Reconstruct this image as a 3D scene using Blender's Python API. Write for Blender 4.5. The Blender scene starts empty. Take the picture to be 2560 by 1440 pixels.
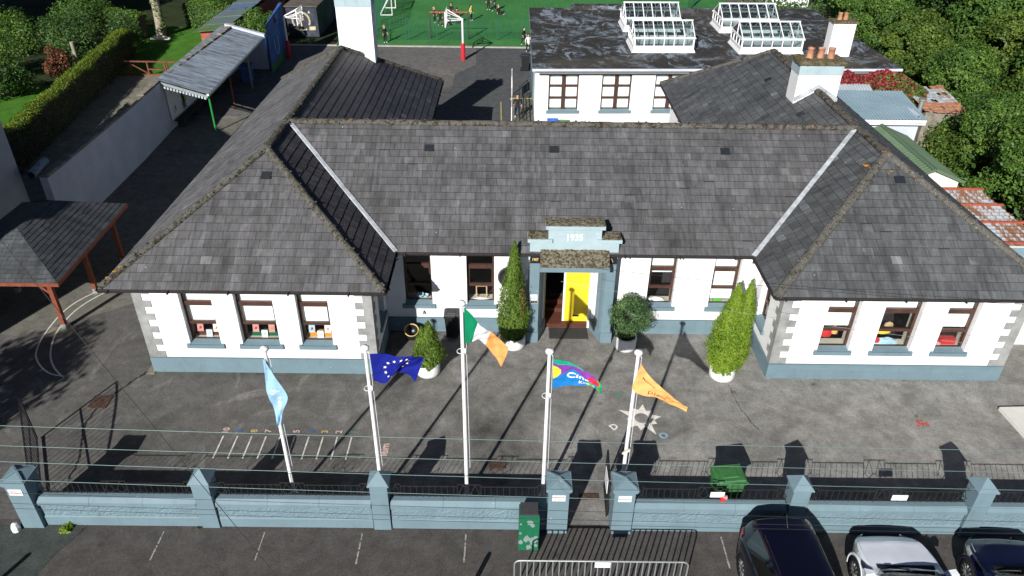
import bpy, math, random
import numpy as np
from mathutils import Vector, Matrix
random.seed(7)
scene = bpy.context.scene
COL = scene.collection
# ---------------------------------------------------------------- camera
cam_data = bpy.data.cameras.new("camera")
cam = bpy.data.objects.new("camera", cam_data)
COL.objects.link(cam)
R_ = Vector((0.99993027, 0.00372878, 0.01120514)); U_ = Vector((-0.01145896, 0.5357545, 0.84429604)); F_ = Vector((0.00285501, 0.84436557, -0.53575987))
cam.matrix_world = Matrix(((R_.x, U_.x, -F_.x, 0), (R_.y, U_.y, -F_.y, 0), (R_.z, U_.z, -F_.z, 15.711), (0, 0, 0, 1)))
cam_data.sensor_width = 36.0
cam_data.lens = 36.0 * 1865.54 / 2560.0
cam_data.clip_end = 900.0
scene.camera = cam
# ---------------------------------------------------------------- sky, sun, exposure
SUNV = Vector((-0.404, -1.0, 0.588)).normalized()      # towards the sun
world = bpy.data.worlds.new("World"); scene.world = world; world.use_nodes = True
wn = world.node_tree.nodes; wl = world.node_tree.links
bg = wn["Background"]; bg.inputs[1].default_value = 0.05
sky = wn.new("ShaderNodeTexSky"); sky.sky_type = 'NISHITA'; sky.sun_disc = False; sky.air_density = 0.42; sky.dust_density = 0.3; sky.ozone_density = 2.0
sky.sun_elevation = math.asin(SUNV.z); sky.sun_rotation = math.atan2(SUNV.x, SUNV.y)
wl.new(sky.outputs[0], bg.inputs[0])
sun_d = bpy.data.lights.new("sun", 'SUN'); sun_d.energy = 5.0; sun_d.angle = math.radians(0.5); sun_d.color = (1.0, 0.965, 0.92)
sun = bpy.data.objects.new("sun", sun_d); COL.objects.link(sun)
sun.rotation_euler = SUNV.to_track_quat('Z', 'Y').to_euler(); sun.location = (-20, -40, 40)
scene.view_settings.view_transform = 'Standard'; scene.view_settings.look = 'None'
scene.view_settings.gamma = 1.0; scene.view_settings.exposure = 0.38
scene.render.engine = 'CYCLES'

# ---------------------------------------------------------------- node helpers
class NT:
    def __init__(s, name):
        s.m = bpy.data.materials.new(name); s.m.use_nodes = True
        s.t = s.m.node_tree; s.n = s.t.nodes; s.l = s.t.links
        s.b = s.n["Principled BSDF"]; s.out = s.n["Material Output"]
        s.tc = None
    def node(s, typ, **kw):
        n = s.n.new(typ)
        for k, v in kw.items():
            if k.startswith('i_'):
                key = k[2:]; key = int(key) if key.isdigit() else key
                n.inputs[key].default_value = v
            else: setattr(n, k, v)
        return n
    def link(s, a, b): s.l.new(a, b)
    def coord(s, kind='Object'):
        if not s.tc: s.tc = s.node('ShaderNodeTexCoord')
        return s.tc.outputs[kind]
    def mapping(s, src, scale=(1, 1, 1), rot=(0, 0, 0), loc=(0, 0, 0)):
        m = s.node('ShaderNodeMapping'); m.inputs['Scale'].default_value = scale; m.inputs['Rotation'].default_value = rot; m.inputs['Location'].default_value = loc
        s.link(src, m.inputs[0]); return m.outputs[0]
    def noise(s, scale, detail=4, rough=0.55, src=None, dist=0.0):
        n = s.node('ShaderNodeTexNoise'); n.inputs['Scale'].default_value = scale; n.inputs['Detail'].default_value = detail
        n.inputs['Roughness'].default_value = rough; n.inputs['Distortion'].default_value = dist
        s.link(src if src is not None else s.coord(), n.inputs['Vector']); return n.outputs['Fac']
    def ramp(s, fac, stops, interp='LINEAR'):
        r = s.node('ShaderNodeValToRGB'); r.color_ramp.interpolation = interp
        e = r.color_ramp.elements
        while len(e) < len(stops): e.new(0.5)
        for i, (p, c) in enumerate(stops):
            e[i].position = p; c = c if isinstance(c, (tuple, list)) else (c, c, c); e[i].color = (c[0], c[1], c[2], 1)
        s.link(fac, r.inputs[0]); return r.outputs[0]
    def mix(s, fac, a, b, blend='MIX'):
        m = s.node('ShaderNodeMix', data_type='RGBA', blend_type=blend)
        for v, i in ((fac, 0), (a, 6), (b, 7)):
            if isinstance(v, (int, float)): m.inputs[i].default_value = v
            elif isinstance(v, (tuple, list)): m.inputs[i].default_value = (v[0], v[1], v[2], 1)
            else: s.link(v, m.inputs[i])
        return m.outputs[2]
    def math(s, op, a, b=0.0, clamp=False):
        m = s.node('ShaderNodeMath', operation=op, use_clamp=clamp)
        for i, v in enumerate((a, b)):
            if isinstance(v, (int, float)): m.inputs[i].default_value = v
            else: s.link(v, m.inputs[i])
        return m.outputs[0]
    def color(s, c):
        if isinstance(c, (tuple, list)): s.b.inputs['Base Color'].default_value = (c[0], c[1], c[2], 1)
        else: s.link(c, s.b.inputs['Base Color'])
        return s
    def bump(s, h, strength=0.4, dist=0.02):
        b = s.node('ShaderNodeBump'); b.inputs['Strength'].default_value = strength; b.inputs['Distance'].default_value = dist
        s.link(h, b.inputs['Height']); s.link(b.outputs[0], s.b.inputs['Normal']); return s
    def set(s, rough=0.8, metal=0.0, spec=0.3):
        s.b.inputs['Roughness'].default_value = rough; s.b.inputs['Metallic'].default_value = metal
        s.b.inputs['Specular IOR Level'].default_value = spec; return s
def attr(s, name):
    a = s.node('ShaderNodeAttribute'); a.attribute_name = name; return a.outputs['Fac']

def simple(name, c, rough=0.7, metal=0.0, spec=0.3, var=0.12, scale=6.0, bump=0.0, bscale=40.0, dirt=None):
    s = NT(name).set(rough, metal, spec)
    n = s.noise(scale, 5, 0.6)
    lo = tuple(x * (1 - var) for x in c); hi = tuple(min(1, x * (1 + var)) for x in c)
    col = s.ramp(n, [(0.3, lo), (0.7, hi)])
    if dirt:
        n2 = s.noise(scale * 0.35, 6, 0.65); f = s.ramp(n2, [(0.55, 0.0), (0.72, 1.0)])
        col = s.mix(s.math('MULTIPLY', f, dirt[1]), col, dirt[0])
    s.color(col)
    if bump: s.bump(s.noise(bscale, 3, 0.6), bump, 0.02)
    return s.m

def asphalt(name, base, light, dark, green=None, speck=1.0, big=0.35, wear=None):
    s = NT(name).set(0.93, 0, 0.2)
    big_n = s.noise(big, 7, 0.62, dist=0.6); mid = s.noise(2.3, 6, 0.7); fine = s.noise(34, 3, 0.8)
    grit = s.noise(11, 4, 0.75)
    c = s.ramp(big_n, [(0.30, dark), (0.46, base), (0.60, base), (0.75, light)])
    if wear:      # paler, more worn surface away from the gateway
        sp = s.node('ShaderNodeSeparateXYZ'); s.link(s.coord(), sp.inputs[0])
        wf = s.math('ADD', s.math('MULTIPLY', s.math('SUBTRACT', sp.outputs[0], wear[0]), 1.0 / (wear[1] - wear[0])), s.math('MULTIPLY', s.math('SUBTRACT', big_n, 0.5), 2.4), True)
        c = s.mix(s.math('MULTIPLY', wf, 0.8), c, s.ramp(s.noise(0.5, 8, 0.7, dist=1.2), [(0.35, tuple(x * 0.62 for x in light)), (0.62, tuple(x * 1.08 for x in light))]))
    c2 = s.ramp(mid, [(0.32, 0.74), (0.5, 1.0), (0.68, 1.26)])
    c = s.mix(1.0, c, c2, 'MULTIPLY')
    c3 = s.ramp(fine, [(0.28, 1 - 0.5 * speck), (0.5, 1.0), (0.74, 1 + 0.65 * speck)])
    c = s.mix(1.0, c, c3, 'MULTIPLY')
    c = s.mix(1.0, c, s.ramp(grit, [(0.3, 0.82), (0.7, 1.18)]), 'MULTIPLY')
    # pale wash-out streaks and dark spots
    st = s.noise(0.9, 8, 0.7, src=s.mapping(s.coord(), (1.0, 0.45, 1), (0, 0, 0.5)), dist=1.5)
    c = s.mix(s.math('MULTIPLY', s.ramp(st, [(0.56, 0.0), (0.74, 1.0)]), 0.55), c, light)
    vor = s.node('ShaderNodeTexVoronoi'); vor.inputs['Scale'].default_value = 0.9; s.link(s.coord(), vor.inputs[0])
    spots = s.math('MULTIPLY', s.ramp(vor.outputs[0], [(0.03, 1.0), (0.12, 0.0)]), s.ramp(s.noise(5, 4), [(0.4, 0), (0.6, 1)]))
    c = s.mix(s.math('MULTIPLY', spots, 0.6), c, tuple(x * 0.45 for x in dark))
    if green:
        g = s.noise(0.55, 7, 0.7, src=s.mapping(s.coord(), loc=(13, 5, 0)))
        c = s.mix(s.math('MULTIPLY', s.ramp(g, [(0.54, 0.0), (0.70, 1.0)]), green[1]), c, green[0])
    s.color(c); s.bump(fine, 0.5, 0.01)
    return s.m

M = {}
M['yard'] = asphalt('yard_asphalt', (0.112, 0.108, 0.102), (0.31, 0.303, 0.285), (0.072, 0.070, 0.067), ((0.075, 0.085, 0.045), 0.35), wear=(-6.0, 5.0))
M['park'] = asphalt('parking_asphalt', (0.078, 0.072, 0.068), (0.120, 0.111, 0.103), (0.058, 0.054, 0.051), ((0.06, 0.065, 0.04), 0.15), 1.1, 0.22)
M['patch'] = asphalt('green_tarmac', (0.052, 0.064, 0.058), (0.075, 0.09, 0.08), (0.04, 0.048, 0.045), None, 1.0, 0.5)
M['back'] = asphalt('back_asphalt', (0.135, 0.130, 0.124), (0.20, 0.19, 0.175), (0.105, 0.102, 0.099), None, 0.35, 0.25)
M['back2'] = asphalt('back_asphalt_new', (0.085, 0.088, 0.092), (0.105, 0.108, 0.11), (0.07, 0.073, 0.077), None, 0.35, 0.3)
M['lane'] = asphalt('lane_asphalt', (0.155, 0.152, 0.13), (0.22, 0.215, 0.185), (0.10, 0.10, 0.085), ((0.11, 0.13, 0.06), 0.5), 0.6, 0.4)
M['concrete_old'] = asphalt('old_concrete', (0.20, 0.19, 0.145), (0.31, 0.29, 0.22), (0.10, 0.10, 0.085), ((0.09, 0.10, 0.05), 0.5), 0.6, 0.5)
M['concrete'] = simple('concrete', (0.42, 0.41, 0.36), 0.9, var=0.2, scale=3, bump=0.2)
M['pale_slab'] = simple('pale_slab', (0.66, 0.65, 0.60), 0.85, var=0.06, scale=3)

def grass_mat(name, a, b, c, sc=1.0):
    s = NT(name).set(0.95, 0, 0.15)
    n = s.noise(1.1 * sc, 6, 0.65); f = s.noise(16 * sc, 4, 0.75)
    col = s.ramp(n, [(0.3, a), (0.5, b), (0.72, c)])
    col = s.mix(1.0, col, s.ramp(f, [(0.3, 0.6), (0.7, 1.35)]), 'MULTIPLY')
    s.color(col); s.bump(f, 0.8, 0.06); return s.m
M['lawn'] = grass_mat('lawn_grass', (0.045, 0.14, 0.015), (0.065, 0.19, 0.02), (0.095, 0.24, 0.026))
M['soil'] = grass_mat('rough_ground', (0.015, 0.022, 0.010), (0.03, 0.045, 0.015), (0.05, 0.05, 0.03))
s = NT('sports_turf').set(0.9, 0, 0.2)
n = s.noise(0.25, 5, 0.6); st = s.noise(3.0, 3, 0.6, src=s.mapping(s.coord(), (1.4, 0.12, 1)))
c = s.ramp(n, [(0.35, (0.040, 0.165, 0.044)), (0.65, (0.056, 0.215, 0.056))])
c = s.mix(1.0, c, s.ramp(st, [(0.3, 0.88), (0.7, 1.1)]), 'MULTIPLY'); s.color(c); s.bump(s.noise(40, 3, 0.8), 0.5, 0.02); M['turf'] = s.m

# slate: every slate carries its own tone; streaks and lichen run down the slope (UV v)
def slate_mat(name, base, hi, moss, moss_amt, wash=0.5):
    s = NT(name).set(0.62, 0, 0.45)
    uv = s.coord('UV'); tone = attr(s, 'tone')
    streak = s.noise(1.0, 6, 0.7, src=s.mapping(uv, (9.0, 1.6, 1)))
    blot = s.noise(0.7, 6, 0.65, src=s.mapping(uv, (1.0, 1.0, 1), loc=(3, 9, 0)))
    c = s.ramp(tone, [(0.0, tuple(x * 0.62 for x in base)), (0.45, base), (0.8, tuple(x * 1.25 for x in base)), (1.0, hi)])
    c = s.mix(1.0, c, s.ramp(streak, [(0.25, 0.58), (0.5, 1.0), (0.75, 1.5)]), 'MULTIPLY')
    c = s.mix(1.0, c, s.ramp(blot, [(0.3, 0.72), (0.7, 1.22)]), 'MULTIPLY')
    run = s.noise(1.0, 5, 0.6, src=s.mapping(uv, (2.6, 0.28, 1), loc=(1, 4, 0))); c = s.mix(1.0, c, s.ramp(run, [(0.32, 0.70), (0.5, 1.0), (0.70, 1.25)]), 'MULTIPLY')
    pale = s.math('MULTIPLY', s.ramp(s.noise(2.6, 5, 0.6, src=s.mapping(uv, (1.0, 1.0, 1), loc=(7, 2, 0))), [(0.54, 0.0), (0.68, 1.0)]), s.ramp(tone, [(0.35, 0.1), (0.8, 1.0)]))
    c = s.mix(s.math('MULTIPLY', pale, wash), c, hi)
    li = s.noise(9 if moss_amt > 0.8 else 26, 5, 0.8, src=uv); lf = s.math('MULTIPLY', s.ramp(li, [(0.60, 0.0), (0.66, 1.0)]), s.ramp(s.noise(1.4, 5, 0.7, src=uv), [(0.42, 0.0), (0.62, 1.0)]))
    c = s.mix(s.math('MULTIPLY', lf, moss_amt), c, moss)
    dv = s.node('ShaderNodeTexVoronoi'); dv.inputs['Scale'].default_value = 1.5; s.link(uv, dv.inputs[0]); c = s.mix(s.ramp(dv.outputs[0], [(0.022, 1.0), (0.032, 0.0)]), c, (0.60, 0.60, 0.56))
    s.color(c); s.bump(s.noise(30, 3, 0.7, src=uv), 0.25, 0.01); return s.m
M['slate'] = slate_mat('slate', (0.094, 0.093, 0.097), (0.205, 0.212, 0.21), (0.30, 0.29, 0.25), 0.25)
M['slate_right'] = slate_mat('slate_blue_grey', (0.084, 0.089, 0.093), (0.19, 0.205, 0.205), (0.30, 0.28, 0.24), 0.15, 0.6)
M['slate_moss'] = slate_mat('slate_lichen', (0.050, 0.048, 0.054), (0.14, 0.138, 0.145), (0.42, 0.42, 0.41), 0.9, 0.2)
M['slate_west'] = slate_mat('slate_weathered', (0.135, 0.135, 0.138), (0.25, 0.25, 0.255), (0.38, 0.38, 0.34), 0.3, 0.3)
M['under'] = simple('roof_underlay', (0.03, 0.03, 0.03), 0.9)
M['vent'] = simple('slate_vent', (0.020, 0.025, 0.030), 0.5)
def mossy(name, base, moss, orange, mf=0.5, of=0.62, sc=5.0, white=0.0):
    s = NT(name).set(0.95, 0, 0.1)
    n = s.noise(sc * 3, 5, 0.7)
    c = s.ramp(n, [(0.3, tuple(x * 0.6 for x in base)), (0.7, tuple(x * 1.35 for x in base))])
    m = s.noise(sc, 6, 0.7)
    c = s.mix(s.ramp(m, [(mf, 0.0), (mf + 0.08, 1.0)]), c, s.ramp(s.noise(sc * 6, 3), [(0.35, tuple(x * 0.5 for x in moss)), (0.65, moss)]))
    o = s.noise(sc * 0.42, 4, 0.6, src=s.mapping(s.coord(), loc=(4, 7, 1)))
    c = s.mix(s.ramp(o, [(of, 0.0), (of + 0.03, 1.0)]), c, orange)
    if white:
        w = s.noise(sc * 5, 3, 0.6, src=s.mapping(s.coord(), loc=(9, 1, 3))); c = s.mix(s.ramp(w, [(0.64, 0.0), (0.69, white)]), c, (0.62, 0.6, 0.54))
    s.color(c); s.bump(s.noise(sc * 7, 4, 0.7), 0.9, 0.04); return s.m
M['ridge'] = mossy('ridge_tile', (0.13, 0.125, 0.112), (0.075, 0.068, 0.045), (0.40, 0.19, 0.04), 0.54, 0.72, 5.0, 0.7)
M['ridge_moss'] = mossy('ridge_moss', (0.125, 0.12, 0.105), (0.055, 0.052, 0.026), (0.30, 0.16, 0.03), 0.50, 0.76, 6.0, 0.6)
M['ridge_lichen'] = mossy('ridge_lichen', (0.12, 0.112, 0.10), (0.06, 0.052, 0.03), (0.42, 0.19, 0.04), 0.5, 0.66, 4.5, 0.4)
M['capmoss'] = mossy('moss_cap', (0.17, 0.155, 0.12), (0.13, 0.105, 0.025), (0.5, 0.32, 0.06), 0.46, 0.70, 9.0, 0.9)
M['canopy'] = mossy('canopy_moss', (0.22, 0.20, 0.15), (0.10, 0.08, 0.045), (0.35, 0.30, 0.18), 0.47, 0.66, 9.0, 1.0)
M['lead'] = simple('lead_flashing', (0.40, 0.43, 0.46), 0.6, var=0.35, scale=3, dirt=((0.2, 0.2, 0.2), 0.6))
s = NT('white_render').set(0.9, 0, 0.2)
n = s.noise(1.3, 6, 0.6); c = s.ramp(n, [(0.3, (0.78, 0.78, 0.77)), (0.7, (0.86, 0.86, 0.85))])
sn = s.noise(1.8, 6, 0.7, src=s.mapping(s.coord(), (3.0, 3.0, 0.35))); c = s.mix(s.math('MULTIPLY', s.ramp(sn, [(0.55, 0.0), (0.80, 1.0)]), 0.15), c, (0.50, 0.50, 0.48)); s.color(c); s.bump(s.noise(28, 4, 0.7), 0.5, 0.02); M['render'] = s.m
s = NT('aged_render_shade_blue').set(0.9, 0, 0.2)
n = s.noise(0.9, 7, 0.65); c = s.ramp(n, [(0.3, (0.46, 0.50, 0.58)), (0.7, (0.58, 0.62, 0.70))])  # white render tinted blue-grey: the side wall's skylit shade is in the colour
dk = s.noise(2.2, 7, 0.7, src=s.mapping(s.coord(), (1, 1, 0.3))); c = s.mix(s.ramp(dk, [(0.62, 0.0), (0.75, 0.6)]), c, (0.25, 0.26, 0.26)); s.color(c); s.bump(s.noise(20, 4, 0.7), 0.4, 0.02); M['render_old_shade_blue'] = s.m
def paint(name, col, rough_b=0.0, sc=30):
    s = NT(name).set(0.65, 0, 0.35)
    n = s.noise(1.6, 6, 0.65); c = s.ramp(n, [(0.3, tuple(x * 0.90 for x in col)), (0.7, tuple(x * 1.08 for x in col))])
    d = s.noise(5, 6, 0.7); c = s.mix(s.math('MULTIPLY', s.ramp(d, [(0.60, 0.0), (0.78, 1.0)]), 0.4), c, tuple(x * 1.35 for x in col))
    gr = s.noise(2.4, 7, 0.75, src=s.mapping(s.coord(), (1.6, 1.6, 0.4), loc=(3, 1, 0))); c = s.mix(s.math('MULTIPLY', s.ramp(gr, [(0.56, 0.0), (0.74, 1.0)]), 0.45), c, (0.09, 0.11, 0.10))
    ch = s.noise(9, 2, 0.5, src=s.mapping(s.coord(), loc=(8, 2, 5))); c = s.mix(s.ramp(ch, [(0.755, 0.0), (0.77, 0.8)]), c, (0.6, 0.62, 0.62))
    s.color(c)
    s.bump(s.noise(sc, 4, 0.7), rough_b if rough_b else 0.1, 0.03); return s.m
BG = (0.150, 0.225, 0.262)
M['blue'] = paint('blue_grey_paint', BG)
M['blue_rough'] = paint('blue_grey_roughcast', (0.158, 0.238, 0.275), 1.0, 16)
M['porchblue'] = paint('pale_blue_paint', (0.36, 0.47, 0.50))
M['quoin'] = simple('quoin_grey', (0.27, 0.275, 0.27), 0.9, var=0.28, scale=2.2, bump=0.3, bscale=14)
M['brown'] = simple('brown_frame', (0.068, 0.032, 0.024), 0.45, spec=0.5, var=0.25, scale=3)
M['fascia'] = simple('brown_fascia', (0.035, 0.022, 0.018), 0.5)
M['gutter'] = mossy('gutter', (0.045, 0.042, 0.045), (0.06, 0.06, 0.03), (0.1, 0.1, 0.1), 0.66, 0.8, 8.0)
M['blind'] = simple('roller_blind', (0.84, 0.90, 0.88), 0.9, var=0.03)
M['inner'] = simple('inner_reveal', (0.58, 0.56, 0.46), 0.8, var=0.05)
M['dark'] = simple('dark_interior', (0.035, 0.033, 0.035), 0.9)
M['yellow'] = simple('yellow_door', (0.84, 0.62, 0.03), 0.45, spec=0.5, var=0.04)
M['white'] = simple('white_gloss', (0.82, 0.82, 0.82), 0.4, spec=0.5, var=0.03)
M['whitep'] = simple('white_upvc', (0.80, 0.81, 0.82), 0.4, spec=0.5, var=0.03)
M['black'] = simple('black_metal', (0.012, 0.012, 0.014), 0.5, spec=0.5); M['rail'] = simple('weathered_black_rail', (0.030, 0.027, 0.026), 0.5, spec=0.5)
M['blackpl'] = simple('black_plastic', (0.016, 0.016, 0.018), 0.35, spec=0.5)
M['darkgrey'] = simple('dark_grey', (0.05, 0.05, 0.055), 0.7)
M['greenbin'] = simple('green_bin_plastic', (0.042, 0.155, 0.045), 0.45, spec=0.5, var=0.15)
M['bluebin'] = simple('blue_bin_plastic', (0.02, 0.14, 0.55), 0.45, spec=0.5)
M['palegreen'] = simple('pale_green_plastic', (0.12, 0.26, 0.12), 0.6)
M['galv'] = simple('galvanised_steel', (0.42, 0.45, 0.45), 0.45, 0.6, 0.5, 0.2, 9)
M['red'] = simple('red_pad', (0.50, 0.025, 0.04), 0.5, var=0.2, bump=0.4, bscale=12)
M['redpaint'] = simple('red_paint', (0.34, 0.09, 0.055), 0.6, var=0.3)
M['redtimber'] = simple('red_stained_timber', (0.20, 0.058, 0.032), 0.65, var=0.25, scale=4)
M['fence_red'] = simple('red_brown_fence', (0.17, 0.055, 0.038), 0.8, var=0.35, scale=5)
M['greenpost'] = simple('green_post', (0.02, 0.26, 0.05), 0.4, spec=0.5)
M['olive'] = simple('yellow_post', (0.30, 0.28, 0.08), 0.5)
M['mesh'] = simple('fence_green', (0.015, 0.11, 0.07), 0.5)
M['pot'] = simple('pot_white', (0.80, 0.80, 0.79), 0.6, var=0.06, scale=3, dirt=((0.45, 0.43, 0.38), 0.35))
M['earth'] = simple('potting_soil', (0.03, 0.022, 0.015), 0.95, bump=0.6)
M['terracotta'] = simple('terracotta', (0.42, 0.20, 0.12), 0.85, var=0.3, scale=6, dirt=((0.6, 0.45, 0.3), 0.6))
M['mat'] = simple('door_mat', (0.045, 0.045, 0.045), 0.9, bump=0.5, bscale=60)
M['wood'] = simple('pale_wood', (0.55, 0.38, 0.22), 0.6)
M['step'] = simple('brown_step', (0.10, 0.035, 0.022), 0.6)
M['roadwhite'] = simple('road_white', (0.55, 0.54, 0.50), 0.85, var=0.35, scale=9)
M['bayline'] = simple('worn_bay_line', (0.30, 0.29, 0.27), 0.9, var=0.6, scale=14); M['linewhite'] = simple('line_white', (0.62, 0.61, 0.57), 0.85, var=0.2, scale=9)
M['mk_pink'] = simple('paint_pink', (0.60, 0.44, 0.40), 0.85, var=0.2, scale=9)
M['mk_blue'] = simple('paint_blue', (0.05, 0.13, 0.30), 0.85, var=0.25, scale=9)
M['mk_yellow'] = simple('paint_yellow', (0.50, 0.38, 0.14), 0.85, var=0.25, scale=9)
M['mk_teal'] = simple('paint_teal', (0.03, 0.30, 0.22), 0.85, var=0.25, scale=9)
M['mk_lblue'] = simple('paint_light_blue', (0.25, 0.42, 0.52), 0.85, var=0.25, scale=9)
M['mk_cream'] = simple('paint_cream', (0.78, 0.73, 0.66), 0.85, var=0.2, scale=9)
M['mk_red'] = simple('paint_red', (0.42, 0.09, 0.07), 0.85, var=0.3, scale=9)
M['mk_ochre'] = simple('paint_ochre', (0.42, 0.35, 0.13), 0.85, var=0.3, scale=9)
M['rust'] = simple('rusty_iron', (0.085, 0.052, 0.038), 0.9, var=0.45, scale=9, bump=0.6, bscale=30)
M['crack'] = simple('tar_crack', (0.022, 0.021, 0.020), 0.9)
M['bark'] = simple('bark', (0.20, 0.17, 0.12), 0.95, var=0.4, scale=3, bump=0.8, bscale=12)
M['barkpale'] = simple('pale_bark', (0.30, 0.265, 0.20), 0.95, var=0.35, scale=2.5, bump=0.8, bscale=10)
M['wire'] = simple('wire_pale', (0.20, 0.30, 0.29), 0.5, 0.3)
M['wireblack'] = simple('wire_black', (0.03, 0.03, 0.03), 0.6)
M['orange'] = simple('orange_cord', (0.6, 0.12, 0.02), 0.6)
M['skin'] = simple('skin', (0.55, 0.32, 0.23), 0.6, var=0.06)
M['cloth_black'] = simple('black_tracksuit', (0.018, 0.019, 0.022), 0.85)
M['cloth_navy'] = simple('navy_tracksuit', (0.02, 0.025, 0.05), 0.85)
M['cloth_yellow'] = simple('yellow_top', (0.65, 0.60, 0.15), 0.85)
M['cloth_white'] = simple('white_top', (0.75, 0.75, 0.75), 0.85)
M['hair_brown'] = simple('brown_hair', (0.045, 0.022, 0.012), 0.7)
M['hair_fair'] = simple('fair_hair', (0.42, 0.28, 0.13), 0.7)
M['shoe'] = simple('pale_trainer', (0.6, 0.58, 0.6), 0.6)
M['tyre'] = simple('tyre_rubber', (0.012, 0.012, 0.012), 0.8)
M['alloy'] = simple('alloy_rim', (0.45, 0.46, 0.48), 0.3, 0.8, 0.5)
def carpaint(name, c):
    s = NT(name).set(0.28, 0.15, 0.5); s.b.inputs['Coat Weight'].default_value = 0.8; s.b.inputs['Coat Roughness'].default_value = 0.05
    s.color(s.ramp(s.noise(3, 3), [(0.3, tuple(x * 0.95 for x in c)), (0.7, tuple(x * 1.05 for x in c))])); return s.m
M['car_navy'] = carpaint('dark_navy_paint', (0.003, 0.003, 0.012)); M['car_silver'] = carpaint('silver_blue_paint', (0.84, 0.89, 0.96)); M['car_blue'] = carpaint('deep_blue_paint', (0.003, 0.004, 0.026))
M['lamp_red'] = simple('tail_lamp', (0.35, 0.01, 0.01), 0.15, spec=0.6); M['lamp_clear'] = simple('head_lamp', (0.55, 0.58, 0.55), 0.12, 0.3, 0.6)
def glass(name, tint, refl=0.12, gain=1.0, rough=0.03):
    s = NT(name); s.n.remove(s.b)
    tr = s.node('ShaderNodeBsdfTransparent'); tr.inputs[0].default_value = (*tint, 1)
    gl = s.node('ShaderNodeBsdfGlossy'); gl.inputs['Roughness'].default_value = rough
    fr = s.node('ShaderNodeFresnel'); fr.inputs[0].default_value = 1.45
    nz = s.noise(0.8, 2); f = s.math('ADD', fr.outputs[0], s.math('MULTIPLY', nz, refl * 0.4), True)
    f = s.math('MULTIPLY', f, gain)
    mx = s.node('ShaderNodeMixShader'); s.link(f, mx.inputs[0]); s.link(tr.outputs[0], mx.inputs[1]); s.link(gl.outputs[0], mx.inputs[2])
    s.link(mx.outputs[0], s.out.inputs[0]); return s.m
M['glass'] = glass('window_glass', (0.96, 0.985, 0.98)); M['carglass'] = glass('car_glass', (0.07, 0.09, 0.10), 0.0, 0.22, 0.08); M['roofglass'] = glass('lantern_glass', (0.62, 0.70, 0.70), 0.25)
def corrugated(name, a, b, dirt=None, df=0.6):
    s = NT(name).set(0.5, 0.25, 0.4); n = s.noise(0.9, 6, 0.7); c = s.ramp(n, [(0.3, a), (0.7, b)])
    if dirt:
        d = s.noise(1.0, 6, 0.75, src=s.mapping(s.coord(), (0.5, 6.0, 1.0))); c = s.mix(s.math('MULTIPLY', s.ramp(d, [(0.45, 0.0), (0.62, 1.0)]), df), c, dirt)
    s.color(c); return s.m
M['tin_grey'] = corrugated('corrugated_grey', (0.19, 0.23, 0.28), (0.27, 0.32, 0.38), (0.05, 0.06, 0.07), 0.85)
M['tin_blue'] = corrugated('corrugated_pale_blue', (0.24, 0.36, 0.42), (0.34, 0.46, 0.53))
M['tin_pale'] = corrugated('corrugated_pale_grey', (0.42, 0.50, 0.55), (0.55, 0.62, 0.66))
M['tin_green'] = corrugated('corrugated_green', (0.12, 0.19, 0.115), (0.16, 0.24, 0.15))
M['tin_mix'] = corrugated('weathered_sheet', (0.13, 0.20, 0.09), (0.16, 0.22, 0.30), (0.32, 0.36, 0.36), 0.5)
s = NT('rusty_sheet').set(0.75, 0.1, 0.3)
n = s.noise(0.9, 7, 0.7); rr = s.noise(1.2, 5, 0.7, src=s.mapping(s.coord(), (4, 0.5, 1)))
c = s.ramp(rr, [(0.38, (0.20, 0.09, 0.05)), (0.47, (0.26, 0.14, 0.085)), (0.54, (0.42, 0.46, 0.50))]); s.color(c); M['tin_rust'] = s.m
s = NT('felt_roof').set(0.85, 0, 0.3)
a = s.noise(0.35, 9, 0.78, dist=2.2); b = s.noise(2.0, 8, 0.75, dist=1.0); cc = s.noise(0.9, 8, 0.75, src=s.mapping(s.coord(), (1.1, 0.5, 1), (0, 0, 0.35)), dist=1.2)
c = s.ramp(b, [(0.3, (0.014, 0.014, 0.015)), (0.7, (0.050, 0.047, 0.042))])
c = s.mix(s.ramp(a, [(0.51, 0.0), (0.57, 0.9)]), c, s.ramp(b, [(0.35, (0.07, 0.085, 0.10)), (0.65, (0.24, 0.29, 0.34))]))
c = s.mix(s.ramp(cc, [(0.55, 0.0), (0.60, 0.85)]), c, (0.25, 0.30, 0.35))
br = s.noise(0.18, 5, 0.6); c = s.mix(s.ramp(br, [(0.52, 0.0), (0.66, 0.6)]), c, (0.10, 0.085, 0.065)); s.color(c); M['felt'] = s.m
M['brick_grey'] = simple('weathered_stone', (0.22, 0.20, 0.16), 0.95, var=0.4, scale=3, bump=0.7, bscale=8)
M['cream'] = simple('cream_wall', (0.72, 0.70, 0.60), 0.85, var=0.05)
M['mural_blue'] = simple('mural_blue', (0.04, 0.11, 0.33), 0.8, var=0.3, scale=1.5)
M['mural_green'] = simple('mural_green', (0.05, 0.16, 0.06), 0.8, var=0.4, scale=2)
M['container_side'] = simple('dark_container', (0.03, 0.035, 0.05), 0.7, var=0.6, scale=1.2, dirt=((0.12, 0.17, 0.22), 0.6))
M['container_roof'] = simple('container_roof', (0.11, 0.095, 0.08), 0.9, var=0.35, scale=1.4)
M['badge'] = simple('badge_cream', (0.60, 0.52, 0.33), 0.8, var=0.2)
M['house_grey'] = simple('house_grey_render', (0.40, 0.42, 0.44), 0.9, var=0.06, scale=1.2)
M['dark_timber'] = simple('shingle_edge', (0.05, 0.04, 0.035), 0.9)
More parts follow.
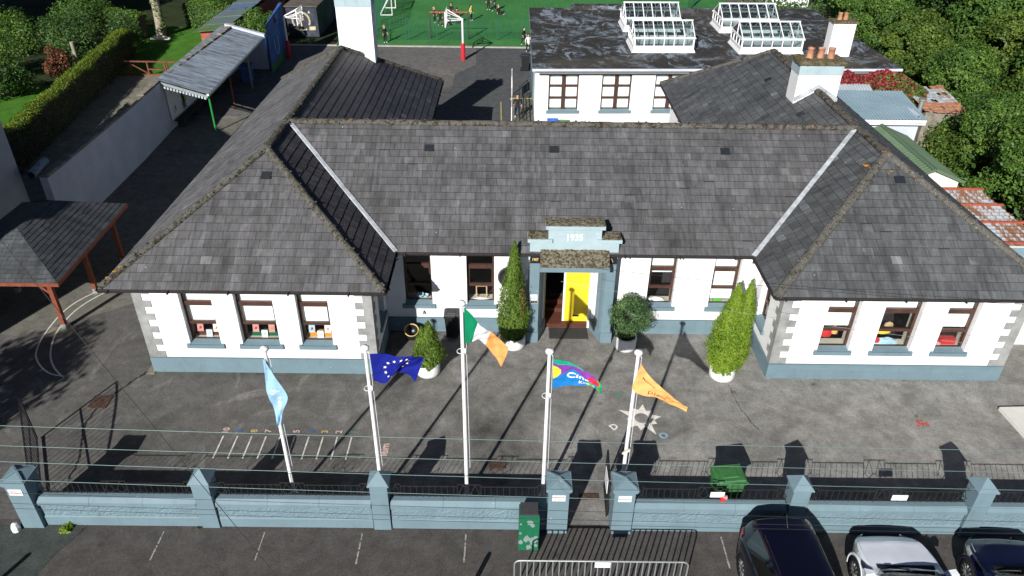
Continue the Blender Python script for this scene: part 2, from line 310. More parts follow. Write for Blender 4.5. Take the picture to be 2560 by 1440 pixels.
for k, c in dict(f_blue=(0.006, 0.012, 0.20), f_star=(0.80, 0.76, 0.62), f_green=(0.0, 0.19, 0.085), f_white=(0.80, 0.80, 0.82), f_orange=(0.88, 0.32, 0.10), f_sky=(0.30, 0.52, 0.72), f_purple=(0.20, 0.05, 0.34), f_cblue=(0.01, 0.18, 0.50), f_lime=(0.12, 0.42, 0.06), f_yellow=(0.80, 0.62, 0.05), f_red=(0.70, 0.03, 0.06), f_peach=(0.90, 0.42, 0.14), f_brown=(0.22, 0.06, 0.03), f_teal=(0.0, 0.36, 0.22), m_pink=(0.6, 0.3, 0.28), m_red=(0.55, 0.03, 0.03), m_sky=(0.4, 0.6, 0.7), m_lav=(0.6, 0.62, 0.72), m_gold=(0.7, 0.28, 0.04), m_white=(0.85, 0.85, 0.85), m_camo=(0.20, 0.26, 0.26), m_green=(0.01, 0.13, 0.06)).items():
    s = NT(k).set(0.75, 0, 0.2); s.color(s.ramp(s.noise(5, 4), [(0.3, tuple(x * 0.9 for x in c)), (0.7, tuple(min(1, x * 1.06) for x in c))]))
    if k.startswith('f_'): s.b.inputs['Transmission Weight'].default_value = 0.0
    M[k] = s.m
def leafmat(name, stops, tl=0.25):
    s = NT(name); s.set(0.55, 0, 0.3); t = attr(s, 'tone'); n = s.noise(0.55, 4, 0.6)
    f = s.math('ADD', s.math('MULTIPLY', t, 0.6), s.math('MULTIPLY', n, 0.4)); c = s.ramp(f, stops); s.color(c)
    tr = s.node('ShaderNodeBsdfTranslucent'); s.link(s.mix(1.0, c, (1.3, 1.6, 0.6), 'MULTIPLY'), tr.inputs[0])
    mx = s.node('ShaderNodeMixShader'); mx.inputs[0].default_value = tl; s.link(s.b.outputs[0], mx.inputs[1]); s.link(tr.outputs[0], mx.inputs[2]); s.link(mx.outputs[0], s.out.inputs[0]); return s.m
M['leaf'] = leafmat('tree_leaves', [(0.25, (0.034, 0.082, 0.016)), (0.5, (0.076, 0.155, 0.027)), (0.75, (0.155, 0.25, 0.042))])
M['leaf2'] = leafmat('tree_leaves_dark', [(0.25, (0.022, 0.055, 0.016)), (0.5, (0.052, 0.11, 0.028)), (0.75, (0.10, 0.18, 0.042))])
M['leaf_y'] = leafmat('tree_leaves_yellow', [(0.25, (0.034, 0.07, 0.012)), (0.5, (0.078, 0.14, 0.022)), (0.75, (0.165, 0.215, 0.035))])
M['thuja'] = leafmat('thuja_leaves', [(0.25, (0.045, 0.085, 0.010)), (0.5, (0.11, 0.19, 0.020)), (0.75, (0.19, 0.27, 0.035))], 0.2)
M['thuja_bright'] = leafmat('thuja_leaves_bright', [(0.2, (0.085, 0.155, 0.012)), (0.5, (0.165, 0.27, 0.018)), (0.78, (0.28, 0.34, 0.035))], 0.2)
M['shrub'] = leafmat('laurel_leaves', [(0.25, (0.028, 0.065, 0.022)), (0.5, (0.075, 0.145, 0.05)), (0.75, (0.18, 0.27, 0.11))])
M['hedge'] = leafmat('hedge_leaves', [(0.22, (0.014, 0.028, 0.006)), (0.40, (0.035, 0.07, 0.010)), (0.68, (0.17, 0.23, 0.022))])
M['vine'] = leafmat('creeper_leaves', [(0.25, (0.08, 0.008, 0.012)), (0.5, (0.22, 0.018, 0.028)), (0.72, (0.36, 0.06, 0.055))])
M['leaf_red'] = leafmat('red_shrub_leaves', [(0.25, (0.06, 0.02, 0.012)), (0.5, (0.15, 0.055, 0.03)), (0.75, (0.26, 0.13, 0.06))])

# ---------------------------------------------------------------- object helpers
def tag(o, label=None, cat=None, group=None, kind=None):
    if label: o['label'] = label
    if cat: o['category'] = cat
    if group: o['group'] = group
    if kind: o['kind'] = kind
    return o
def thing(name, label, cat, loc=(0, 0, 0), rz=0.0, group=None):
    o = bpy.data.objects.new(name, None); COL.objects.link(o); o.location = loc; o.rotation_euler = (0, 0, rz); o.empty_display_size = 0.2
    return tag(o, label, cat, group)
def wloc(o):
    v = Vector((0, 0, 0))
    while o is not None: v += o.location; o = o.parent
    return v
class MB:
    """collects faces (world coordinates unless local) and links them as one mesh object"""
    def __init__(s): s.v = []; s.f = []; s.mi = []; s.mats = []; s.cur = 0; s.uv = {}; s.tone = {}
    def mat(s, m):
        if m not in s.mats: s.mats.append(m)
        s.cur = s.mats.index(m); return s
    def face(s, pts, uv=None, tone=None):
        i = len(s.v); s.v.extend([tuple(p) for p in pts]); s.f.append(tuple(range(i, i + len(pts)))); s.mi.append(s.cur)
        if uv is not None: s.uv[len(s.f) - 1] = uv
        if tone is not None: s.tone[len(s.f) - 1] = tone
        return s
    def grid(s, rows, close=False):
        n0 = len(s.v); m = len(rows[0])
        for r in rows: s.v.extend([tuple(p) for p in r])
        for i in range(len(rows) - 1):
            for j in range(m if close else m - 1):
                a = n0 + i * m + j; b = n0 + i * m + (j + 1) % m
                s.f.append((a, b, b + m, a + m)); s.mi.append(s.cur)
        return s
    def box(s, x0, x1, y0, y1, z0, z1):
        a = [(x0, y0, z0), (x1, y0, z0), (x1, y1, z0), (x0, y1, z0), (x0, y0, z1), (x1, y0, z1), (x1, y1, z1), (x0, y1, z1)]
        n = len(s.v); s.v.extend(a)
        for q in ((0, 3, 2, 1), (4, 5, 6, 7), (0, 1, 5, 4), (1, 2, 6, 5), (2, 3, 7, 6), (3, 0, 4, 7)): s.f.append(tuple(n + k for k in q)); s.mi.append(s.cur)
        return s
    def hexa(s, bot, top):
        n = len(s.v); k = len(bot); s.v.extend([tuple(p) for p in bot] + [tuple(p) for p in top])
        s.f.append(tuple(n + k - 1 - i for i in range(k))); s.mi.append(s.cur); s.f.append(tuple(n + k + i for i in range(k))); s.mi.append(s.cur)
        for i in range(k): s.f.append((n + i, n + (i + 1) % k, n + k + (i + 1) % k, n + k + i)); s.mi.append(s.cur)
        return s
    def tube(s, pts, r, n=8, cap=True, r1=None):
        pts = [Vector(p) for p in pts]; rows = []; N = len(pts)
        up = Vector((0, 0, 1)); px = None
        for i, p in enumerate(pts):
            d = (pts[min(i + 1, N - 1)] - pts[max(i - 1, 0)]).normalized()
            if px is None:
                ref = up if abs(d.z) < 0.9 else Vector((1, 0, 0)); px = d.cross(ref).normalized()
            px = (px - d * px.dot(d)).normalized(); py = d.cross(px)
            rr = r if not isinstance(r, (list, tuple)) else r[i]
            if r1 is not None: rr = r + (r1 - r) * i / max(1, N - 1)
            rows.append([p + (px * math.cos(a) + py * math.sin(a)) * rr for a in [2 * math.pi * k / n for k in range(n)]])
        s.grid(rows, True)
        if cap: s.face(rows[0][::-1]); s.face(rows[-1])
        return s
    def bar(s, a, b, w, h=None):
        """square bar from a to b"""
        a = Vector(a); b = Vector(b); d = (b - a).normalized(); h = h or w
        ref = Vector((0, 0, 1)) if abs(d.z) < 0.9 else Vector((0, 1, 0)); px = d.cross(ref).normalized(); py = px.cross(d)
        o = [px * w / 2 + py * h / 2, -px * w / 2 + py * h / 2, -px * w / 2 - py * h / 2, px * w / 2 - py * h / 2]
        return s.hexa([a + k for k in o][::-1], [b + k for k in o][::-1])
    def lathe(s, prof, c=(0, 0, 0), n=24):
        c = Vector(c); rows = [[c + Vector((r * math.cos(2 * math.pi * k / n), r * math.sin(2 * math.pi * k / n), z)) for k in range(n)] for r, z in prof]
        s.grid(rows, True); return s
    def poly(s, pts2, z): return s.face([(x, y, z) for x, y in pts2])
    def build(s, name, mat=None, parent=None, smooth=False, local=False):
        me = bpy.data.meshes.new(name)
        off = Vector((0, 0, 0)) if (local or parent is None) else wloc(parent)
        vs = [(v[0] - off.x, v[1] - off.y, v[2] - off.z) for v in s.v]
        me.from_pydata(vs, [], s.f)
        if mat is not None: me.materials.append(mat)
        else:
            for m in s.mats: me.materials.append(m)
            me.polygons.foreach_set('material_index', s.mi)
        if s.uv:
            u = me.uv_layers.new(name='UVMap'); li = 0
            for fi, f in enumerate(s.f):
                cc = s.uv.get(fi)
                for k in range(len(f)):
                    if cc: u.data[li].uv = cc[k]
                    li += 1
        if s.tone:
            at = me.attributes.new('tone', 'FLOAT', 'FACE'); at.data.foreach_set('value', [s.tone.get(i, 0.3) for i in range(len(s.f))])
        if smooth: me.polygons.foreach_set('use_smooth', [True] * len(me.polygons))
        me.update(); o = bpy.data.objects.new(name, me); COL.objects.link(o)
        if parent is not None: o.parent = parent
        return o
def clip_poly(poly, a, b, c):
    """keep a*x+b*y<=c"""
    out = []
    for i in range(len(poly)):
        p = poly[i]; q = poly[(i + 1) % len(poly)]; dp = a * p[0] + b * p[1] - c; dq = a * q[0] + b * q[1] - c
        if dp <= 0: out.append(p)
        if (dp < 0 < dq) or (dq < 0 < dp):
            t = dp / (dp - dq); out.append((p[0] + t * (q[0] - p[0]), p[1] + t * (q[1] - p[1])))
    return out
def dup(root, loc, rz=None, label=None, scale=None, name=None):
    r = root.copy(); COL.objects.link(r); r.location = loc
    if rz is not None: r.rotation_euler = (0, 0, rz)
    if scale is not None: r.scale = scale if isinstance(scale, (tuple, list)) else (scale,) * 3
    if label: r['label'] = label
    for ch in list(root.children):
        c = ch.copy(); COL.objects.link(c); c.parent = r
        for g in ch.children:
            d = g.copy(); COL.objects.link(d); d.parent = c
    return r
def text_geo(txt, size=1.0, bold=0.0, shear=0.0):
    cu = bpy.data.curves.new('lettering', 'FONT'); cu.body = txt; cu.size = size; cu.offset = bold; cu.shear = shear; cu.align_x = 'CENTER'; cu.align_y = 'CENTER'; cu.resolution_u = 3
    o = bpy.data.objects.new('lettering', cu); COL.objects.link(o)
    dg = bpy.context.evaluated_depsgraph_get(); me = bpy.data.meshes.new_from_object(o.evaluated_get(dg))
    vs = [tuple(v.co) for v in me.vertices]; fs = [tuple(p.vertices) for p in me.polygons]
    bpy.data.objects.remove(o); bpy.data.curves.remove(cu); bpy.data.meshes.remove(me); return vs, fs
def put_text(mb, txt, size, fn, bold=0.0, shear=0.0):
    vs, fs = text_geo(txt, size, bold, shear)
    for f in fs: mb.face([fn(vs[i][0], vs[i][1]) for i in f])
def structure(mb, name, mat=None, smooth=False): return tag(mb.build(name, mat, None, smooth), kind='structure')
def corr_sheet(mb, O, U, V, lu, lv, pitch=0.15, amp=0.025, across='u', seg=4):
    """corrugated sheet: origin O, unit vectors U,V; ribs run along V"""
    O = Vector(O); U = Vector(U).normalized(); V = Vector(V).normalized(); N = U.cross(V).normalized()
    if N.z < 0: N = -N
    n = max(2, int(lu / pitch * seg)); cols = [i * lu / n for i in range(n + 1)]
    for dz in (0.0, -0.012):
        rows = [[O + U * u + V * v + N * (amp * math.sin(2 * math.pi * u / pitch) + dz) for u in cols] for v in (0, lv)]
        mb.grid(rows)
    return mb
# slate slope built slate by slate
def slates(parent, O, U, V, poly, mat, cw=0.34, cc=0.29, seed=1, name='roof_slope', lift=0.015):
    rnd = random.Random(seed); O = Vector(O); U = Vector(U).normalized(); V = Vector(V).normalized(); N = U.cross(V).normalized()
    if N.z < 0: N = -N
    mb = MB().mat(M['under'])
    P = lambda u, v, h: O + U * u + V * v + N * h
    mb.face([P(u, v, -0.012) for u, v in poly])
    mb.mat(mat); vmax = max(p[1] for p in poly); umin = min(p[0] for p in poly); umax = max(p[0] for p in poly)
    nrow = int(math.ceil(vmax / cc)); zone = [rnd.random() for _ in range(400)]
    for i in range(nrow):
        v0 = i * cc; v1 = v0 + cc - 0.011
        strip = clip_poly(clip_poly(poly, 0, -1, -v0), 0, 1, v1)
        if len(strip) < 3: continue
        off = (i % 2) * cw / 2 + rnd.uniform(-0.02, 0.02)
        a = min(p[0] for p in strip); b = max(p[0] for p in strip)
        k = int(math.floor((a - off) / cw))
        while off + k * cw < b:
            u0 = off + k * cw + 0.004; u1 = off + (k + 1) * cw - 0.004; k += 1
            q = clip_poly(clip_poly(strip, -1, 0, -u0), 1, 0, u1)
            if len(q) < 3: continue
            t = min(1, max(0, rnd.gauss(0.45, 0.12))); 
            if rnd.random() < 0.012: t = rnd.uniform(0.75, 1)
            if rnd.random() < 0.012: q = [(u, v - 0.03) for u, v in q]
            j = rnd.uniform(0, 0.005); tl = rnd.uniform(-0.003, 0.003)
            hh = lambda u, v: lift * (1 - (v - v0) / cc) + j + tl * (u - u0) / cw
            mb.face([P(u, v, hh(u, v)) for u, v in q], [(u, v) for u, v in q], t)
            bb = [p for p in q if abs(p[1] - v0) < 1e-6]
            if len(bb) == 2:
                (ua, _), (ub, _) = sorted(bb); mb.face([P(ua, v0, 0), P(ub, v0, 0), P(ub, v0, hh(ub, v0)), P(ua, v0, hh(ua, v0))], [(ua, v0), (ub, v0), (ub, v0), (ua, v0)], t * 0.5)
    return mb.build(name, None, parent)
def ridge(parent, a, b, mat, r=0.12, name='ridge_tiles', seed=0, seg=0.45):
    rnd = random.Random(seed); a = Vector(a); b = Vector(b); L = (b - a).length; n = max(2, int(L / seg)); mb = MB()
    d = (b - a) / n; side = d.cross(Vector((0, 0, 1))).normalized(); up = side.cross(d).normalized()
    for i in range(n):
        p = a + d * i; q = a + d * (i + 1) * 1.0; rows = []
        r0 = r * rnd.uniform(0.97, 1.06); j = Vector((0, 0, rnd.uniform(-0.006, 0.008)))
        for pt, rr in ((p, r0), (p + d * 0.94, r0), (q, r0 * 0.93)):
            rows.append([pt + j + side * (math.cos(t) * rr) + up * (math.sin(t) * rr * 0.85 - 0.02) for t in [math.pi * (-0.15 + 1.3 * k / 8) for k in range(9)]])
        mb.grid(rows)
        mb.face(rows[0])
    # moss tufts
    for _ in range(int(L * 5)):
        t = rnd.random(); p = a + (b - a) * t; an = rnd.choice([0.1, 0.2, 0.8, 0.9, rnd.random()]) * math.pi; c = p + side * math.cos(an) * r * 1.02 + up * math.sin(an) * r * 0.85
        s = rnd.uniform(0.015, 0.05); rows = []
        for k in range(4):
            ph = k / 3 * math.pi * 0.5; rows.append([c + Vector((math.cos(w) * s * math.cos(ph), math.sin(w) * s * math.cos(ph), math.sin(ph) * s * 0.8)) for w in [2 * math.pi * m / 6 for m in range(6)]])
        mb.grid(rows, True)
    return mb.build(name, mat, parent)
# wall with openings; a->b, outward side on the right hand
def wall(mb, a, b, z0, z1, th=0.35, ops=(), inner=True, reveal=None, wallm=None):
    a = Vector((a[0], a[1], 0)); b = Vector((b[0], b[1], 0)); L = (b - a).length; d = (b - a) / L; n = Vector((d.y, -d.x, 0))
    ss = sorted(set([0, L] + [o[0] for o in ops] + [o[1] for o in ops])); zs = sorted(set([z0, z1] + [o[2] for o in ops] + [o[3] for o in ops]))
    P = lambda s, z, k: a + d * s - n * k + Vector((0, 0, z))
    for i in range(len(ss) - 1):
        for j in range(len(zs) - 1):
            cs = (ss[i] + ss[i + 1]) / 2; cz = (zs[j] + zs[j + 1]) / 2
            if any(o[0] < cs < o[1] and o[2] < cz < o[3] for o in ops): continue
            mb.face([P(ss[i], zs[j], 0), P(ss[i + 1], zs[j], 0), P(ss[i + 1], zs[j + 1], 0), P(ss[i], zs[j + 1], 0)])
            if inner: mb.face([P(ss[i + 1], zs[j], th), P(ss[i], zs[j], th), P(ss[i], zs[j + 1], th), P(ss[i + 1], zs[j + 1], th)])
    for o in ops:
        s0, s1, q0, q1 = o[:4]
        mb.face([P(s0, q0, 0), P(s0, q1, 0), P(s0, q1, th), P(s0, q0, th)]); mb.face([P(s1, q0, th), P(s1, q1, th), P(s1, q1, 0), P(s1, q0, 0)])
        if len(o) < 5: mb.face([P(s0, q0, th), P(s1, q0, th), P(s1, q0, 0), P(s0, q0, 0)])
        mb.face([P(s0, q1, 0), P(s1, q1, 0), P(s1, q1, th), P(s0, q1, th)])
    mb.face([P(0, z1, 0), P(L, z1, 0), P(L, z1, th), P(0, z1, th)])
# leaves
def leaf_obj(name, pts, nrm, size, mat, parent=None, seed=0, tone=None, aspect=1.0, local=True, jitter=0.8, up=0.0):
    rng = np.random.default_rng(seed); n = len(pts); pts = np.asarray(pts, float); nrm = np.asarray(nrm, float)
    nn = nrm + rng.normal(0, jitter, (n, 3)); nn /= np.linalg.norm(nn, axis=1)[:, None] + 1e-9
    t = rng.normal(0, 1, (n, 3)); t[:, 2] += up; t -= (t * nn).sum(1)[:, None] * nn; t /= np.linalg.norm(t, axis=1)[:, None] + 1e-9
    b = np.cross(nn, t); sz = size * rng.uniform(0.6, 1.35, n)[:, None]
    a_ = t * sz * aspect; b_ = b * sz * 0.55
    V = np.empty((n, 4, 3)); V[:, 0] = pts - a_ * 0.5; V[:, 1] = pts + b_ * 0.5 + a_ * 0.05; V[:, 2] = pts + a_ * 0.5; V[:, 3] = pts - b_ * 0.5 + a_ * 0.05
    me = bpy.data.meshes.new(name); me.vertices.add(n * 4); me.vertices.foreach_set('co', V.reshape(-1)); me.loops.add(n * 4); me.loops.foreach_set('vertex_index', np.arange(n * 4, dtype=np.int32))
    me.polygons.add(n); me.polygons.foreach_set('loop_start', np.arange(0, n * 4, 4, dtype=np.int32)); me.polygons.foreach_set('loop_total', np.full(n, 4, dtype=np.int32))
    me.materials.append(mat); tn = rng.uniform(0, 1, n) if tone is None else np.clip(tone + rng.normal(0, 0.16, n), 0, 1)
    at = me.attributes.new('tone', 'FLOAT', 'FACE'); at.data.foreach_set('value', tn.astype(np.float32)); me.update(calc_edges=True)
    o = bpy.data.objects.new(name, me); COL.objects.link(o)
    if parent is not None: o.parent = parent
    return o
def clumpy(rng, n, centers, radii, flat=0.8):
    """points on lumpy shells around clump centres; returns pts, normals, per-point clump tone"""
    k = rng.integers(0, len(centers), n); d = rng.normal(0, 1, (n, 3)); d /= np.linalg.norm(d, axis=1)[:, None]
    r = radii[k] * rng.uniform(0.55, 1.05, n) ** 0.6; p = centers[k] + d * r[:, None] * np.array([1, 1, flat]); tb = rng.uniform(0.2, 0.8, len(centers))[k]
    return p, d, tb
def tree_proto(name, label, cat, h, cr, ch, nleaf, mat, seed, leaf=0.16, trunk_r=0.16, nclump=46, barkm=None, group=None, base=0.35):
    rng = np.random.default_rng(seed); rnd = random.Random(seed)
    root = thing(name, label, cat, group=group)
    # limbs
    mb = MB(); top = Vector((rnd.uniform(-.4, .4), rnd.uniform(-.4, .4), h * 0.72)); pts = [Vector((0, 0, -0.1))] + [top * t + Vector((rnd.uniform(-.12, .12), rnd.uniform(-.12, .12), 0)) for t in (0.2, 0.4, 0.6, 0.8, 1.0)]
    mb.tube(pts, trunk_r, 8, r1=trunk_r * 0.25)
    u = rng.normal(0, 1, (nclump, 3)); u /= np.linalg.norm(u, axis=1)[:, None]; rad = rng.uniform(0.35, 1.0, nclump) ** 0.5
    C = u * rad[:, None] * np.array([cr * 0.8, cr * 0.8, ch * 0.42]); C[:, 2] += h - ch * 0.52
    for i in range(min(16, nclump)):
        st = pts[2 + i % 3]; e = Vector(C[i]); m = st.lerp(e, 0.5) + Vector((0, 0, -0.25)); mb.tube([st, m, e], trunk_r * 0.38, 5, r1=trunk_r * 0.06)
    mb.build('trunk', barkm or M['bark'], root, True, True)
    R = rng.uniform(0.20, 0.42, nclump) * cr
    p, d, tb = clumpy(rng, nleaf, C, R, 0.75); out = p - np.array([0, 0, h - ch * 0.5]); out /= np.linalg.norm(out, axis=1)[:, None] + 1e-9
    leaf_obj('crown', p, d * 0.6 + out * 0.7 + np.array([0, 0, 0.5]), leaf, mat, root, seed, tb)
    return root

# ================================================================ SETTING
g = MB(); g.face([(-400, -120, -0.03), (400, -120, -0.03), (400, 700, -0.03), (-400, 700, -0.03)]); structure(g, 'ground', M['soil'])
g = MB(); g.poly([(-20.4, 13.2), (30, 13.2), (30, 31), (-20.4, 31)], 0.0); structure(g, 'school_yard', M['yard'])
g = MB(); g.poly([(-60, -60), (60, -60), (60, 13.196), (-60, 13.196)], 0.0); structure(g, 'parking_area', M['park'])
g = MB(); g.poly([(-40, 2), (-11.9, 2), (-11.45, 11.3), (-11.05, 13.0), (-40, 13.0)], 0.004); structure(g, 'tarmac_patch', M['patch'])
g = MB(); g.poly([(-20.4, 21.8), (-17.3, 21.2), (-14.9, 22.8), (-12.6, 24.6), (-11.6, 26.0), (-11.6, 44.0), (-19.9, 44.0), (-20.4, 30)], 0.004); structure(g, 'side_lane', M['lane'])
g = MB(); g.poly([(-20.4, 31.0), (22, 31.0), (22, 60.4), (-20.4, 60.4)], 0.0); structure(g, 'back_yard', M['back'])
g = MB(); g.poly([(-2.9, 60.3), (1.6, 60.3), (1.6, 31), (-12, 31), (-12, 47), (-8.0, 49.9), (-4.1, 49.9), (-4.1, 53.2), (-2.7, 55.6)], 0.004); structure(g, 'resurfaced_asphalt', M['back2'])
g = MB(); g.box(-20.4, 22, 60.4, 60.72, -0.1, 0.05); structure(g, 'pitch_kerb', M['concrete'])
g = MB(); g.poly([(-14.2, 60.72), (48, 60.72), (48, 120), (-14.2, 120)], 0.002); structure(g, 'sports_pitch', M['turf'])
g = MB(); g.poly([(-28.2, 52.0), (-20.2, 52.0), (-20.2, 66), (-31.5, 66), (-30.5, 60)], 0.0); structure(g, 'garden_lawn', M['lawn'])
g = MB(); g.poly([(-42, 36.0), (-28.0, 36.0), (-28.3, 49.5), (-42, 49.5)], 0.0); structure(g, 'front_lawn', M['lawn'])
g = MB(); g.poly([(-25.6, 26), (-20.0, 26), (-20.2, 52.0), (-28.4, 52.0), (-26.2, 38)], 0.004); structure(g, 'neighbour_driveway', M['concrete_old'])
# painted markings
def strip_path(pts, w, z, name, mat):
    mb = MB(); n = len(pts); L = []; Rr = []
    for i, p in enumerate(pts):
        a = Vector(pts[max(0, i - 1)]); b = Vector(pts[min(n - 1, i + 1)]); d = (b - a).normalized(); s = Vector((-d.y, d.x)) * w / 2; L.append(Vector(p) + s); Rr.append(Vector(p) - s)
    for i in range(n - 1): mb.face([(Rr[i].x, Rr[i].y, z), (Rr[i + 1].x, Rr[i + 1].y, z), (L[i + 1].x, L[i + 1].y, z), (L[i].x, L[i].y, z)])
    return structure(mb, name, mat)
def smooth(pts, n=8):
    out = []
    P = [pts[0]] + list(pts) + [pts[-1]]
    for i in range(1, len(P) - 2):
        for k in range(n):
            t = k / n; a, b, c, d = [Vector(q) for q in P[i - 1:i + 3]]
            out.append(0.5 * ((2 * b) + (-a + c) * t + (2 * a - 5 * b + 4 * c - d) * t * t + (-a + 3 * b - 3 * c + d) * t ** 3))
    out.append(Vector(pts[-1])); return out
strip_path(smooth([(-14.9, 25.2), (-15.96, 24.07), (-16.46, 22.96), (-16.45, 21.49), (-16.22, 20.44), (-15.83, 19.78), (-15.19, 19.22), (-14.57, 19.02)]), 0.06, 0.012, 'curved_line', M['linewhite'])
strip_path(smooth([(-14.6, 25.2), (-15.35, 24.4), (-15.91, 23.43), (-16.12, 22.5), (-16.05, 21.38), (-15.69, 20.33), (-15.21, 19.58), (-14.63, 19.02)]), 0.06, 0.014, 'curved_line', M['linewhite'])
colsN = [('1', 'mk_teal'), ('2', 'mk_pink'), ('3', 'mk_yellow'), ('4', 'mk_blue'), ('5', 'mk_pink'), ('6', 'mk_teal'), ('7', 'mk_pink'), ('8', 'mk_yellow'), ('9', 'mk_blue'), ('10', 'mk_pink')]
for i, (t, m) in enumerate(colsN):
    x = -4.66 - i * 0.4235
    mb = MB(); mb.poly([(x - 0.022, 15.44), (x + 0.022, 15.44), (x + 0.022, 16.36), (x - 0.022, 16.36)], 0.009); structure(mb, 'ladder_line', M['roadwhite'])
    mb = MB(); put_text(mb, t, 0.27, lambda u, v: (x + 0.01 - v, 16.58 + u * 1.0, 0.009), 0.006); structure(mb, 'painted_number', M[m])
mb = MB(); put_text(mb, 'léim', 0.34, lambda u, v: (-3.60 - v, 15.86 + u * 0.9, 0.009), 0.008); structure(mb, 'painted_word', M['mk_pink'])
# sun emblem
mb = MB(); tips = []
cx, cy = 4.12, 17.33; N = 10; lens = [0.62, 0.50, 0.66, 0.50, 0.78, 0.47, 0.62, 0.56, 0.80, 0.50]
for k in range(N):
    a = 2 * math.pi * (k + 0.2) / N; a0 = a - math.pi / N; a1 = a + math.pi / N; r0 = 0.38; r1 = 0.225
    pt = lambda r, an: (cx + r * math.cos(an), cy + r * math.sin(an))
    mb.poly([pt(r1, a0), pt(r0, a0), pt(lens[k], a), pt(r0, a1), pt(r1, a1), pt(r1, a)], 0.009)
structure(mb, 'sun_emblem', M['mk_cream'])
for (x, y, c, rot, ch) in [(3.55, 18.41, 'mk_teal', 2.3, 'I'), (5.06, 18.05, 'mk_ochre', 0.9, 'T'), (3.22, 16.92, 'mk_cream', 0.6, 'D'), (4.67, 16.56, 'mk_lblue', 0.5, 'O')]:
    mb = MB(); cr, sr = math.cos(rot), math.sin(rot)
    put_text(mb, ch, 0.33, lambda u, v: (x + u * cr - v * sr, y + u * sr + v * cr, 0.009), 0.012); structure(mb, 'painted_letter', M[c])
rnd = random.Random(5)
mb = MB()
for k in range(26):
    a = rnd.uniform(0, 6.28); r = rnd.random() ** 0.7; x = 12.72 + math.cos(a) * r * 0.22; y = 17.21 + math.sin(a) * r * 0.15; s_ = rnd.uniform(0.02, 0.07)
    mb.poly([(x + s_ * math.cos(w + a), y + s_ * 0.7 * math.sin(w + a)) for w in [2 * math.pi * q / 7 for q in range(7)]], 0.009 + k * 0.0002)
structure(mb, 'paint_splash', M['mk_red'])
for x in (-8.84, -6.25, -3.73, -1.06, 5.53, 8.03, 10.55):
    mb = MB(); y = 12.86; rr = random.Random(int(x * 10))
    dx = (0.42 if x > 0 else -0.5) * (abs(x + 1.0) / 9.0)
    while y > 12.05:
        l = rr.uniform(0.08, 0.3); w = 0.02 * rr.uniform(0.7, 1.2); xx = x
        mb.poly([(xx - w, y - l), (xx + w, y - l), (xx + w * 0.9, y), (xx - w * 1.1, y)], 0.008); y -= l + rr.choice([0.008, 0.02, 0.05])
    structure(mb, 'bay_line', M['bayline'])
def crack(pts, w, name='tar_seam', mat=None, z=0.010, seed=1):
    r = random.Random(seed); q = smooth(pts, 14); out = [Vector((p.x + r.uniform(-0.03, 0.03), p.y + r.uniform(-0.03, 0.03))) for p in q]
    mb = MB()
    for i in range(len(out) - 1):
        a, b = out[i], out[i + 1]; d = (b - a).normalized(); s = Vector((-d.y, d.x)); w0 = w * r.uniform(0.5, 1.2)
        mb.face([(a.x - s.x * w0, a.y - s.y * w0, z), (b.x - s.x * w0, b.y - s.y * w0, z), (b.x + s.x * w0, b.y + s.y * w0, z), (a.x + s.x * w0, a.y + s.y * w0, z)])
    structure(mb, name, mat or M['crack'])
crack([(-11.8, 19.6), (-12.2, 18.9), (-12.6, 18.1)], 0.03); crack([(-12.8, 17.6), (-12.75, 16.6), (-12.3, 15.4), (-12.2, 14.6)], 0.03, seed=2); crack([(-10.9, 13.0), (-11.2, 12.3), (-11.6, 11.2)], 0.02, mat=M['patch'], seed=3)
crack([(7.2, 19.0), (7.3, 17.8), (7.6, 16.9)], 0.010, seed=4)
for y in (44.5, 49.5): pass
strip_path([(-0.62, 43.0), (-0.72, 47.2)], 0.07, 0.012, 'yellow_line', M['mk_ochre'])
strip_path([(-8.6, 49.93), (-1.6, 50.25)], 0.05, 0.012, 'dark_joint', M['crack'])
# low concrete ramp beside the classroom block
mb = MB(); mb.box(0.0, 1.45, 38.5, 47.6, -0.1, 0.10); structure(mb, 'ramp_slab', M['lane'])
mb = MB(); mb.box(-0.1, 1.4, 47.6, 47.7, 0.0, 0.13); structure(mb, 'ramp_edge', M['mk_ochre'])
# manholes and grates (lie in the ground)
def plate(name, x0, x1, y0, y1, label, cat, mat=M['rust'], skew=0.0):
    mb = MB(); mb.hexa([(x0, y0, 0.0), (x1, y0 + skew, 0.0), (x1, y1 + skew, 0.0), (x0, y1, 0.0)], [(x0 + .01, y0 + .01, 0.02), (x1 - .01, y0 + .01 + skew, 0.02), (x1 - .01, y1 - .01 + skew, 0.02), (x0 + .01, y1 - .01, 0.02)])
    nx = int((x1 - x0) / 0.06)
    for i in range(nx):
        xx = x0 + 0.03 + i * (x1 - x0 - 0.06) / max(1, nx - 1); mb.box(xx - 0.008, xx + 0.008, y0 + 0.03 + skew / 2, y1 - 0.03 + skew / 2, 0.02, 0.028)
    tag(mb.build(name, mat), label, cat)
plate('manhole_cover', -13.1, -12.5, 17.5, 18.1, 'rusty square manhole cover with grass round its rim, left of the school', 'manhole cover')
plate('drain_grate', 1.95, 2.5, 14.05, 14.28, 'rust brown drain grate in the path between the gate pillars', 'drain grate')
plate('drain_grate', -0.55, -0.05, 15.1, 15.45, 'rusty grate behind the wall near the tallest flagpole', 'drain grate', skew=0.05)
mb = MB(); mb.hexa([(15.47, 17.9, 0), (15.55, 16.6, 0), (17.5, 15.6, 0), (17.5, 18.0, 0)], [(15.47, 17.9, .12), (15.55, 16.6, .12), (17.5, 15.6, .12), (17.5, 18.0, .12)])
structure(mb, 'pale_slab', M['pale_slab'])
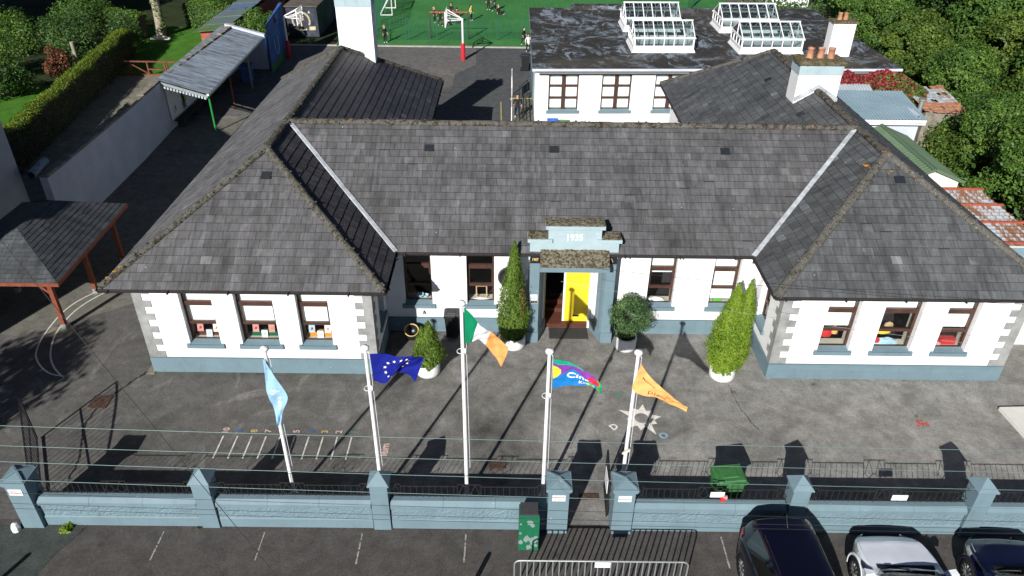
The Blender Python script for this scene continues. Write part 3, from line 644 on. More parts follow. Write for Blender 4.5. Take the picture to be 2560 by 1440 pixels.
mb = MB(); mb.box(-11.95, -11.68, 19.2, 19.75, 0, 0.03); structure(mb, 'concrete_patch', M['concrete_old'])
# weeds
def weed(x, y, s, mat, label, seed):
    rng = np.random.default_rng(seed); n = 70; a = rng.uniform(0, 6.28, n); r = rng.uniform(0.1, 1, n) * s
    p = np.stack([x + np.cos(a) * r, y + np.sin(a) * r, rng.uniform(0.02, s * 0.7, n)], 1)
    tag(leaf_obj('weed', p, np.stack([np.cos(a), np.sin(a), np.ones(n)], 1), s * 0.55, mat, seed=seed, aspect=1.6), label, 'weed')
weed(-11.35, 13.0 - 0.12, 0.17, M['thuja_bright'], 'bright green weed at the foot of the wall beside the left gate pillar', 1)
weed(-8.0, 12.95, 0.05, M['leaf_y'], 'small tuft at the foot of the second pillar', 2)
def litter(name, x0, x1, y0, y1, n, mat, seed, sz=0.035):
    rng = np.random.default_rng(seed); p = np.stack([rng.uniform(x0, x1, n), y1 - (y1 - y0) * rng.uniform(0, 1, n) ** 2, rng.uniform(0.006, 0.015, n)], 1)
    o = leaf_obj(name, p, np.tile([0, 0, 1.0], (n, 1)), sz, mat, seed=seed, jitter=0.2); tag(o, kind='stuff')
litter('fallen_leaves', -11.2, 1.0, 12.6, 13.0, 900, M['leaf_red'], 4, 0.022); litter('fallen_leaves', 3.4, 12.5, 12.6, 13.0, 450, M['leaf_red'], 5, 0.022)
litter('moss_growth', -11.6, -4.4, 19.0, 19.35, 900, M['hedge'], 6, 0.025); litter('moss_growth', 8.6, 16.4, 19.0, 19.36, 700, M['hedge'], 7, 0.022)

# ================================================================ SCHOOL
school = thing('school_building', 'long white school with grey slate hipped roofs and a blue entrance dated 1935', 'school', (2.2, 25, 0))
E_ = 3.6; RZ = 6.38
LX0, LX1, LXr = -12.32, -3.74, -8.03
RX0, RX1, RXr = 7.97, 16.79, 12.38
YF, YB = 18.75, 39.8; CF, CR, CB = 21.20, 25.61, 30.0
# walls: plinth and wall are separate parts
W = MB(); PL = MB(); PH = 0.61
def seg(a, b, ops=(), c0=True, c1=True):
    wall(W, a, b, PH, 3.62, 0.35, ops)
    aa = Vector((a[0], a[1])); bb = Vector((b[0], b[1])); d = (bb - aa).normalized(); n = Vector((d.y, -d.x)) * 0.03
    e0 = -0.03 if abs(d.x) > 0.5 else (0.352 if c0 else 0.0); e1 = -0.03 if abs(d.x) > 0.5 else (0.352 if c1 else 0.0)
    q0 = aa + n + d * e0; q1 = bb + n - d * e1; w = -n.normalized() * 0.38
    for q0, q1 in ([(q0, q1)] if not (c0 == 'door') else [(q0, Vector((1.1, q0.y))), (Vector((3.0, q0.y)), q1)]): PL.hexa([(q0.x, q0.y, 0), (q1.x, q1.y, 0), (q1.x + w.x, q1.y + w.y, 0), (q0.x + w.x, q0.y + w.y, 0)], [(q0.x, q0.y, PH - 0.03), (q1.x, q1.y, PH - 0.03), (q1.x + w.x, q1.y + w.y, PH), (q0.x + w.x, q0.y + w.y, PH)])
WL = [(-10.30, -9.30), (-8.60, -7.40), (-6.68, -5.68)]; WR = [(9.97, 10.98), (11.75, 12.96), (13.74, 14.74)]
WC = [(-3.66, -2.70), (-1.49, -0.54), (4.77, 5.69), (6.95, 7.87)]
Z0, Z1 = 1.14, 3.30
lx, rx = -11.71, -4.31
seg((lx, 19.37), (rx, 19.37), [(a - lx, b - lx, Z0, Z1) for a, b in WL])
seg((rx, 19.37), (rx, 21.83), [(1.0, 1.95, Z0, Z1)], True, False)
seg((rx, 21.83), (8.54, 21.83), [(a - rx, b - rx, Z0, Z1) for a, b in WC] + [(1.2 - rx, 2.9 - rx, PH, 3.0, 1)], 'door')
seg((8.54, 21.83), (8.54, 19.38), [(0.45, 1.35, Z0, Z1)], False, True)
seg((8.54, 19.38), (16.21, 19.38), [(a - 8.54, b - 8.54, Z0, Z1) for a, b in WR])
seg((16.21, 19.38), (16.21, 39.2)); seg((16.21, 39.2), (8.54, 39.2)); seg((8.54, 39.2), (8.54, 29.4))
seg((8.54, 29.4), (rx, 29.4)); seg((rx, 29.4), (rx, 39.2)); seg((rx, 39.2), (lx, 39.2)); seg((lx, 39.2), (lx, 19.37))
W.build('wall', M['render'], school); PL.build('plinth', M['blue'], school)
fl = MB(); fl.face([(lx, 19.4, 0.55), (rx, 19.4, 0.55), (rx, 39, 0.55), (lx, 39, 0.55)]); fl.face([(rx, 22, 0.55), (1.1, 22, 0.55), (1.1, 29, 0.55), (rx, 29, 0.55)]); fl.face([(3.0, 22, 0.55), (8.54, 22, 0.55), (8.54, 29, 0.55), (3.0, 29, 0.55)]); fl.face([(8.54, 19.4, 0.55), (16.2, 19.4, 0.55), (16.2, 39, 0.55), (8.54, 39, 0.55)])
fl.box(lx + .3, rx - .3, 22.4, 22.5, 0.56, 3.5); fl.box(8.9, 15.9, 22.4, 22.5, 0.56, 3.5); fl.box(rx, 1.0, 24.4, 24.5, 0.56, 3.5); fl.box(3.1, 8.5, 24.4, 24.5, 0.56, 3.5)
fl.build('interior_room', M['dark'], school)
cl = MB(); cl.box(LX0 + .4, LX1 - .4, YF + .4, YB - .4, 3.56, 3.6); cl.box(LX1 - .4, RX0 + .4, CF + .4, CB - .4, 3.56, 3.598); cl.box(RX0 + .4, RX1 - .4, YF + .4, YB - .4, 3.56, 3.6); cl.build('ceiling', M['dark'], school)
# quoins
hh = (3.30 - PH) / 11
for (x, y, sx) in ((lx, 19.37, 1), (rx, 19.37, -1), (8.54, 19.38, 1), (16.21, 19.38, -1)):
    q = MB()
    for k in range(11):
        z0 = PH + k * hh; long_ = (k % 2 == 0); w = (0.52 if long_ else 0.27)
        xa, xb = sorted((x - sx * 0.02, x + sx * w)); q.box(xa, xb, y - 0.02, y + 0.05, z0 + (0.0 if k else 0.004), z0 + hh)
        wy = 0.27 if long_ else 0.45
        xa, xb = sorted((x - sx * 0.02, x + sx * 0.05)); q.box(xa, xb, y + 0.051, y + wy, z0 + (0.0 if k else 0.004), z0 + hh)
    q.build('quoin_column', M['quoin'], school)
# windows
def window(parent, x0, x1, y, blinds, name='window', z0=Z0, z1=Z1, sill=True, side=None, dep=0.20, t1=2.62, t2=1.86, cross=False, label=None):
    """frame with transoms; y = outer wall face. side: function mapping (x,y,z)->world for other walls"""
    f = side or (lambda x, yy, z: (x, yy, z))
    def bx(mb, a, b, c, d, e, g_): 
        mb.hexa([f(a, c, e), f(b, c, e), f(b, d, e), f(a, d, e)], [f(a, c, g_), f(b, c, g_), f(b, d, g_), f(a, d, g_)])
    F = 0.065; Y0 = y + dep; Y1 = y + dep + 0.07
    mb = MB(); bx(mb, x0, x0 + F, Y0, Y1, z0, z1); bx(mb, x1 - F, x1, Y0, Y1, z0, z1); bx(mb, x0 + F, x1 - F, Y0, Y1, z0, z0 + 0.09); bx(mb, x0 + F, x1 - F, Y0, Y1, z1 - F, z1)
    if cross:
        xm = (x0 + x1) / 2; bx(mb, xm - 0.10, xm + 0.10, Y0 - 0.01, Y1 + .004, z0 + 0.08, z1 - F + .01)
        for t in (z0 + (z1 - z0) * 0.36, z0 + (z1 - z0) * 0.69): bx(mb, x0 + F, xm - 0.10, Y0 - .005, Y1, t - 0.055, t + 0.055); bx(mb, xm + 0.10, x1 - F, Y0 - .005, Y1, t - 0.055, t + 0.055)
    else:
        bx(mb, x0 + F, x1 - F, Y0 - 0.03, Y1, t1 - 0.065, t1 + 0.065); bx(mb, x0 + F, x1 - F, Y0 - 0.02, Y1, t2 - 0.045, t2 + 0.055)
        s = 0.035
        bx(mb, x0 + F, x0 + F + s, Y0 - .015, Y1 - .01, t2 + 0.055, t1 - 0.065); bx(mb, x1 - F - s, x1 - F, Y0 - .015, Y1 - .01, t2 + 0.055, t1 - 0.065)
        bx(mb, x0 + F + s, x1 - F - s, Y0 - .015, Y1 - .01, t1 - 0.065 - s, t1 - 0.065)
    w = mb.build(name, M['brown'], parent)
    if label: w['label'] = label
    g2 = MB(); g2.face([f(x0 + F, Y0 + 0.035, z0 + .09), f(x1 - F, Y0 + 0.035, z0 + .09), f(x1 - F, Y0 + 0.035, z1 - F), f(x0 + F, Y0 + 0.035, z1 - F)]); g2.build('pane', M['glass'], w)
    for k, (a, b) in enumerate(blinds):
        g3 = MB(); bx(g3, x0 + F + .01, x1 - F - .01, Y1 + 0.03, Y1 + 0.036, a, b); g3.build('blind', M['blind'], w)
    if sill:
        s1 = MB(); 
        s1.hexa([f(x0, y - .002, z0 - 0.02), f(x1, y - .002, z0 - 0.02), f(x1, Y0, z0 - 0.02), f(x0, Y0, z0 - 0.02)], [f(x0, y - .002, z0 + 0.015), f(x1, y - .002, z0 + 0.015), f(x1, Y0, z0 + 0.075), f(x0, Y0, z0 + 0.075)])
        bx(s1, x0 - 0.10, x1 + 0.10, y - 0.075, y - 0.002, z0 - 0.13, z0 + 0.0); bx(s1, x0 - 0.1, x0 - .002, y - .06, y - 0.002, z0, z0 + 0.03); bx(s1, x1 + .002, x1 + 0.1, y - .06, y - 0.002, z0, z0 + 0.03)
        s1.build('sill', M['blue'], w)
    s2 = MB(); bx(s2, x0 + .01, x1 - .01, Y1, y + 0.62, z0 + 0.02, z0 + 0.06); bx(s2, x0 - .06, x0, Y1 + .003, y + 0.6, z0, z1); bx(s2, x1, x1 + .06, Y1 + .003, y + 0.6, z0, z1); s2.build('inner_sill', M['inner'], w)
    return w
full = (1.80, 3.28)
window(school, *WL[0], 19.37, [full]); window(school, *WL[1], 19.37, [full]); window(school, *WL[2], 19.37, [full])
window(school, *WR[0], 19.38, [(1.95, 3.28)]); window(school, *WR[1], 19.38, [(2.66, 3.28)]); window(school, *WR[2], 19.38, [(1.95, 3.28)])
window(school, *WC[0], 21.83, []); window(school, *WC[1], 21.83, []); window(school, *WC[2], 21.83, [(2.40, 3.28)]); window(school, *WC[3], 21.83, [(1.35, 3.28)])
window(school, 0.45, 1.35, 0.0, [(2.1, 3.28), (1.4, 2.05)], side=lambda x, y, z: (8.54 + y, 21.83 - x, z))
window(school, 1.0, 1.95, 0.0, [], side=lambda x, y, z: (rx - y, 19.37 + x, z))
# ---- roofs
kw = (RZ - E_) / 4.29; kc = (RZ - E_) / (CR - CF)
def slope_poly(O, U, V, pts3):
    O = Vector(O); U = Vector(U).normalized(); V = Vector(V).normalized(); return [((Vector(p) - O).dot(U), (Vector(p) - O).dot(V)) for p in pts3]
def plane(name, e0, e1, tops, mat, seed, **k):
    """eave e0->e1, tops listed from e1 side to e0 side"""
    O = Vector(e0); U = (Vector(e1) - O).normalized(); t = Vector(tops[0]) - O; V = (t - U * t.dot(U)).normalized()
    return slates(school, O, U, V, slope_poly(O, U, V, [e0, e1] + list(tops)), mat, seed=seed, name=name, **k)
LA, LB = (LXr, 23.10, RZ), (LXr, 35.55, RZ); RA, RB = (RXr, 23.2, RZ), (RXr, 35.95, RZ)
plane('roof_slope', (LX0, YF, E_), (LX1, YF, E_), [LA], M['slate'], 11)
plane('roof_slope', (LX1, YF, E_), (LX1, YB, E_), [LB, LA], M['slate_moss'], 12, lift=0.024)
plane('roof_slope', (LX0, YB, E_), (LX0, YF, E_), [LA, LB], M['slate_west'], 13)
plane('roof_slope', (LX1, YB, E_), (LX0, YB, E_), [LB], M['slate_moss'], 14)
plane('roof_slope', (RX0, YF, E_), (RX1, YF, E_), [RA], M['slate_right'], 15)
plane('roof_slope', (RX1, YF, E_), (RX1, YB, E_), [RB, RA], M['slate_right'], 16)
plane('roof_slope', (RX0, YB, E_), (RX0, YF, E_), [RA, RB], M['slate_right'], 17)
plane('roof_slope', (RX1, YB, E_), (RX0, YB, E_), [RB], M['slate_right'], 18)
plane('roof_slope', (LX1, CF, E_), (RX0, CF, E_), [(RXr, CR, RZ), (LXr, CR, RZ)], M['slate'], 19)
plane('roof_slope', (RX0, CB, E_), (LX1, CB, E_), [(LXr, CR, RZ), (RXr, CR, RZ)], M['slate'], 20)
up = lambda p, d=0.03: (p[0], p[1], p[2] + d)
ridge(school, up(LA), up(LB), M['ridge_moss'], 0.13, seed=1); ridge(school, up((LX0 + .05, YF + .05, E_)), up(LA), M['ridge_moss'], 0.12, seed=2, name='hip_tiles'); ridge(school, up((LX1 - .05, YF + .05, E_)), up(LA), M['ridge_moss'], 0.12, seed=3, name='hip_tiles')
ridge(school, up((LX1, YB, E_)), up(LB), M['ridge_moss'], 0.12, seed=4, name='hip_tiles'); ridge(school, up((LX0, YB, E_)), up(LB), M['ridge_moss'], 0.12, seed=5, name='hip_tiles')
ridge(school, up(RA), up(RB), M['ridge_lichen'], 0.14, seed=6); ridge(school, up((RX0 + .05, YF + .05, E_)), up(RA), M['ridge'], 0.15, seed=7, name='hip_tiles'); ridge(school, up((RX1 - .05, YF + .05, E_)), up(RA), M['ridge'], 0.15, seed=8, name='hip_tiles')
ridge(school, up((RX0, YB, E_)), up(RB), M['ridge_lichen'], 0.11, seed=9, name='hip_tiles'); ridge(school, up((RX1, YB, E_)), up(RB), M['ridge_lichen'], 0.11, seed=10, name='hip_tiles')
ridge(school, up((LXr + .1, CR, RZ)), up((RXr - .1, CR, RZ)), M['ridge_lichen'], 0.13, seed=11)
# orange lichen cushions where the right hips meet
rn = random.Random(21); lc = MB()
def cushion(c, s_):
    rows = []
    for k in range(4):
        ph = k / 3 * math.pi * .5; rows.append([Vector(c) - Vector((0, 0, .03)) + Vector((math.cos(w) * s_ * math.cos(ph) * rn.uniform(.7, 1.2), math.sin(w) * s_ * math.cos(ph) * rn.uniform(.7, 1.2), math.sin(ph) * s_ * .16)) for w in [2 * math.pi * q / 9 for q in range(9)]])
    lc.grid(rows, True)
for (dx, dy, dz, s_) in [(0.0, .05, .10, .16), (-.12, -.12, .02, .13), (.1, .2, .09, .10), (0, .5, .09, .08), (-.62, -.1, -.32, .14), (-.55, -.35, -.30, .08), (.02, -.55, -.32, .08), (-.1, -.6, -.36, .07), (0, 1.3, .1, .09), (.02, 2.0, .1, .07)]: cushion((RXr + dx, 23.2 + dy, RZ + dz), s_)
for (x, s_) in [(-2.1, .07), (1.0, .05), (9.8, .08), (6.4, .05), (11.6, .06), (-5.4, .05)]: cushion((x, CR - .02, RZ + .12), s_)
for t in (.06, .1, .13): cushion((LX0 + 4.29 * t, YF + 4.35 * t, E_ + 2.78 * t + .13), .07)
for t in (.0, .05, .1, .16, .3): cushion((RXr - 4.41 * t, 35.95 + 3.85 * t, RZ - 2.78 * t + .12), .09)
M['lichen'] = simple('orange_lichen', (0.42, 0.20, 0.04), 0.95, var=.4, scale=14, bump=.8)
lc.build('lichen', M['lichen'], school, True)['kind'] = 'stuff'
# valleys
def valley(a, b):
    a = Vector(a); b = Vector(b); mb = MB(); d = (b - a); n = 14; sd = Vector((d.y, -d.x, 0)).normalized() * 0.085; r = random.Random(3)
    for i in range(n):
        p = a + d * i / n; q_ = a + d * (i + 1) / n; j = Vector((0, 0, 0.045 + r.uniform(0, 0.008)))
        mb.hexa([p - sd + j, p + sd + j, q_ + sd + j, q_ - sd + j], [p - sd * .8 + j * 1.5, p + sd * .8 + j * 1.5, q_ + sd * .8 + j * 1.5, q_ - sd * .8 + j * 1.5])
    mb.build('valley_flashing', M['lead'], school)
valley((LX1 + 0.02, CF - 0.05, E_ + .0), (LXr + .12, CR - .05, RZ - .02)); valley((RX0 - 0.02, CF - 0.05, E_ + .0), (RXr - .12, CR - .05, RZ - .02))
# gutters, fascia, soffit
gt = MB(); fa = MB()
for a, b in [((LX0, YF), (LX1, YF)), ((LX1, YF), (LX1, CF)), ((LX1, CF), (RX0, CF)), ((RX0, CF), (RX0, YF)), ((RX0, YF), (RX1, YF)), ((RX1, YF), (RX1, YB)), ((RX1, YB), (RX0, YB)), ((RX0, YB), (RX0, CB)), ((RX0, CB), (LX1, CB)), ((LX1, CB), (LX1, YB)), ((LX1, YB), (LX0, YB)), ((LX0, YB), (LX0, YF))]:
    a = Vector((*a, 0)); b = Vector((*b, 0)); d = (b - a).normalized(); n = Vector((d.y, -d.x, 0))
    rows = []
    for p in (a, b): rows.append([p + n * (0.035 + 0.048 * math.cos(t)) + Vector((0, 0, E_ - 0.03 + 0.048 * math.sin(t))) for t in [math.pi + math.pi * k / 8 for k in range(9)]])
    gt.grid(rows); rows = [[p + n * (0.035 + 0.040 * math.cos(t)) + Vector((0, 0, E_ - 0.028 + 0.040 * math.sin(t))) for t in [math.pi + math.pi * k / 8 for k in range(9)]] for p in (a, b)]; gt.grid(rows)
    L = (b - a).length
    for k in range(int(L / 1.8) + 1):
        p = a + d * (0.3 + 1.8 * k)
        if (p - a).length < L: gt.hexa([p - d * .02 - n * .02 + Vector((0, 0, E_ - .1)), p + d * .02 - n * .02 + Vector((0, 0, E_ - .1)), p + d * .02 + n * .11 + Vector((0, 0, E_ - .1)), p - d * .02 + n * .11 + Vector((0, 0, E_ - .1))], [p - d * .02 - n * .02 + Vector((0, 0, E_ - .02)), p + d * .02 - n * .02 + Vector((0, 0, E_ - .02)), p + d * .02 + n * .11 + Vector((0, 0, E_ - .02)), p - d * .02 + n * .11 + Vector((0, 0, E_ - .02))])
    fa.hexa([a - n * 0.05 + Vector((0, 0, E_ - .13)), b - n * 0.05 + Vector((0, 0, E_ - .13)), b - n * 0.02 + Vector((0, 0, E_ - .13)), a - n * 0.02 + Vector((0, 0, E_ - .13))], [a - n * 0.05 + Vector((0, 0, E_ - .02)), b - n * 0.05 + Vector((0, 0, E_ - .02)), b - n * 0.02 + Vector((0, 0, E_ - .02)), a - n * 0.02 + Vector((0, 0, E_ - .02))])
    fa.hexa([a - n * 0.65 + Vector((0, 0, E_ - .13)), b - n * 0.65 + Vector((0, 0, E_ - .13)), b - n * 0.05 + Vector((0, 0, E_ - .13)), a - n * 0.05 + Vector((0, 0, E_ - .13))], [a - n * 0.65 + Vector((0, 0, E_ - .115)), b - n * 0.65 + Vector((0, 0, E_ - .115)), b - n * 0.05 + Vector((0, 0, E_ - .115)), a - n * 0.05 + Vector((0, 0, E_ - .115))])
gt.build('gutter', M['gutter'], school); fa.build('fascia', M['fascia'], school)
# slate vents
def roof_vent(O, U, V, w=0.33, h=0.28):
    O = Vector(O); U = Vector(U).normalized(); V = Vector(V).normalized(); N = U.cross(V); N = N if N.z > 0 else -N; mb = MB()
    a = [O - U * w / 2 - V * h / 2, O + U * w / 2 - V * h / 2, O + U * w / 2 + V * h / 2, O - U * w / 2 + V * h / 2]
    mb.hexa([p + N * .0 for p in a], [a[0] + N * .05, a[1] + N * .05, a[2] + N * .028, a[3] + N * .028]); mb.build('roof_vent', M['vent'], school)
Vc = Vector((0, 1, kc)); Vw = Vector((0, 1, (RZ - E_) / 4.35))
for x in (-2.88, 1.49, 7.49): roof_vent((x, 24.70, E_ + kc * 3.5), (1, 0, 0), Vc)
roof_vent((-7.88, 22.2, E_ + (22.2 - YF) * (RZ - E_) / 4.35), (1, 0, 0), Vw); roof_vent((12.59, 22.35, E_ + (22.35 - YF) * (RZ - E_) / 4.45), (1, 0, 0), Vw)
kr = (RZ - E_) / 4.41
for y in (33.27, 28.71): roof_vent((11.46, y, E_ + kr * (11.46 - RX0)), (0, -1, 0), (1, 0, kr), 0.30, 0.30)
# chimneys
def pots(parent, xs, y, z, h=0.5, r=0.13):
    for x in xs:
        mb = MB(); mb.lathe([(r * 1.12, z), (r * 1.12, z + 0.05), (r, z + 0.06), (r * 0.97, z + h - 0.06), (r * 1.08, z + h - 0.05), (r * 1.08, z + h), (r * 0.8, z + h), (r * 0.75, z + 0.1)], (x, y, 0), 16); mb.build('chimney_pot', M['terracotta'], parent, True)
def mosscap(x0, x1, y0, y1, z0, z1, mat, parent, name='chimney_cap', seed=1, lump=0.05, n=26, m=12):
    rng = random.Random(seed); mb = MB(); rows = []
    for j in range(m + 1):
        r = []
        for i in range(n + 1):
            e = 1 if 0 < i < n and 0 < j < m else 0
            r.append((x0 + (x1 - x0) * i / n + (rng.uniform(-.012, .012) if e else rng.uniform(-.012, .012)), y0 + (y1 - y0) * j / m + rng.uniform(-.012, .012), z1 + (rng.uniform(0, lump) if e else rng.uniform(-lump * .3, lump * .2))))
        rows.append(r)
    mb.grid(rows)
    edge = [rows[0][i] for i in range(n + 1)] + [rows[j][n] for j in range(1, m + 1)] + [rows[m][i] for i in range(n - 1, -1, -1)] + [rows[j][0] for j in range(m - 1, 0, -1)]
    lo = [(p[0], p[1], z0) for p in edge]
    for i in range(len(edge)): k = (i + 1) % len(edge); mb.face([lo[i], lo[k], edge[k], edge[i]])
    mb.face(lo[::-1]); return mb.build(name, mat, parent)
def chimney(x0, x1, y0, y1, zb, zt, band, potx, seed, poth=0.5, lump=0.06):
    mb = MB(); mb.box(x0, x1, y0, y1, zb, zt - band); c = mb.build('chimney', M['render'], school)
    if band: b2 = MB(); b2.box(x0 - .02, x1 + .02, y0 - .02, y1 + .02, zt - band, zt); b2.build('chimney_band', M['porchblue'], c)
    mosscap(x0 - .09, x1 + .09, y0 - .09, y1 + .09, zt, zt + 0.14, M['capmoss'], c, seed=seed, lump=lump)
    pots(c, potx, (y0 + y1) / 2, zt + 0.14, poth); return c
chimney(11.50, 13.22, 29.9, 30.85, 4.6, 7.42, 0.40, (11.95, 12.38, 12.80), 1, .42)
chimney(-8.28, -6.62, 36.3, 37.25, 3.7, 8.45, 0.38, (-7.9, -7.45, -7.0), 2, .45)
# lead apron round ridge chimney
mb = MB()
for sx in (-1, 1):
    p = Vector((RXr, 29.86, RZ + .22)); q_ = Vector((RXr + sx * 0.87, 29.86, RZ + .22 - 0.87 * kr)); mb.hexa([p + Vector((0, -.03, -.09)), q_ + Vector((0, -.03, -.09)), q_ + Vector((0, .03, -.09)), p + Vector((0, .03, -.09))], [p + Vector((0, -.03, .06)), q_ + Vector((0, -.03, .06)), q_ + Vector((0, .03, .06)), p + Vector((0, .03, .06))])
mb.build('chimney_flashing', M['lead'], school)
# ---- entrance porch
pr = MB(); PY = 21.25
pr.box(0.66, 0.985, PY, 21.83, 0.42, 3.42); pr.box(3.20, 3.52, PY, 21.83, 0.42, 3.42)
pr.box(0.60, 1.0, PY - 0.05, 21.83, 0.0, 0.42); pr.box(3.185, 3.58, PY - 0.05, 21.83, 0.0, 0.42)
for s_, xa, xb in ((1, 0.985, 1.24), (-1, 3.20, 2.92)):      # splayed fluted reveals
    pts = []; n = 3
    for k in range(n):
        for t in (0.0, 0.12, 0.5, 0.88):
            tt = (k + t) / n; dd = 0.03 if t == 0.5 else (0.012 if t in (0.12, 0.88) else 0.0)
            pts.append((xa + (xb - xa) * tt + s_ * dd * 0.8, PY + 0.02 + 0.85 * tt - dd * 0.3))
    pts.append((xb, PY + 0.87)); side = [(xb - s_ * 0.5, PY + 0.87), (xa - s_ * 0.1, PY + 0.02)]
    loop = pts + side
    if s_ < 0: loop = loop[::-1]
    pr.hexa([(x, y, 0.42) for x, y in loop], [(x, y, 3.0) for x, y in loop])
    lp = [(xa, PY - .03), (xb + s_ * .05, PY + 0.85), (xb - s_ * .5, PY + .88), (xa - s_ * .05, PY)]
    if s_ < 0: lp = lp[::-1]
    pr.hexa([(x, y, 0.0) for x, y in lp], [(x, y, 0.418) for x, y in lp])
pr.box(0.985, 3.20, PY + .02, 22.2, 2.85, 3.42)
pr.build('porch', M['blue'], school)
pu = MB(); pu.box(0.64, 3.54, PY, 21.72, 3.42, 4.02); pu.box(1.23, 2.95, PY + .002, 21.70, 4.02, 4.50)
pu.box(1.13, 3.05, PY - .08, 21.76, 4.50, 4.62); pu.box(0.56, 1.36, PY - .08, 21.76, 4.02, 4.14); pu.box(2.82, 3.62, PY - .08, 21.76, 4.02, 4.14)
pu.box(1.66, 2.47, PY - .012, PY, 4.0, 4.38)
pu.build('porch_parapet', M['porchblue'], school)
mosscap(1.13, 3.05, PY - .06, 21.75, 4.622, 4.645, M['canopy'], school, 'parapet_top', 4, 0.03); mosscap(0.57, 1.22, PY - .06, 21.75, 4.145, 4.16, M['canopy'], school, 'parapet_top', 5, 0.03, 12); mosscap(2.96, 3.61, PY - .06, 21.75, 4.145, 4.16, M['canopy'], school, 'parapet_top', 6, 0.03, 12)
cn = MB(); cn.hexa([(1.0, PY - .48, 3.17), (3.24, PY - .48, 3.17), (3.24, PY, 3.17), (1.0, PY, 3.17)], [(1.0, PY - .48, 3.335), (3.24, PY - .48, 3.335), (3.2, PY, 3.40), (1.0, PY, 3.40)]); cn.build('porch_canopy', M['blue'], school)
rng = random.Random(8); cm = MB(); rows = []
for j in range(15):
    rows.append([(0.99 + 2.24 * i / 46 + rng.uniform(-.01, .01), PY - .50 + 0.50 * j / 14 + rng.uniform(-.01, .01), 3.345 + (0.37 * j / 14) + rng.uniform(0, .045)) for i in range(47)])
cm.grid(rows); e = rows[0]; cm.grid([[(p[0], p[1], 3.336) for p in e], e]); e = [r[0] for r in rows]; cm.grid([e, [(p[0], p[1], 3.336) for p in e]]); e = [r[-1] for r in rows]; cm.grid([[(p[0], p[1], 3.336) for p in e], e]); cm.build('canopy_moss', M['canopy'], school)
t = MB(); put_text(t, '1935', 0.33, lambda u, v: (2.07 + u * 0.86, PY - .02, 4.19 + v), 0.005)
t.build('date_lettering', M['white'], school)
pq = MB(); pq.mat(M['black']).box(0.66, 0.98, PY - .03, PY - .002, 3.22, 3.50); pq.mat(M['mk_yellow']); put_text(pq, '1987', 0.15, lambda u, v: (0.82 + u * 0.72, PY - .034, 3.36 + v), 0.005); pq.build('date_plaque', None, school)
pq = MB(); pq.mat(M['black']).box(3.21, 3.51, PY - .03, PY - .002, 3.22, 3.50); pq.mat(M['m_pink']); pq.tube([(3.27, PY - .04, 3.44), (3.33, PY - .04, 3.42), (3.38, PY - .04, 3.33), (3.37, PY - .04, 3.30)], 0.014, 6); pq.build('dark_plaque', None, school)
# doors, lobby
dr = MB(); dr.box(1.98, 2.80, 22.30, 22.36, 0.17, 2.85)
for k in range(7): dr.box(2.04 + k * 0.11, 2.046 + k * 0.11, 22.294, 22.30, 0.2, 2.83)
d1 = dr.build('door', M['yellow'], school); mb = MB(); mb.box(2.28, 2.50, 22.285, 22.298, 0.38, 0.45); mb.build('letter_plate', M['black'], d1)
dr = MB(); dr.box(1.22, 1.27, 22.38, 23.16, 0.17, 2.85); dr.build('door', M['yellow'], school)
lf = MB(); lf.box(2.80, 2.92, 22.12, 22.4, 0.0, 2.85); lf.box(1.90, 1.975, 22.30, 22.38, 0.17, 2.85); lf.box(1.15, 1.215, 22.2, 22.38, 0, 2.85); lf.build('door_frame', M['white'], school)
lb = MB().mat(M['step']); lb.box(1.2, 2.9, 22.13, 22.9, 0.0, 0.16); lb.box(1.2, 2.9, 22.9, 23.2, 0.0, 0.32); lb.box(1.2, 2.9, 23.2, 23.5, 0.0, 0.5)
lb.mat(M['darkgrey']).box(1.1, 3.0, 23.5, 25.2, 0.0, 0.56); lb.mat(M['inner']).box(1.1, 3.0, 25.2, 25.3, 0.5, 3.3); lb.mat(M['inner']).box(1.1, 1.18, 22.4, 25.2, 0.5, 3.3).box(2.93, 3.0, 22.4, 25.2, 0.0, 3.3); lb.build('entrance_lobby', None, school)
mb = MB(); mb.box(1.42, 2.80, 21.42, 22.08, 0.004, 0.025)
for k in range(22): mb.box(1.45 + k * 0.061, 1.475 + k * 0.061, 21.45, 22.05, 0.025, 0.032)
tag(mb.build('door_mat', M['mat']), 'dark grey rubber mat in front of the yellow door', 'doormat')
mb = MB().mat(M['whitep']).box(0.70, 0.94, PY - .015, PY - .002, 1.62, 1.98); mb.mat(M['black']).box(0.71, 0.93, PY - .018, PY - .015, 1.63, 1.74); mb.mat(M['m_red']); put_text(mb, 'Failte', 0.085, lambda u, v: (0.82 + u * 0.75, PY - .019, 1.93 + v)); mb.mat(M['black']); put_text(mb, 'Fáilte', 0.09, lambda u, v: (0.80 + u * .7, PY - .019, 1.84 + v)); mb.mat(M['white']); put_text(mb, 'RING BELL', 0.05, lambda u, v: (0.82 + u * .6, PY - .021, 1.685 + v))
tag(mb.build('notice_sign'), 'small white and black notice on the blue pier left of the door', 'sign')
# fixtures on the front wall
mb = MB(); n = 28
mb.lathe([(0.0, 0.0), (0.40, 0.0), (0.40, 0.05), (0.34, 0.06), (0.34, 0.045), (0.0, 0.045)], (0, 0, 0), 28); o = mb.build('round_plaque', M['darkgrey'], None, True, True); o.rotation_euler = (math.pi / 2, 0, 0); o.location = (-0.02, 21.825, 2.32); tag(o, 'dark round plaque on the white wall behind the tall conifer', 'plaque')
mb = MB(); mb.tube([(-3.02, 21.83, 0.86), (-3.02, 21.72, 0.86), (-3.02, 21.70, 0.80)], 0.025, 8); tag(mb.build('wall_tap', M['rust']), 'small rusty outlet pipe low on the wall under the first window', 'pipe')

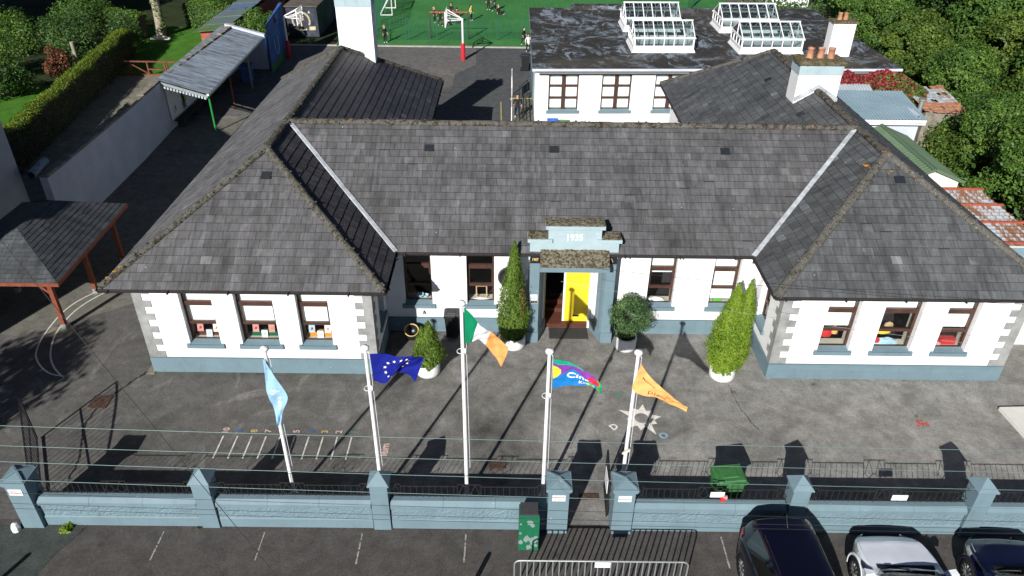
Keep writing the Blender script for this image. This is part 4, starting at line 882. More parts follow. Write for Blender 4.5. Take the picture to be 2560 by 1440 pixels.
# ================================================================ FRONT BOUNDARY WALLS, PILLARS, RAILINGS
def boundary(name, label, xs, x_end0, x_end1, gates, loc):
    root = thing(name, label, 'wall', loc)
    edges = []
    pts = sorted(xs)
    spans = []
    if x_end0 is not None: spans.append((x_end0, pts[0] - 0.25))
    for i in range(len(pts) - 1): spans.append((pts[i] + 0.25, pts[i + 1] - 0.25))
    if x_end1 is not None: spans.append((pts[-1] + 0.25, x_end1))
    cop = MB(); body = MB(); base = MB()
    for a, b in spans:
        base.hexa([(a, 13.03, 0), (b, 13.03, 0), (b, 13.38, 0), (a, 13.38, 0)], [(a, 13.03, 0.30), (b, 13.03, 0.30), (b, 13.38, 0.30), (a, 13.38, 0.30)])
        base.hexa([(a, 13.03, 0.30), (b, 13.03, 0.30), (b, 13.08, 0.302), (a, 13.08, 0.302)], [(a, 13.05, 0.335), (b, 13.05, 0.335), (b, 13.08, 0.335), (a, 13.08, 0.335)])
        n = max(2, int((b - a) / 0.055)); mz = 9; rr = random.Random(int(a * 10)); rows = []
        for j in range(mz + 1): rows.append([(a + (b - a) * i / n, 13.065 - (rr.uniform(0, 0.018)), 0.31 + (0.45) * j / mz) for i in range(n + 1)])
        body.grid(rows); body.box(a, b, 13.09, 13.36, 0.30, 0.76)
        m = max(1, round((b - a) / 1.35)); w = (b - a) / m
        for i in range(m):
            g0 = 0.006 if i else 0; x0 = a + w * i + g0; x1 = a + w * (i + 1)
            cop.hexa([(x0, 13.0, 0.76), (x1, 13.0, 0.76), (x1, 13.40, 0.76), (x0, 13.40, 0.76)], [(x0, 13.0, 0.86), (x1, 13.0, 0.86), (x1, 13.40, 0.86), (x0, 13.40, 0.86)])
            cop.hexa([(x0, 13.0, 0.862), (x1, 13.0, 0.862), (x1, 13.40, 0.862), (x0, 13.40, 0.862)], [(x0, 13.10, 0.97), (x1, 13.10, 0.97), (x1, 13.30, 0.97), (x0, 13.30, 0.97)])
        rl = MB(); y = 13.22; L = b - a; cxm = (a + b) / 2; t = 0.010
        def raised(x): return abs(x - cxm) < 0.30 or x - a < 0.26 or b - x < 0.26
        nb = int(L / 0.155)
        for i in range(nb + 1):
            x = a + 0.03 + (L - 0.06) * i / nb
            if raised(x) and not (abs(abs(x - cxm) - 0.3) < 0.05): continue
            rl.box(x - t / 2, x + t / 2, y - t / 2, y + t / 2, 0.975, 1.36)
        for xa, xb, z in ((a, a + 0.26, 1.44), (a + 0.26, cxm - 0.30, 1.37), (cxm - 0.30, cxm + 0.30, 1.44), (cxm + 0.30, b - 0.26, 1.37), (b - 0.26, b, 1.44)):
            rl.box(xa, xb, y - 0.012, y + 0.012, z - 0.010, z)
        rl.box(a, b, y - 0.012, y + 0.012, 1.01, 1.022)
        for xx in (a + 0.26, cxm - 0.30, cxm + 0.30, b - 0.26): rl.box(xx - t / 2, xx + t / 2, y - t / 2, y + t / 2, 0.975, 1.44)
        for c, w2 in ((cxm - 0.15, 0.11), (cxm + 0.15, 0.11), (a + 0.13, 0.10), (b - 0.13, 0.10)):
            for p0, p1 in (((c, 1.43), (c - w2, 1.12)), ((c, 1.43), (c + w2, 1.12)), ((c - w2, 1.12), (c, 1.02)), ((c + w2, 1.12), (c, 1.02)), ((c - w2 - .04, 1.12), (c - w2, 1.12)), ((c + w2, 1.12), (c + w2 + .04, 1.12))):
                rl.bar((p0[0], y, p0[1]), (p1[0], y, p1[1]), 0.012)
        rl.build('railing', M['rail'], root)
    cop.build('coping', M['blue'], root); body.build('roughcast_panel', M['blue_rough'], root); base.build('wall_base', M['blue'], root)
    for x in pts:
        p = MB(); gate = x in gates
        if gate:
            p.box(x - 0.26, x + 0.26, 12.92, 13.44, 0, 1.52); p.box(x - 0.29, x + 0.29, 12.89, 13.47, 1.52, 1.58); p.box(x - 0.32, x + 0.32, 12.86, 13.50, 1.58, 1.68)
            a = 0.32; c = 13.18; ap = (x, c, 1.79); q = [(x - .29, c - .29, 1.682), (x + .29, c - .29, 1.682), (x + .29, c + .29, 1.682), (x - .29, c + .29, 1.682)]
            for i in range(4): p.face([q[i], q[(i + 1) % 4], ap])
            for k in q: p.bar((k[0] * .93 + x * .07, k[1] * .93 + c * .07, 1.70), (x, c, 1.80), 0.05, 0.03)
        else:
            p.box(x - 0.22, x + 0.22, 12.98, 13.42, 0, 1.60)
            c = 13.20; q = [(x - .27, c - .27, 1.60), (x + .27, c - .27, 1.60), (x + .27, c + .27, 1.60), (x - .27, c + .27, 1.60)]; q2 = [(v[0], v[1], 1.63) for v in q]
            p.hexa(q, q2); ap = (x, c, 1.93)
            q2 = [(v[0], v[1], 1.631) for v in q]
            for i in range(4): p.face([q2[i], q2[(i + 1) % 4], ap])
        p.build('pillar', M['blue'], root)
    return root
boundary('boundary_wall', 'blue grey roadside wall with black railings, left of the small gate', [-12.22, -7.66, -3.22, 1.28], None, None, (-12.22, 1.28), (-5.4, 13.2, 0))
boundary('boundary_wall', 'blue grey roadside wall with black railings, right of the small gate behind the cars', [2.93, 7.35, 11.95], None, 18.0, (2.93,), (9.5, 13.2, 0))
def sign(x0, x1, y, z0, z1, lines, label, nm='sign', tilt=0.0, col='m_red', group=None):
    mb = MB(); mb.mat(M['whitep']).box(x0, x1, y - 0.012, y, z0, z1); cx = (x0 + x1) / 2; h = (z1 - z0) / (len(lines) + 0.5)
    mb.mat(M[col])
    for i, tx in enumerate(lines):
        zz = z1 - h * (i + 0.75); wfit = (x1 - x0) * 0.9 / max(1, len(tx) * 0.62)
        put_text(mb, tx, min(h * 1.05, wfit), lambda u, v: (cx + u, y - 0.0135, zz + v))
    return tag(mb.build(nm), label, 'sign', group)
sign(-12.42, -12.08, 12.918, 1.22, 1.42, ['PRIVATE', 'PROPERTY'], 'white sign with red lettering on the leftmost gate pillar')
sign(1.12, 1.45, 12.918, 1.22, 1.42, ['PRIVATE', 'PROPERTY'], 'white sign with red lettering on the pillar left of the small gate')
sign(2.77, 3.10, 12.918, 1.22, 1.42, ['NO', 'PARKING'], 'white sign with faint lettering on the pillar right of the small gate', col='m_sky')
sign(5.14, 5.50, 13.19, 1.12, 1.30, [], 'blank white sign on the railing in front of the green bin')
sign(9.76, 10.16, 13.19, 1.08, 1.26, [], 'blank white sign on the railing between the two right hand pillars')
mb = MB(); mb.mat(M['m_red']).box(5.40, 5.52, 13.10, 13.16, 1.04, 1.14).mat(M['m_pink']).box(5.47, 5.57, 13.12, 13.17, 1.10, 1.20); tag(mb.build('paper_packet'), 'crumpled red and pink packet hung under the white sign by the green bin', 'packet')
# gates
def gate_leaf(name, label, a, b, h0, h1, arch=0.25, nb=14, extra=True, t=0.03):
    root = thing(name, label, 'gate', (a[0], a[1], 0)); A = Vector((*a, 0)); B = Vector((*b, 0)); fr = MB(); z = lambda s: h0 + (h1 - h0) * s + arch * math.sin(math.pi * min(1, s) * 0.5)
    P = lambda s, zz: A.lerp(B, s) + Vector((0, 0, zz))
    fr.bar(P(0, 0.06), P(0, z(0) + .05), 0.045); fr.bar(P(1, 0.06), P(1, z(1)), 0.045); fr.bar(P(0, 0.1), P(1, 0.1), 0.04); fr.bar(P(0, 0.82), P(1, 0.82), 0.03)
    pv = None
    for k in range(13):
        s = k / 12; q = P(s, z(s))
        if pv is not None: fr.bar(pv, q, 0.04)
        pv = q
    fr.build('gate_frame', M['black'], root)
    br = MB()
    for k in range(1, nb): s = k / nb; br.bar(P(s, 0.1), P(s, z(s)), 0.016)
    br.build('gate_bars', M['black'], root); return root
gate_leaf('vehicle_gate', 'open black iron gate leaf swung back beside the leftmost pillar', (-12.35, 13.6), (-13.85, 16.1), 1.15, 1.35, 0.25)
gate_leaf('vehicle_gate', 'open black iron gate leaf far left, mostly out of view', (-16.6, 13.5), (-15.6, 16.2), 1.15, 1.35, 0.25)
gr = gate_leaf('pedestrian_gate', 'narrow black gate swung open beside the pillar right of the path', (2.62, 13.45), (2.66, 14.45), 1.25, 1.35, 0.12, 7)
mb = MB(); mb.box(2.585, 2.60, 13.6, 14.1, 0.75, 1.25); tag(mb.build('sign', M['whitep']), 'white board fixed to the open black gate, seen edge on', 'sign')
# ================================================================ FLAGPOLES AND FLAGS
def flagpole(label, x, y, h, glabel=None):
    r = thing('flagpole', label, 'flagpole', (x, y, 0), group='white flagpoles behind the front wall')
    mb = MB(); mb.tube([(0, 0, 0), (0, 0, h * .5), (0, 0, h)], 0.054, 14, r1=0.043); mb.tube([(0, 0, 0), (0, 0, .02)], 0.12, 14); mb.build('pole', M['white'], r, True, True)
    mb = MB(); mb.lathe([(0.048, h), (0.10, h + .01), (0.105, h + .06), (0.07, h + .10), (0.0, h + .115)], (0, 0, 0), 16); mb.build('finial', M['white'], r, True, True)
    return r
fp = [(-5.80, 14.13, 4.92, 'flagpole at the left end carrying the pale blue flag'), (-3.42, 14.17, 4.95, 'flagpole second from the left carrying the dark blue starred flag'), (-1.10, 14.14, 6.27, 'tallest flagpole, in the middle, carrying the green white and orange flag'), (0.96, 14.14, 4.93, 'flagpole carrying the multicoloured flag, left of the gate path'), (3.07, 14.13, 4.93, 'flagpole at the right end carrying the plain orange flag')]
for i, (x, y, h, lb) in enumerate(fp):
    r = flagpole(lb, x, y, h)
    mb = MB(); mb.tube([(0.085, -.01, h - .1), (0.10, -.01, 1.1)], 0.006, 5)
    mb.tube([(0.05, -.02, h - 0.02), (0.085, -.01, h - 0.1)], 0.012, 5); mb.build('halyard', M['white'], r, local=True)
    if i in (1, 2, 3):
        zz = {1: 3.75, 2: 4.95, 3: 3.60}[i]
        mb = MB(); pts = [Vector((-0.05 + 0.085 * math.cos(t), 0.1 * math.sin(t), zz)) for t in [2 * math.pi * k / 16 for k in range(17)]]; mb.tube(pts, 0.010, 5, False); mb.box(0.045, 0.085, -.05, -.01, zz - .06, zz + .10); mb.build('halyard_ring', M['white'], r, True, True)
mb = MB(); [mb.bar((2.97 + .03 * k, 14.05, 1.75 + .05 * k), (3.14 - .02 * k, 14.0, 1.95 - .04 * k), 0.05) for k in range(3)]; tag(mb.build('paper_packet', M['inner']), 'scrap of cream paper tied to the right hand flagpole', 'packet')
def spline(P, t):
    n = len(P) - 1; x = min(max(t, 0), 1) * n; i = min(int(x), n - 1); u = x - i; g_ = lambda k: Vector(P[min(max(k, 0), n)])
    a, b, c, d = g_(i - 1), g_(i), g_(i + 1), g_(i + 2)
    return 0.5 * ((2 * b) + (-a + c) * u + (2 * a - 5 * b + 4 * c - d) * u * u + (-a + 3 * b - 3 * c + d) * u ** 3)
class Flag:
    def __init__(s, top, bot, y, amp, waves, ph=0.0, drift=0.0, sag=0.0): s.t = top; s.b = bot; s.y = y; s.a = amp; s.w = waves; s.ph = ph; s.dr = drift; s.sag = sag
    def __call__(s, u, v, off=0.0):
        """u along the fly 0..1, v from top 0 to bottom 1"""
        a = spline(s.t, u); b = spline(s.b, u); p = a.lerp(b, v); k = min(1, u * 3)
        y = s.y + k * s.a * math.sin(s.w * 2 * math.pi * (u + 0.18 * v) + s.ph) + s.dr * u + k * s.a * 0.35 * math.sin(2 * math.pi * (s.w * 1.9 * u - 0.7 * v)) + k * s.a * 0.12 * math.sin(2 * math.pi * (5.3 * u + 1.7 * v)); return Vector((p.x, y - off, p.y + s.sag * math.sin(v * math.pi) * k))
def flag(name, label, F, paint, nu=72, nv=36, marks=None):
    mb = MB()
    for i in range(nu):
        for j in range(nv):
            u0, u1, v0, v1 = i / nu, (i + 1) / nu, j / nv, (j + 1) / nv
            mb.mat(M[paint((u0 + u1) / 2, (v0 + v1) / 2)]); mb.face([F(u0, v1), F(u1, v1), F(u1, v0), F(u0, v0)])
    me_ = mb.build(name)
    me = me_.data; me.polygons.foreach_set('use_smooth', [True] * len(me.polygons))
    import bmesh as _bm
    b = _bm.new(); b.from_mesh(me); _bm.ops.remove_doubles(b, verts=b.verts, dist=1e-5); b.to_mesh(me); b.free()
    tag(me_, label, 'flag', 'flags flying on the white poles')
    for nm, mk, mat in (marks or []): mk.build(nm, mat, me_)
    return me_
def onflag(F, txt, u, v, size, su=1.0, sv=1.0, rot=0.0, bold=0.0, shear=0.0, off=0.006):
    mb = MB(); c, s_ = math.cos(rot), math.sin(rot); put_text(mb, txt, size, lambda a, b: F(u + (a * c - b * s_) * su, v - (a * s_ + b * c) * sv, off), bold, shear); return mb
Fe = Flag([(-3.31, 4.87), (-2.7, 4.86), (-2.25, 4.93), (-2.02, 4.77)], [(-3.28, 4.03), (-2.98, 4.07), (-2.72, 4.33), (-2.24, 4.2)], 14.10, 0.09, 1.25, 0.4, -0.15)
def star(F, u, v, r, mb):
    pts = [(u + r * (1 if k % 2 == 0 else 0.42) * math.sin(math.pi * k / 5) * 0.78, v - r * (1 if k % 2 == 0 else 0.42) * math.cos(math.pi * k / 5) * 1.25) for k in range(10)]
    for off in (0.005,): mb.face([F(a, b, off) for a, b in pts])
sm = MB()
for k in range(12): a = 2 * math.pi * k / 12; star(Fe, 0.47 + 0.235 * math.sin(a), 0.47 - 0.33 * math.cos(a), 0.042, sm)
flag('flag', 'dark blue flag with a ring of gold stars', Fe, lambda u, v: 'f_blue', marks=[('star_ring', sm, M['f_star'])])
Fi = Flag([(-1.04, 6.22), (-0.69, 5.91), (-0.36, 5.56), (-0.01, 5.24)], [(-1.04, 5.2), (-0.91, 5.35), (-0.68, 5.33), (-0.39, 5.03), (-0.19, 4.77)], 14.10, 0.10, 1.1, 2.2, -0.25)
flag('flag', 'green, white and orange striped flag on the tallest pole', Fi, lambda u, v: 'f_green' if u < 0.30 else ('f_white' if u < 0.60 else 'f_orange'))
Fc = Flag([(1.05, 4.77), (1.43, 4.66), (1.78, 4.5), (2.05, 4.34), (2.25, 4.12)], [(1.08, 3.85), (1.46, 3.98), (1.85, 4.04), (2.04, 4.04), (2.27, 3.76)], 14.10, 0.07, 0.9, 0.2, -0.1)
def cpaint(u, v):
    if (u * 1.0) ** 2 * 2.2 + (v - 0.42) ** 2 * 1 < 0.045: return 'f_yellow'
    if u > 0.93: return 'f_teal'
    if v < 0.10 + 0.05 * math.sin(u * 9) and u < 0.5: return 'f_teal'
    if (u - 0.14) ** 2 * 2 + (v - 0.05) ** 2 < 0.016: return 'f_lime'
    if (u - 0.74) ** 2 * 1.6 + (v - 0.42) ** 2 < 0.05: return 'f_red' if v < 0.75 else 'f_peach'
    if u > 0.84: return 'f_lime'
    if (u - 0.66) ** 2 * 1.6 + (v - 0.86) ** 2 < 0.03: return 'f_lime'
    if v < 0.42 + 0.12 * math.sin(u * 14): return 'f_purple'
    return 'f_cblue'
flag('flag', 'multicoloured flag with white lettering on blue, purple, red and green', Fc, cpaint, marks=[('flag_lettering', onflag(Fc, 'Cine', 0.40, 0.56, 0.26, 0.78, 1.15, 0.02, 0.006, 0.15), M['white']), ('flag_lettering', onflag(Fc, 'Kindness', 0.58, 0.83, 0.17, 0.62, 1.15, 0.0, 0.0, 0.15), M['white'])])
Fo = Flag([(3.14, 4.71), (3.35, 4.39), (3.74, 4.03), (4.08, 3.7), (4.41, 3.43)], [(2.99, 3.96), (3.13, 3.85), (3.6, 3.74), (3.94, 3.54), (4.42, 3.25)], 14.03, 0.06, 1.0, 1.0, -0.1)
flag('flag', 'orange flag with dark brown lettering', Fo, lambda u, v: 'f_peach', marks=[('flag_lettering', onflag(Fo, 'pieta', 0.50, 0.68, 0.25, 0.58, 1.35, 0.10, 0.0), M['f_brown']), ('flag_lettering', onflag(Fo, 'Mental', 0.30, 0.30, 0.13, 0.6, 1.0, 0.0, 0.002), M['f_brown']), ('flag_lettering', onflag(Fo, 'Cine', 0.68, 0.42, 0.16, 0.6, 1.5, 0.0, 0.0), M['f_brown'])])
Fb = Flag([(-5.83, 4.75), (-5.74, 4.45), (-5.55, 4.02), (-5.4, 3.62), (-5.62, 3.09), (-5.73, 2.68)], [(-5.845, 4.72), (-5.87, 4.2), (-5.89, 3.8), (-5.86, 3.42), (-5.82, 2.98), (-5.8, 2.65)], 14.02, 0.05, 1.4, 0.0, -0.05)
flag('flag', 'pale blue flag with white capital letters, hanging almost straight down', Fb, lambda u, v: 'f_sky', marks=[('flag_lettering', onflag(Fb, 'ÓIL', 0.45, 0.50, 0.19, 0.48, 1.9, 1.5708, 0.002), M['white']), ('flag_lettering', onflag(Fb, 'GINÍ', 0.65, 0.47, 0.19, 0.50, 1.9, 3.1416, 0.002), M['white'])])

# ================================================================ OVERHEAD WIRES
def wire(name, label, a, b, sag, r, mat, group=None):
    a = Vector(a); b = Vector(b); pts = []
    for k in range(25):
        t = k / 24; p = a.lerp(b, t); p.z -= sag * 4 * t * (1 - t); pts.append(p)
    mb = MB(); mb.tube(pts, r, 5); return tag(mb.build(name, mat, None, True), label, 'wire', group)
names_w = ['uppermost', 'second from the top', 'third from the top', 'fourth from the top', 'fifth from the top', 'sixth from the top', 'lowest']
for i, (z0, z1) in enumerate([(9.10, 8.85), (8.75, 8.46), (8.46, 8.13), (8.12, 7.77), (7.87, 7.51), (7.66, 7.36), (7.56, 7.27)]):
    k = (z1 - z0) / 13.3; wire('overhead_wire', 'thin overhead wire across the front, ' + names_w[i] + ' of the seven', (-20, 7, z0 - 13.2 * k + 0.35), (20, 7, z1 + 13.0 * k + 0.35), 0.36, 0.0038 if i < 4 else 0.0030, M['wire'] if i < 4 else M['wireblack'], 'parallel overhead wires in front of the school')
wire('overhead_wire', 'black service wire running diagonally down across the left yard', (-9.4, 10.3, 13.7), (-0.9, 4.8, 5.35), 0.03, 0.0045, M['wireblack'])
wire('overhead_wire', 'fine black wire crossing low over the right wing roof', (1.2, 16.5, 6.0), (14.5, 16.2, 5.05), 0.15, 0.006, M['wireblack'])
wire('overhead_wire', 'fine pale wire crossing in front of the right wing windows', (1.4, 17.4, 4.9), (14.8, 16.2, 3.55), 0.18, 0.005, M['galv'])

# ================================================================ PLANTED POTS
def planter(x, y, r, h, label):
    mb = MB().mat(M['pot']); mb.lathe([(r * .86, 0), (r * .97, .03), (r, .12), (r, h - .03), (r * .98, h), (r * .86, h), (r * .84, h - .06)], (0, 0, 0), 32)
    root = thing('planter', label, 'planter', (x, y, 0), group='round white planters'); mb.build('pot', None, root, True, True)
    s_ = MB(); s_.lathe([(r * .85, h - .06), (r * .4, h - .03), (0.0, h - .02)], (0, 0, 0), 20); s_.build('soil', M['earth'], root, local=True); return root
planter(-2.68, 19.48, 0.40, 0.46, 'white planter holding the small conifer near the left wing'); planter(0.16, 21.02, 0.40, 0.44, 'white planter under the tall conifer left of the door'); planter(4.05, 20.98, 0.37, 0.5, 'white planter holding the round leafy bush right of the door'); planter(7.08, 19.46, 0.42, 0.42, 'cracked white planter holding the twin topped conifer by the right wing')
def conifer(label, x, y, z0, spires, n, mat, seed, leaf=0.05):
    root = thing('conifer', label, 'conifer', (x, y, z0)); rng = np.random.default_rng(seed); P = []; Nn = []; T = []
    trunk = MB()
    for (dx, dy, top, rad, low, share) in spires:
        m = int(n * share); t = rng.uniform(0, 1, m) ** 1.15; a = rng.uniform(0, 2 * math.pi, m)
        prof = np.where(t < 0.30, 0.70 + 0.30 * np.sin(t / 0.30 * math.pi / 2), np.clip(1 - (t - 0.30) / 0.70, 0, 1) ** 0.85)
        lump = 1 + 0.12 * np.sin(a * 3 + t * 9 + seed) + 0.10 * np.sin(a * 7 - t * 23) + 0.09 * np.sin(a * 13 + t * 41) + 0.06 * np.sin(a * 19 - t * 67)
        r = rad * prof * lump * rng.uniform(0.72, 1.04, m) ** 0.7; r = np.where(rng.uniform(0, 1, m) < .05, r * 1.04 + .04, r); z = low + (top - low) * t
        k = np.clip(t * 1.5, 0, 1); P.append(np.stack([dx * k + np.cos(a) * r, dy * k + np.sin(a) * r, z + rng.normal(0, .02, m)], 1)); Nn.append(np.stack([np.cos(a), np.sin(a), np.full(m, 0.45)], 1))
        T.append(np.clip(0.45 + 0.22 * np.sin(a * 5 + t * 17) * np.sin(t * 29 + a * 3) + 0.1 * np.sin(a * 11), 0, 1))
        trunk.tube([(0, 0, -0.1), (dx * .6, dy * .6, (top - low) * .5 + low), (dx, dy, top - 0.15)], 0.05, 6, r1=0.01)
        core = MB()
    trunk.build('trunk', M['bark'], root, True, True)
    leaf_obj('foliage', np.concatenate(P), np.concatenate(Nn), leaf, mat, root, seed, np.concatenate(T), aspect=1.5, jitter=0.55, up=1.4); return root
conifer('small bushy conifer in a white planter behind the starred flag', -2.66, 19.48, 0.42, [(0.06, 0.0, 1.62, 0.48, -0.05, 0.55), (-0.16, 0, 1.40, 0.36, -0.05, 0.25), (0.14, -0.1, 1.2, 0.42, -0.05, 0.2)], 15000, M['thuja'], 31, 0.05)
conifer('tall pointed conifer left of the entrance, browned at its middle', 0.10, 21.05, 0.42, [(0.03, 0, 3.70, 0.50, -0.1, 0.75), (0.22, 0.0, 2.3, 0.42, -0.1, 0.25)], 26000, M['thuja'], 32, 0.05)
br_ = [o for o in bpy.data.objects if o.get('label', '').startswith('tall pointed conifer')][0]
rng = np.random.default_rng(8); n = 700; P_ = np.stack([rng.normal(.30, .06, n), -.24 + rng.normal(0, .07, n), rng.normal(1.45, .28, n)], 1)
M['browned'] = leafmat('browned_foliage', [(0.3, (0.06, 0.04, 0.02)), (0.7, (0.20, 0.13, 0.06))]); leaf_obj('browned_foliage', P_, np.tile([.3, -1, .3], (n, 1)), .05, M['browned'], br_, 8, aspect=1.5)
conifer('bright green conifer with two pointed tops beside the right wing', 7.08, 19.46, 0.40, [(-0.02, 0, 3.22, 0.62, -0.02, 0.60), (0.38, 0.05, 3.30, 0.50, -0.02, 0.40)], 34000, M['thuja_bright'], 33, 0.048)
root = thing('round_bush', 'round dark leafy bush in a white planter right of the door', 'bush', (4.05, 20.98, 0.45)); rng = np.random.default_rng(4)
C = rng.normal(0, 1, (60, 3)); C /= np.linalg.norm(C, axis=1)[:, None]; C = C * rng.uniform(0.42, 0.60, 60)[:, None] + np.array([0, 0, 0.88]); p, d, tb = clumpy(rng, 13000, C, rng.uniform(0.12, 0.30, 60), 1.0)
leaf_obj('foliage', p, d + (p - np.array([0, 0, .85])), 0.055, M['shrub'], root, 5, tb, aspect=1.4)
mb = MB(); [mb.tube([(0.05 * math.cos(a), 0.05 * math.sin(a), -.1), (0.2 * math.cos(a), .2 * math.sin(a), 0.5)], 0.02, 5) for a in (0, 1.3, 2.6, 4, 5.2)]; mb.build('stem', M['bark'], root, True, True)

# ================================================================ BINS, CABINET, BARRIER, BOLLARDS
def wheelie(name, label, x, y, rz, w, d, h, mat, group=None, tip=0.0):
    r = thing(name, label, 'bin', (x, y, 0), rz, group)
    mb = MB(); b = 0.78; q = lambda s, z: [(-w / 2 * s, -d / 2 * s, z), (w / 2 * s, -d / 2 * s, z), (w / 2 * s, d / 2 * s, z), (-w / 2 * s, d / 2 * s, z)]
    mb.hexa(q(b, 0.06), q(0.97, h - .10)); mb.hexa(q(1.03, h - .10), q(1.03, h - .04)); mb.build('bin_body', mat, r, local=True)
    mb = MB(); W2 = w / 2 * 1.07; D = d / 2 * 1.08; q4 = lambda k, z0, z1: [(-W2 * k, -D * k, z0), (W2 * k, -D * k, z0), (W2 * k, D * k, z1), (-W2 * k, D * k, z1)]
    mb.hexa(q4(1, h - .035, h - .035), q4(1, h + .01, h + .05)); mb.hexa(q4(.93, h + .012, h + .052), q4(.86, h + .045, h + .085)); mb.hexa(q4(.55, h + .046, h + .086), q4(.5, h + .065, h + .105))
    mb.box(-W2 * .5, W2 * .5, -D - .05, -D - .001, h - .03, h + .005); mb.build('lid', mat, r, local=True)
    mb = MB(); mb.tube([(-w * .42, d / 2 + .10, h - .08), (w * .42, d / 2 + .10, h - .08)], 0.018, 6); mb.bar((-w * .42, d / 2, h - .1), (-w * .42, d / 2 + .1, h - .08), .03); mb.bar((w * .42, d / 2, h - .1), (w * .42, d / 2 + .1, h - .08), .03); mb.build('handle', mat, r, local=True)
    for s_ in (-1, 1):
        mb = MB(); mb.tube([(s_ * w * .40, d / 2 - .02, 0.1), (s_ * w * .48, d / 2 - .02, 0.1)], 0.10, 14); mb.build('wheel', M['blackpl'], r, True, True)
    return r
wheelie('wheelie_bin', 'bright green wheelie bin behind the railing, right of the gate', 5.82, 14.0, -1.50, 0.62, 0.74, 1.08, M['greenbin'])
wheelie('wheelie_bin', 'glossy black bin against the blue plinth by the tall flagpole', -2.02, 21.52, 0.0, 0.50, 0.42, 0.98, M['blackpl'])
wheelie('wheelie_bin', 'blue topped bin behind the main roof ridge', 2.32, 40.7, 0.0, 0.60, 0.55, 1.10, M['bluebin']); wheelie('wheelie_bin', 'pale green bin next to the blue topped bin', 2.98, 40.7, 0.0, 0.62, 0.55, 1.02, M['palegreen'])
wheelie('wheelie_bin', 'black bin beside the left wall of the flat roofed block', 0.95, 54.3, 1.5, 0.55, 0.6, 1.1, M['blackpl'])
mb = MB().mat(M['blackpl']); mb.lathe([(0.20, 0), (0.24, .05), (0.255, .36)], (0, 0, 0), 24); mb.lathe([(0.218, .38), (0.20, .1), (0.0, .09)], (0, 0, 0), 24); mb.mat(M['mk_yellow']); mb.lathe([(0.255, .36), (0.262, .40), (0.24, .41), (0.218, .38)], (0, 0, 0), 24); o = mb.build('yellow_tub', None, None, True, True); o.location = (-3.45, 21.35, 0.14); o.rotation_euler = (0.45, 0.1, 0); tag(o, 'yellow rimmed tub tilted in the shaded corner by the left wing', 'tub')
# utility cabinet
r = thing('utility_cabinet', 'green street cabinet with flaking grey patches beside the gate pillar', 'cabinet', (0.54, 12.55, 0))
mb = MB().mat(M['m_green']); mb.box(-.25, .25, -.16, .20, 0.0, 1.28); mb.box(-.255, -.10, -.175, -.16, 0.05, 1.22); mb.box(.10, .255, -.175, -.16, 0.05, 1.22); mb.box(-.098, .098, -.17, -.16, 0.05, 1.25); mb.build('cabinet_body', None, r, local=True)
mb = MB(); mb.box(-.22, .22, -.17, .22, 1.281, 1.33); mb.build('cabinet_top', M['darkgrey'], r, local=True)
rn = random.Random(12); mb = MB()
for (cx_, cz, s_) in [(0.02, 1.05, .12), (0.08, 0.95, .09), (0.10, 0.38, .16), (-.05, 0.45, .12), (0.18, 0.5, .08), (-.2, 0.32, .09), (-.21, 0.65, .05), (0.0, .15, .12), (.18, .2, .07), (-.2, 1.0, .05)]:
    a0 = rn.uniform(0, 6); mb.face([(cx_ + s_ * rn.uniform(.55, 1.1) * math.cos(a0 + w) * .75, -.178 - rn.uniform(0.0, .001), cz + s_ * rn.uniform(.55, 1.2) * math.sin(a0 + w)) for w in [2 * math.pi * q / 11 for q in range(11)]][::-1])
mb.build('flaked_paint', M['m_camo'], r, local=True)
# crowd barrier
r = thing('crowd_barrier', 'galvanised steel crowd barrier standing across the gate at the bottom edge', 'barrier', (2.2, 11.2, 0))
fr = MB(); X0, X1 = -2.02, 2.02; pts = []
for (cx_, cz, a0) in ((X1 - .14, 1.0, 0), (X0 + .14, 1.0, 90), (X0 + .14, .22, 180), (X1 - .14, .22, 270)):
    for k in range(6): a = math.radians(a0 + 18 * k); pts.append((cx_ + .14 * math.cos(a), 0, cz + .14 * math.sin(a)))
fr.tube(pts + [pts[0]], 0.022, 8, False); fr.build('frame', M['galv'], r, True, True)
br = MB()
for k in range(1, 27): x = X0 + (X1 - X0) * k / 27; br.tube([(x, 0, .09), (x, 0, 1.13)], 0.018, 6)
br.build('upright_bars', M['galv'], r, True, True)
for x in (-1.5, 1.5):
    f2 = MB(); f2.tube([(x, -.35, .02), (x, -.2, .06), (x, 0, .09), (x, .2, .06), (x, .35, .02)], .018, 6); f2.build('foot', M['galv'], r, True, True)
mb = MB().mat(M['whitep']).box(2.04, 2.40, 11.15, 11.165, 0.98, 1.16); tag(mb.build('sign'), 'blank white sign fixed to the top rail of the steel barrier', 'sign')
for x, y in ((-12.52, 10.6), (-1.05, 10.76)):
    mb = MB(); mb.lathe([(0.06, 0), (0.06, .86), (0.045, .9), (0, .91)], (0, 0, 0), 12); o = mb.build('bollard', M['darkgrey'], None, True, True); o.location = (x, y, 0); tag(o, 'slim bollard just out of view, its shadow at ' + ('the bottom left corner' if x < -5 else 'the bottom centre'), 'bollard')
mb = MB(); mb.lathe([(0.0, 0.0), (.10, .0), (.11, .12), (.07, .24), (0, .27)], (0, 0, 0), 9); o = mb.build('painted_stone', M['m_white'], None, False, True); o.location = (-12.62, 12.84, 0); tag(o, 'white painted stone at the foot of the leftmost gate pillar', 'stone')

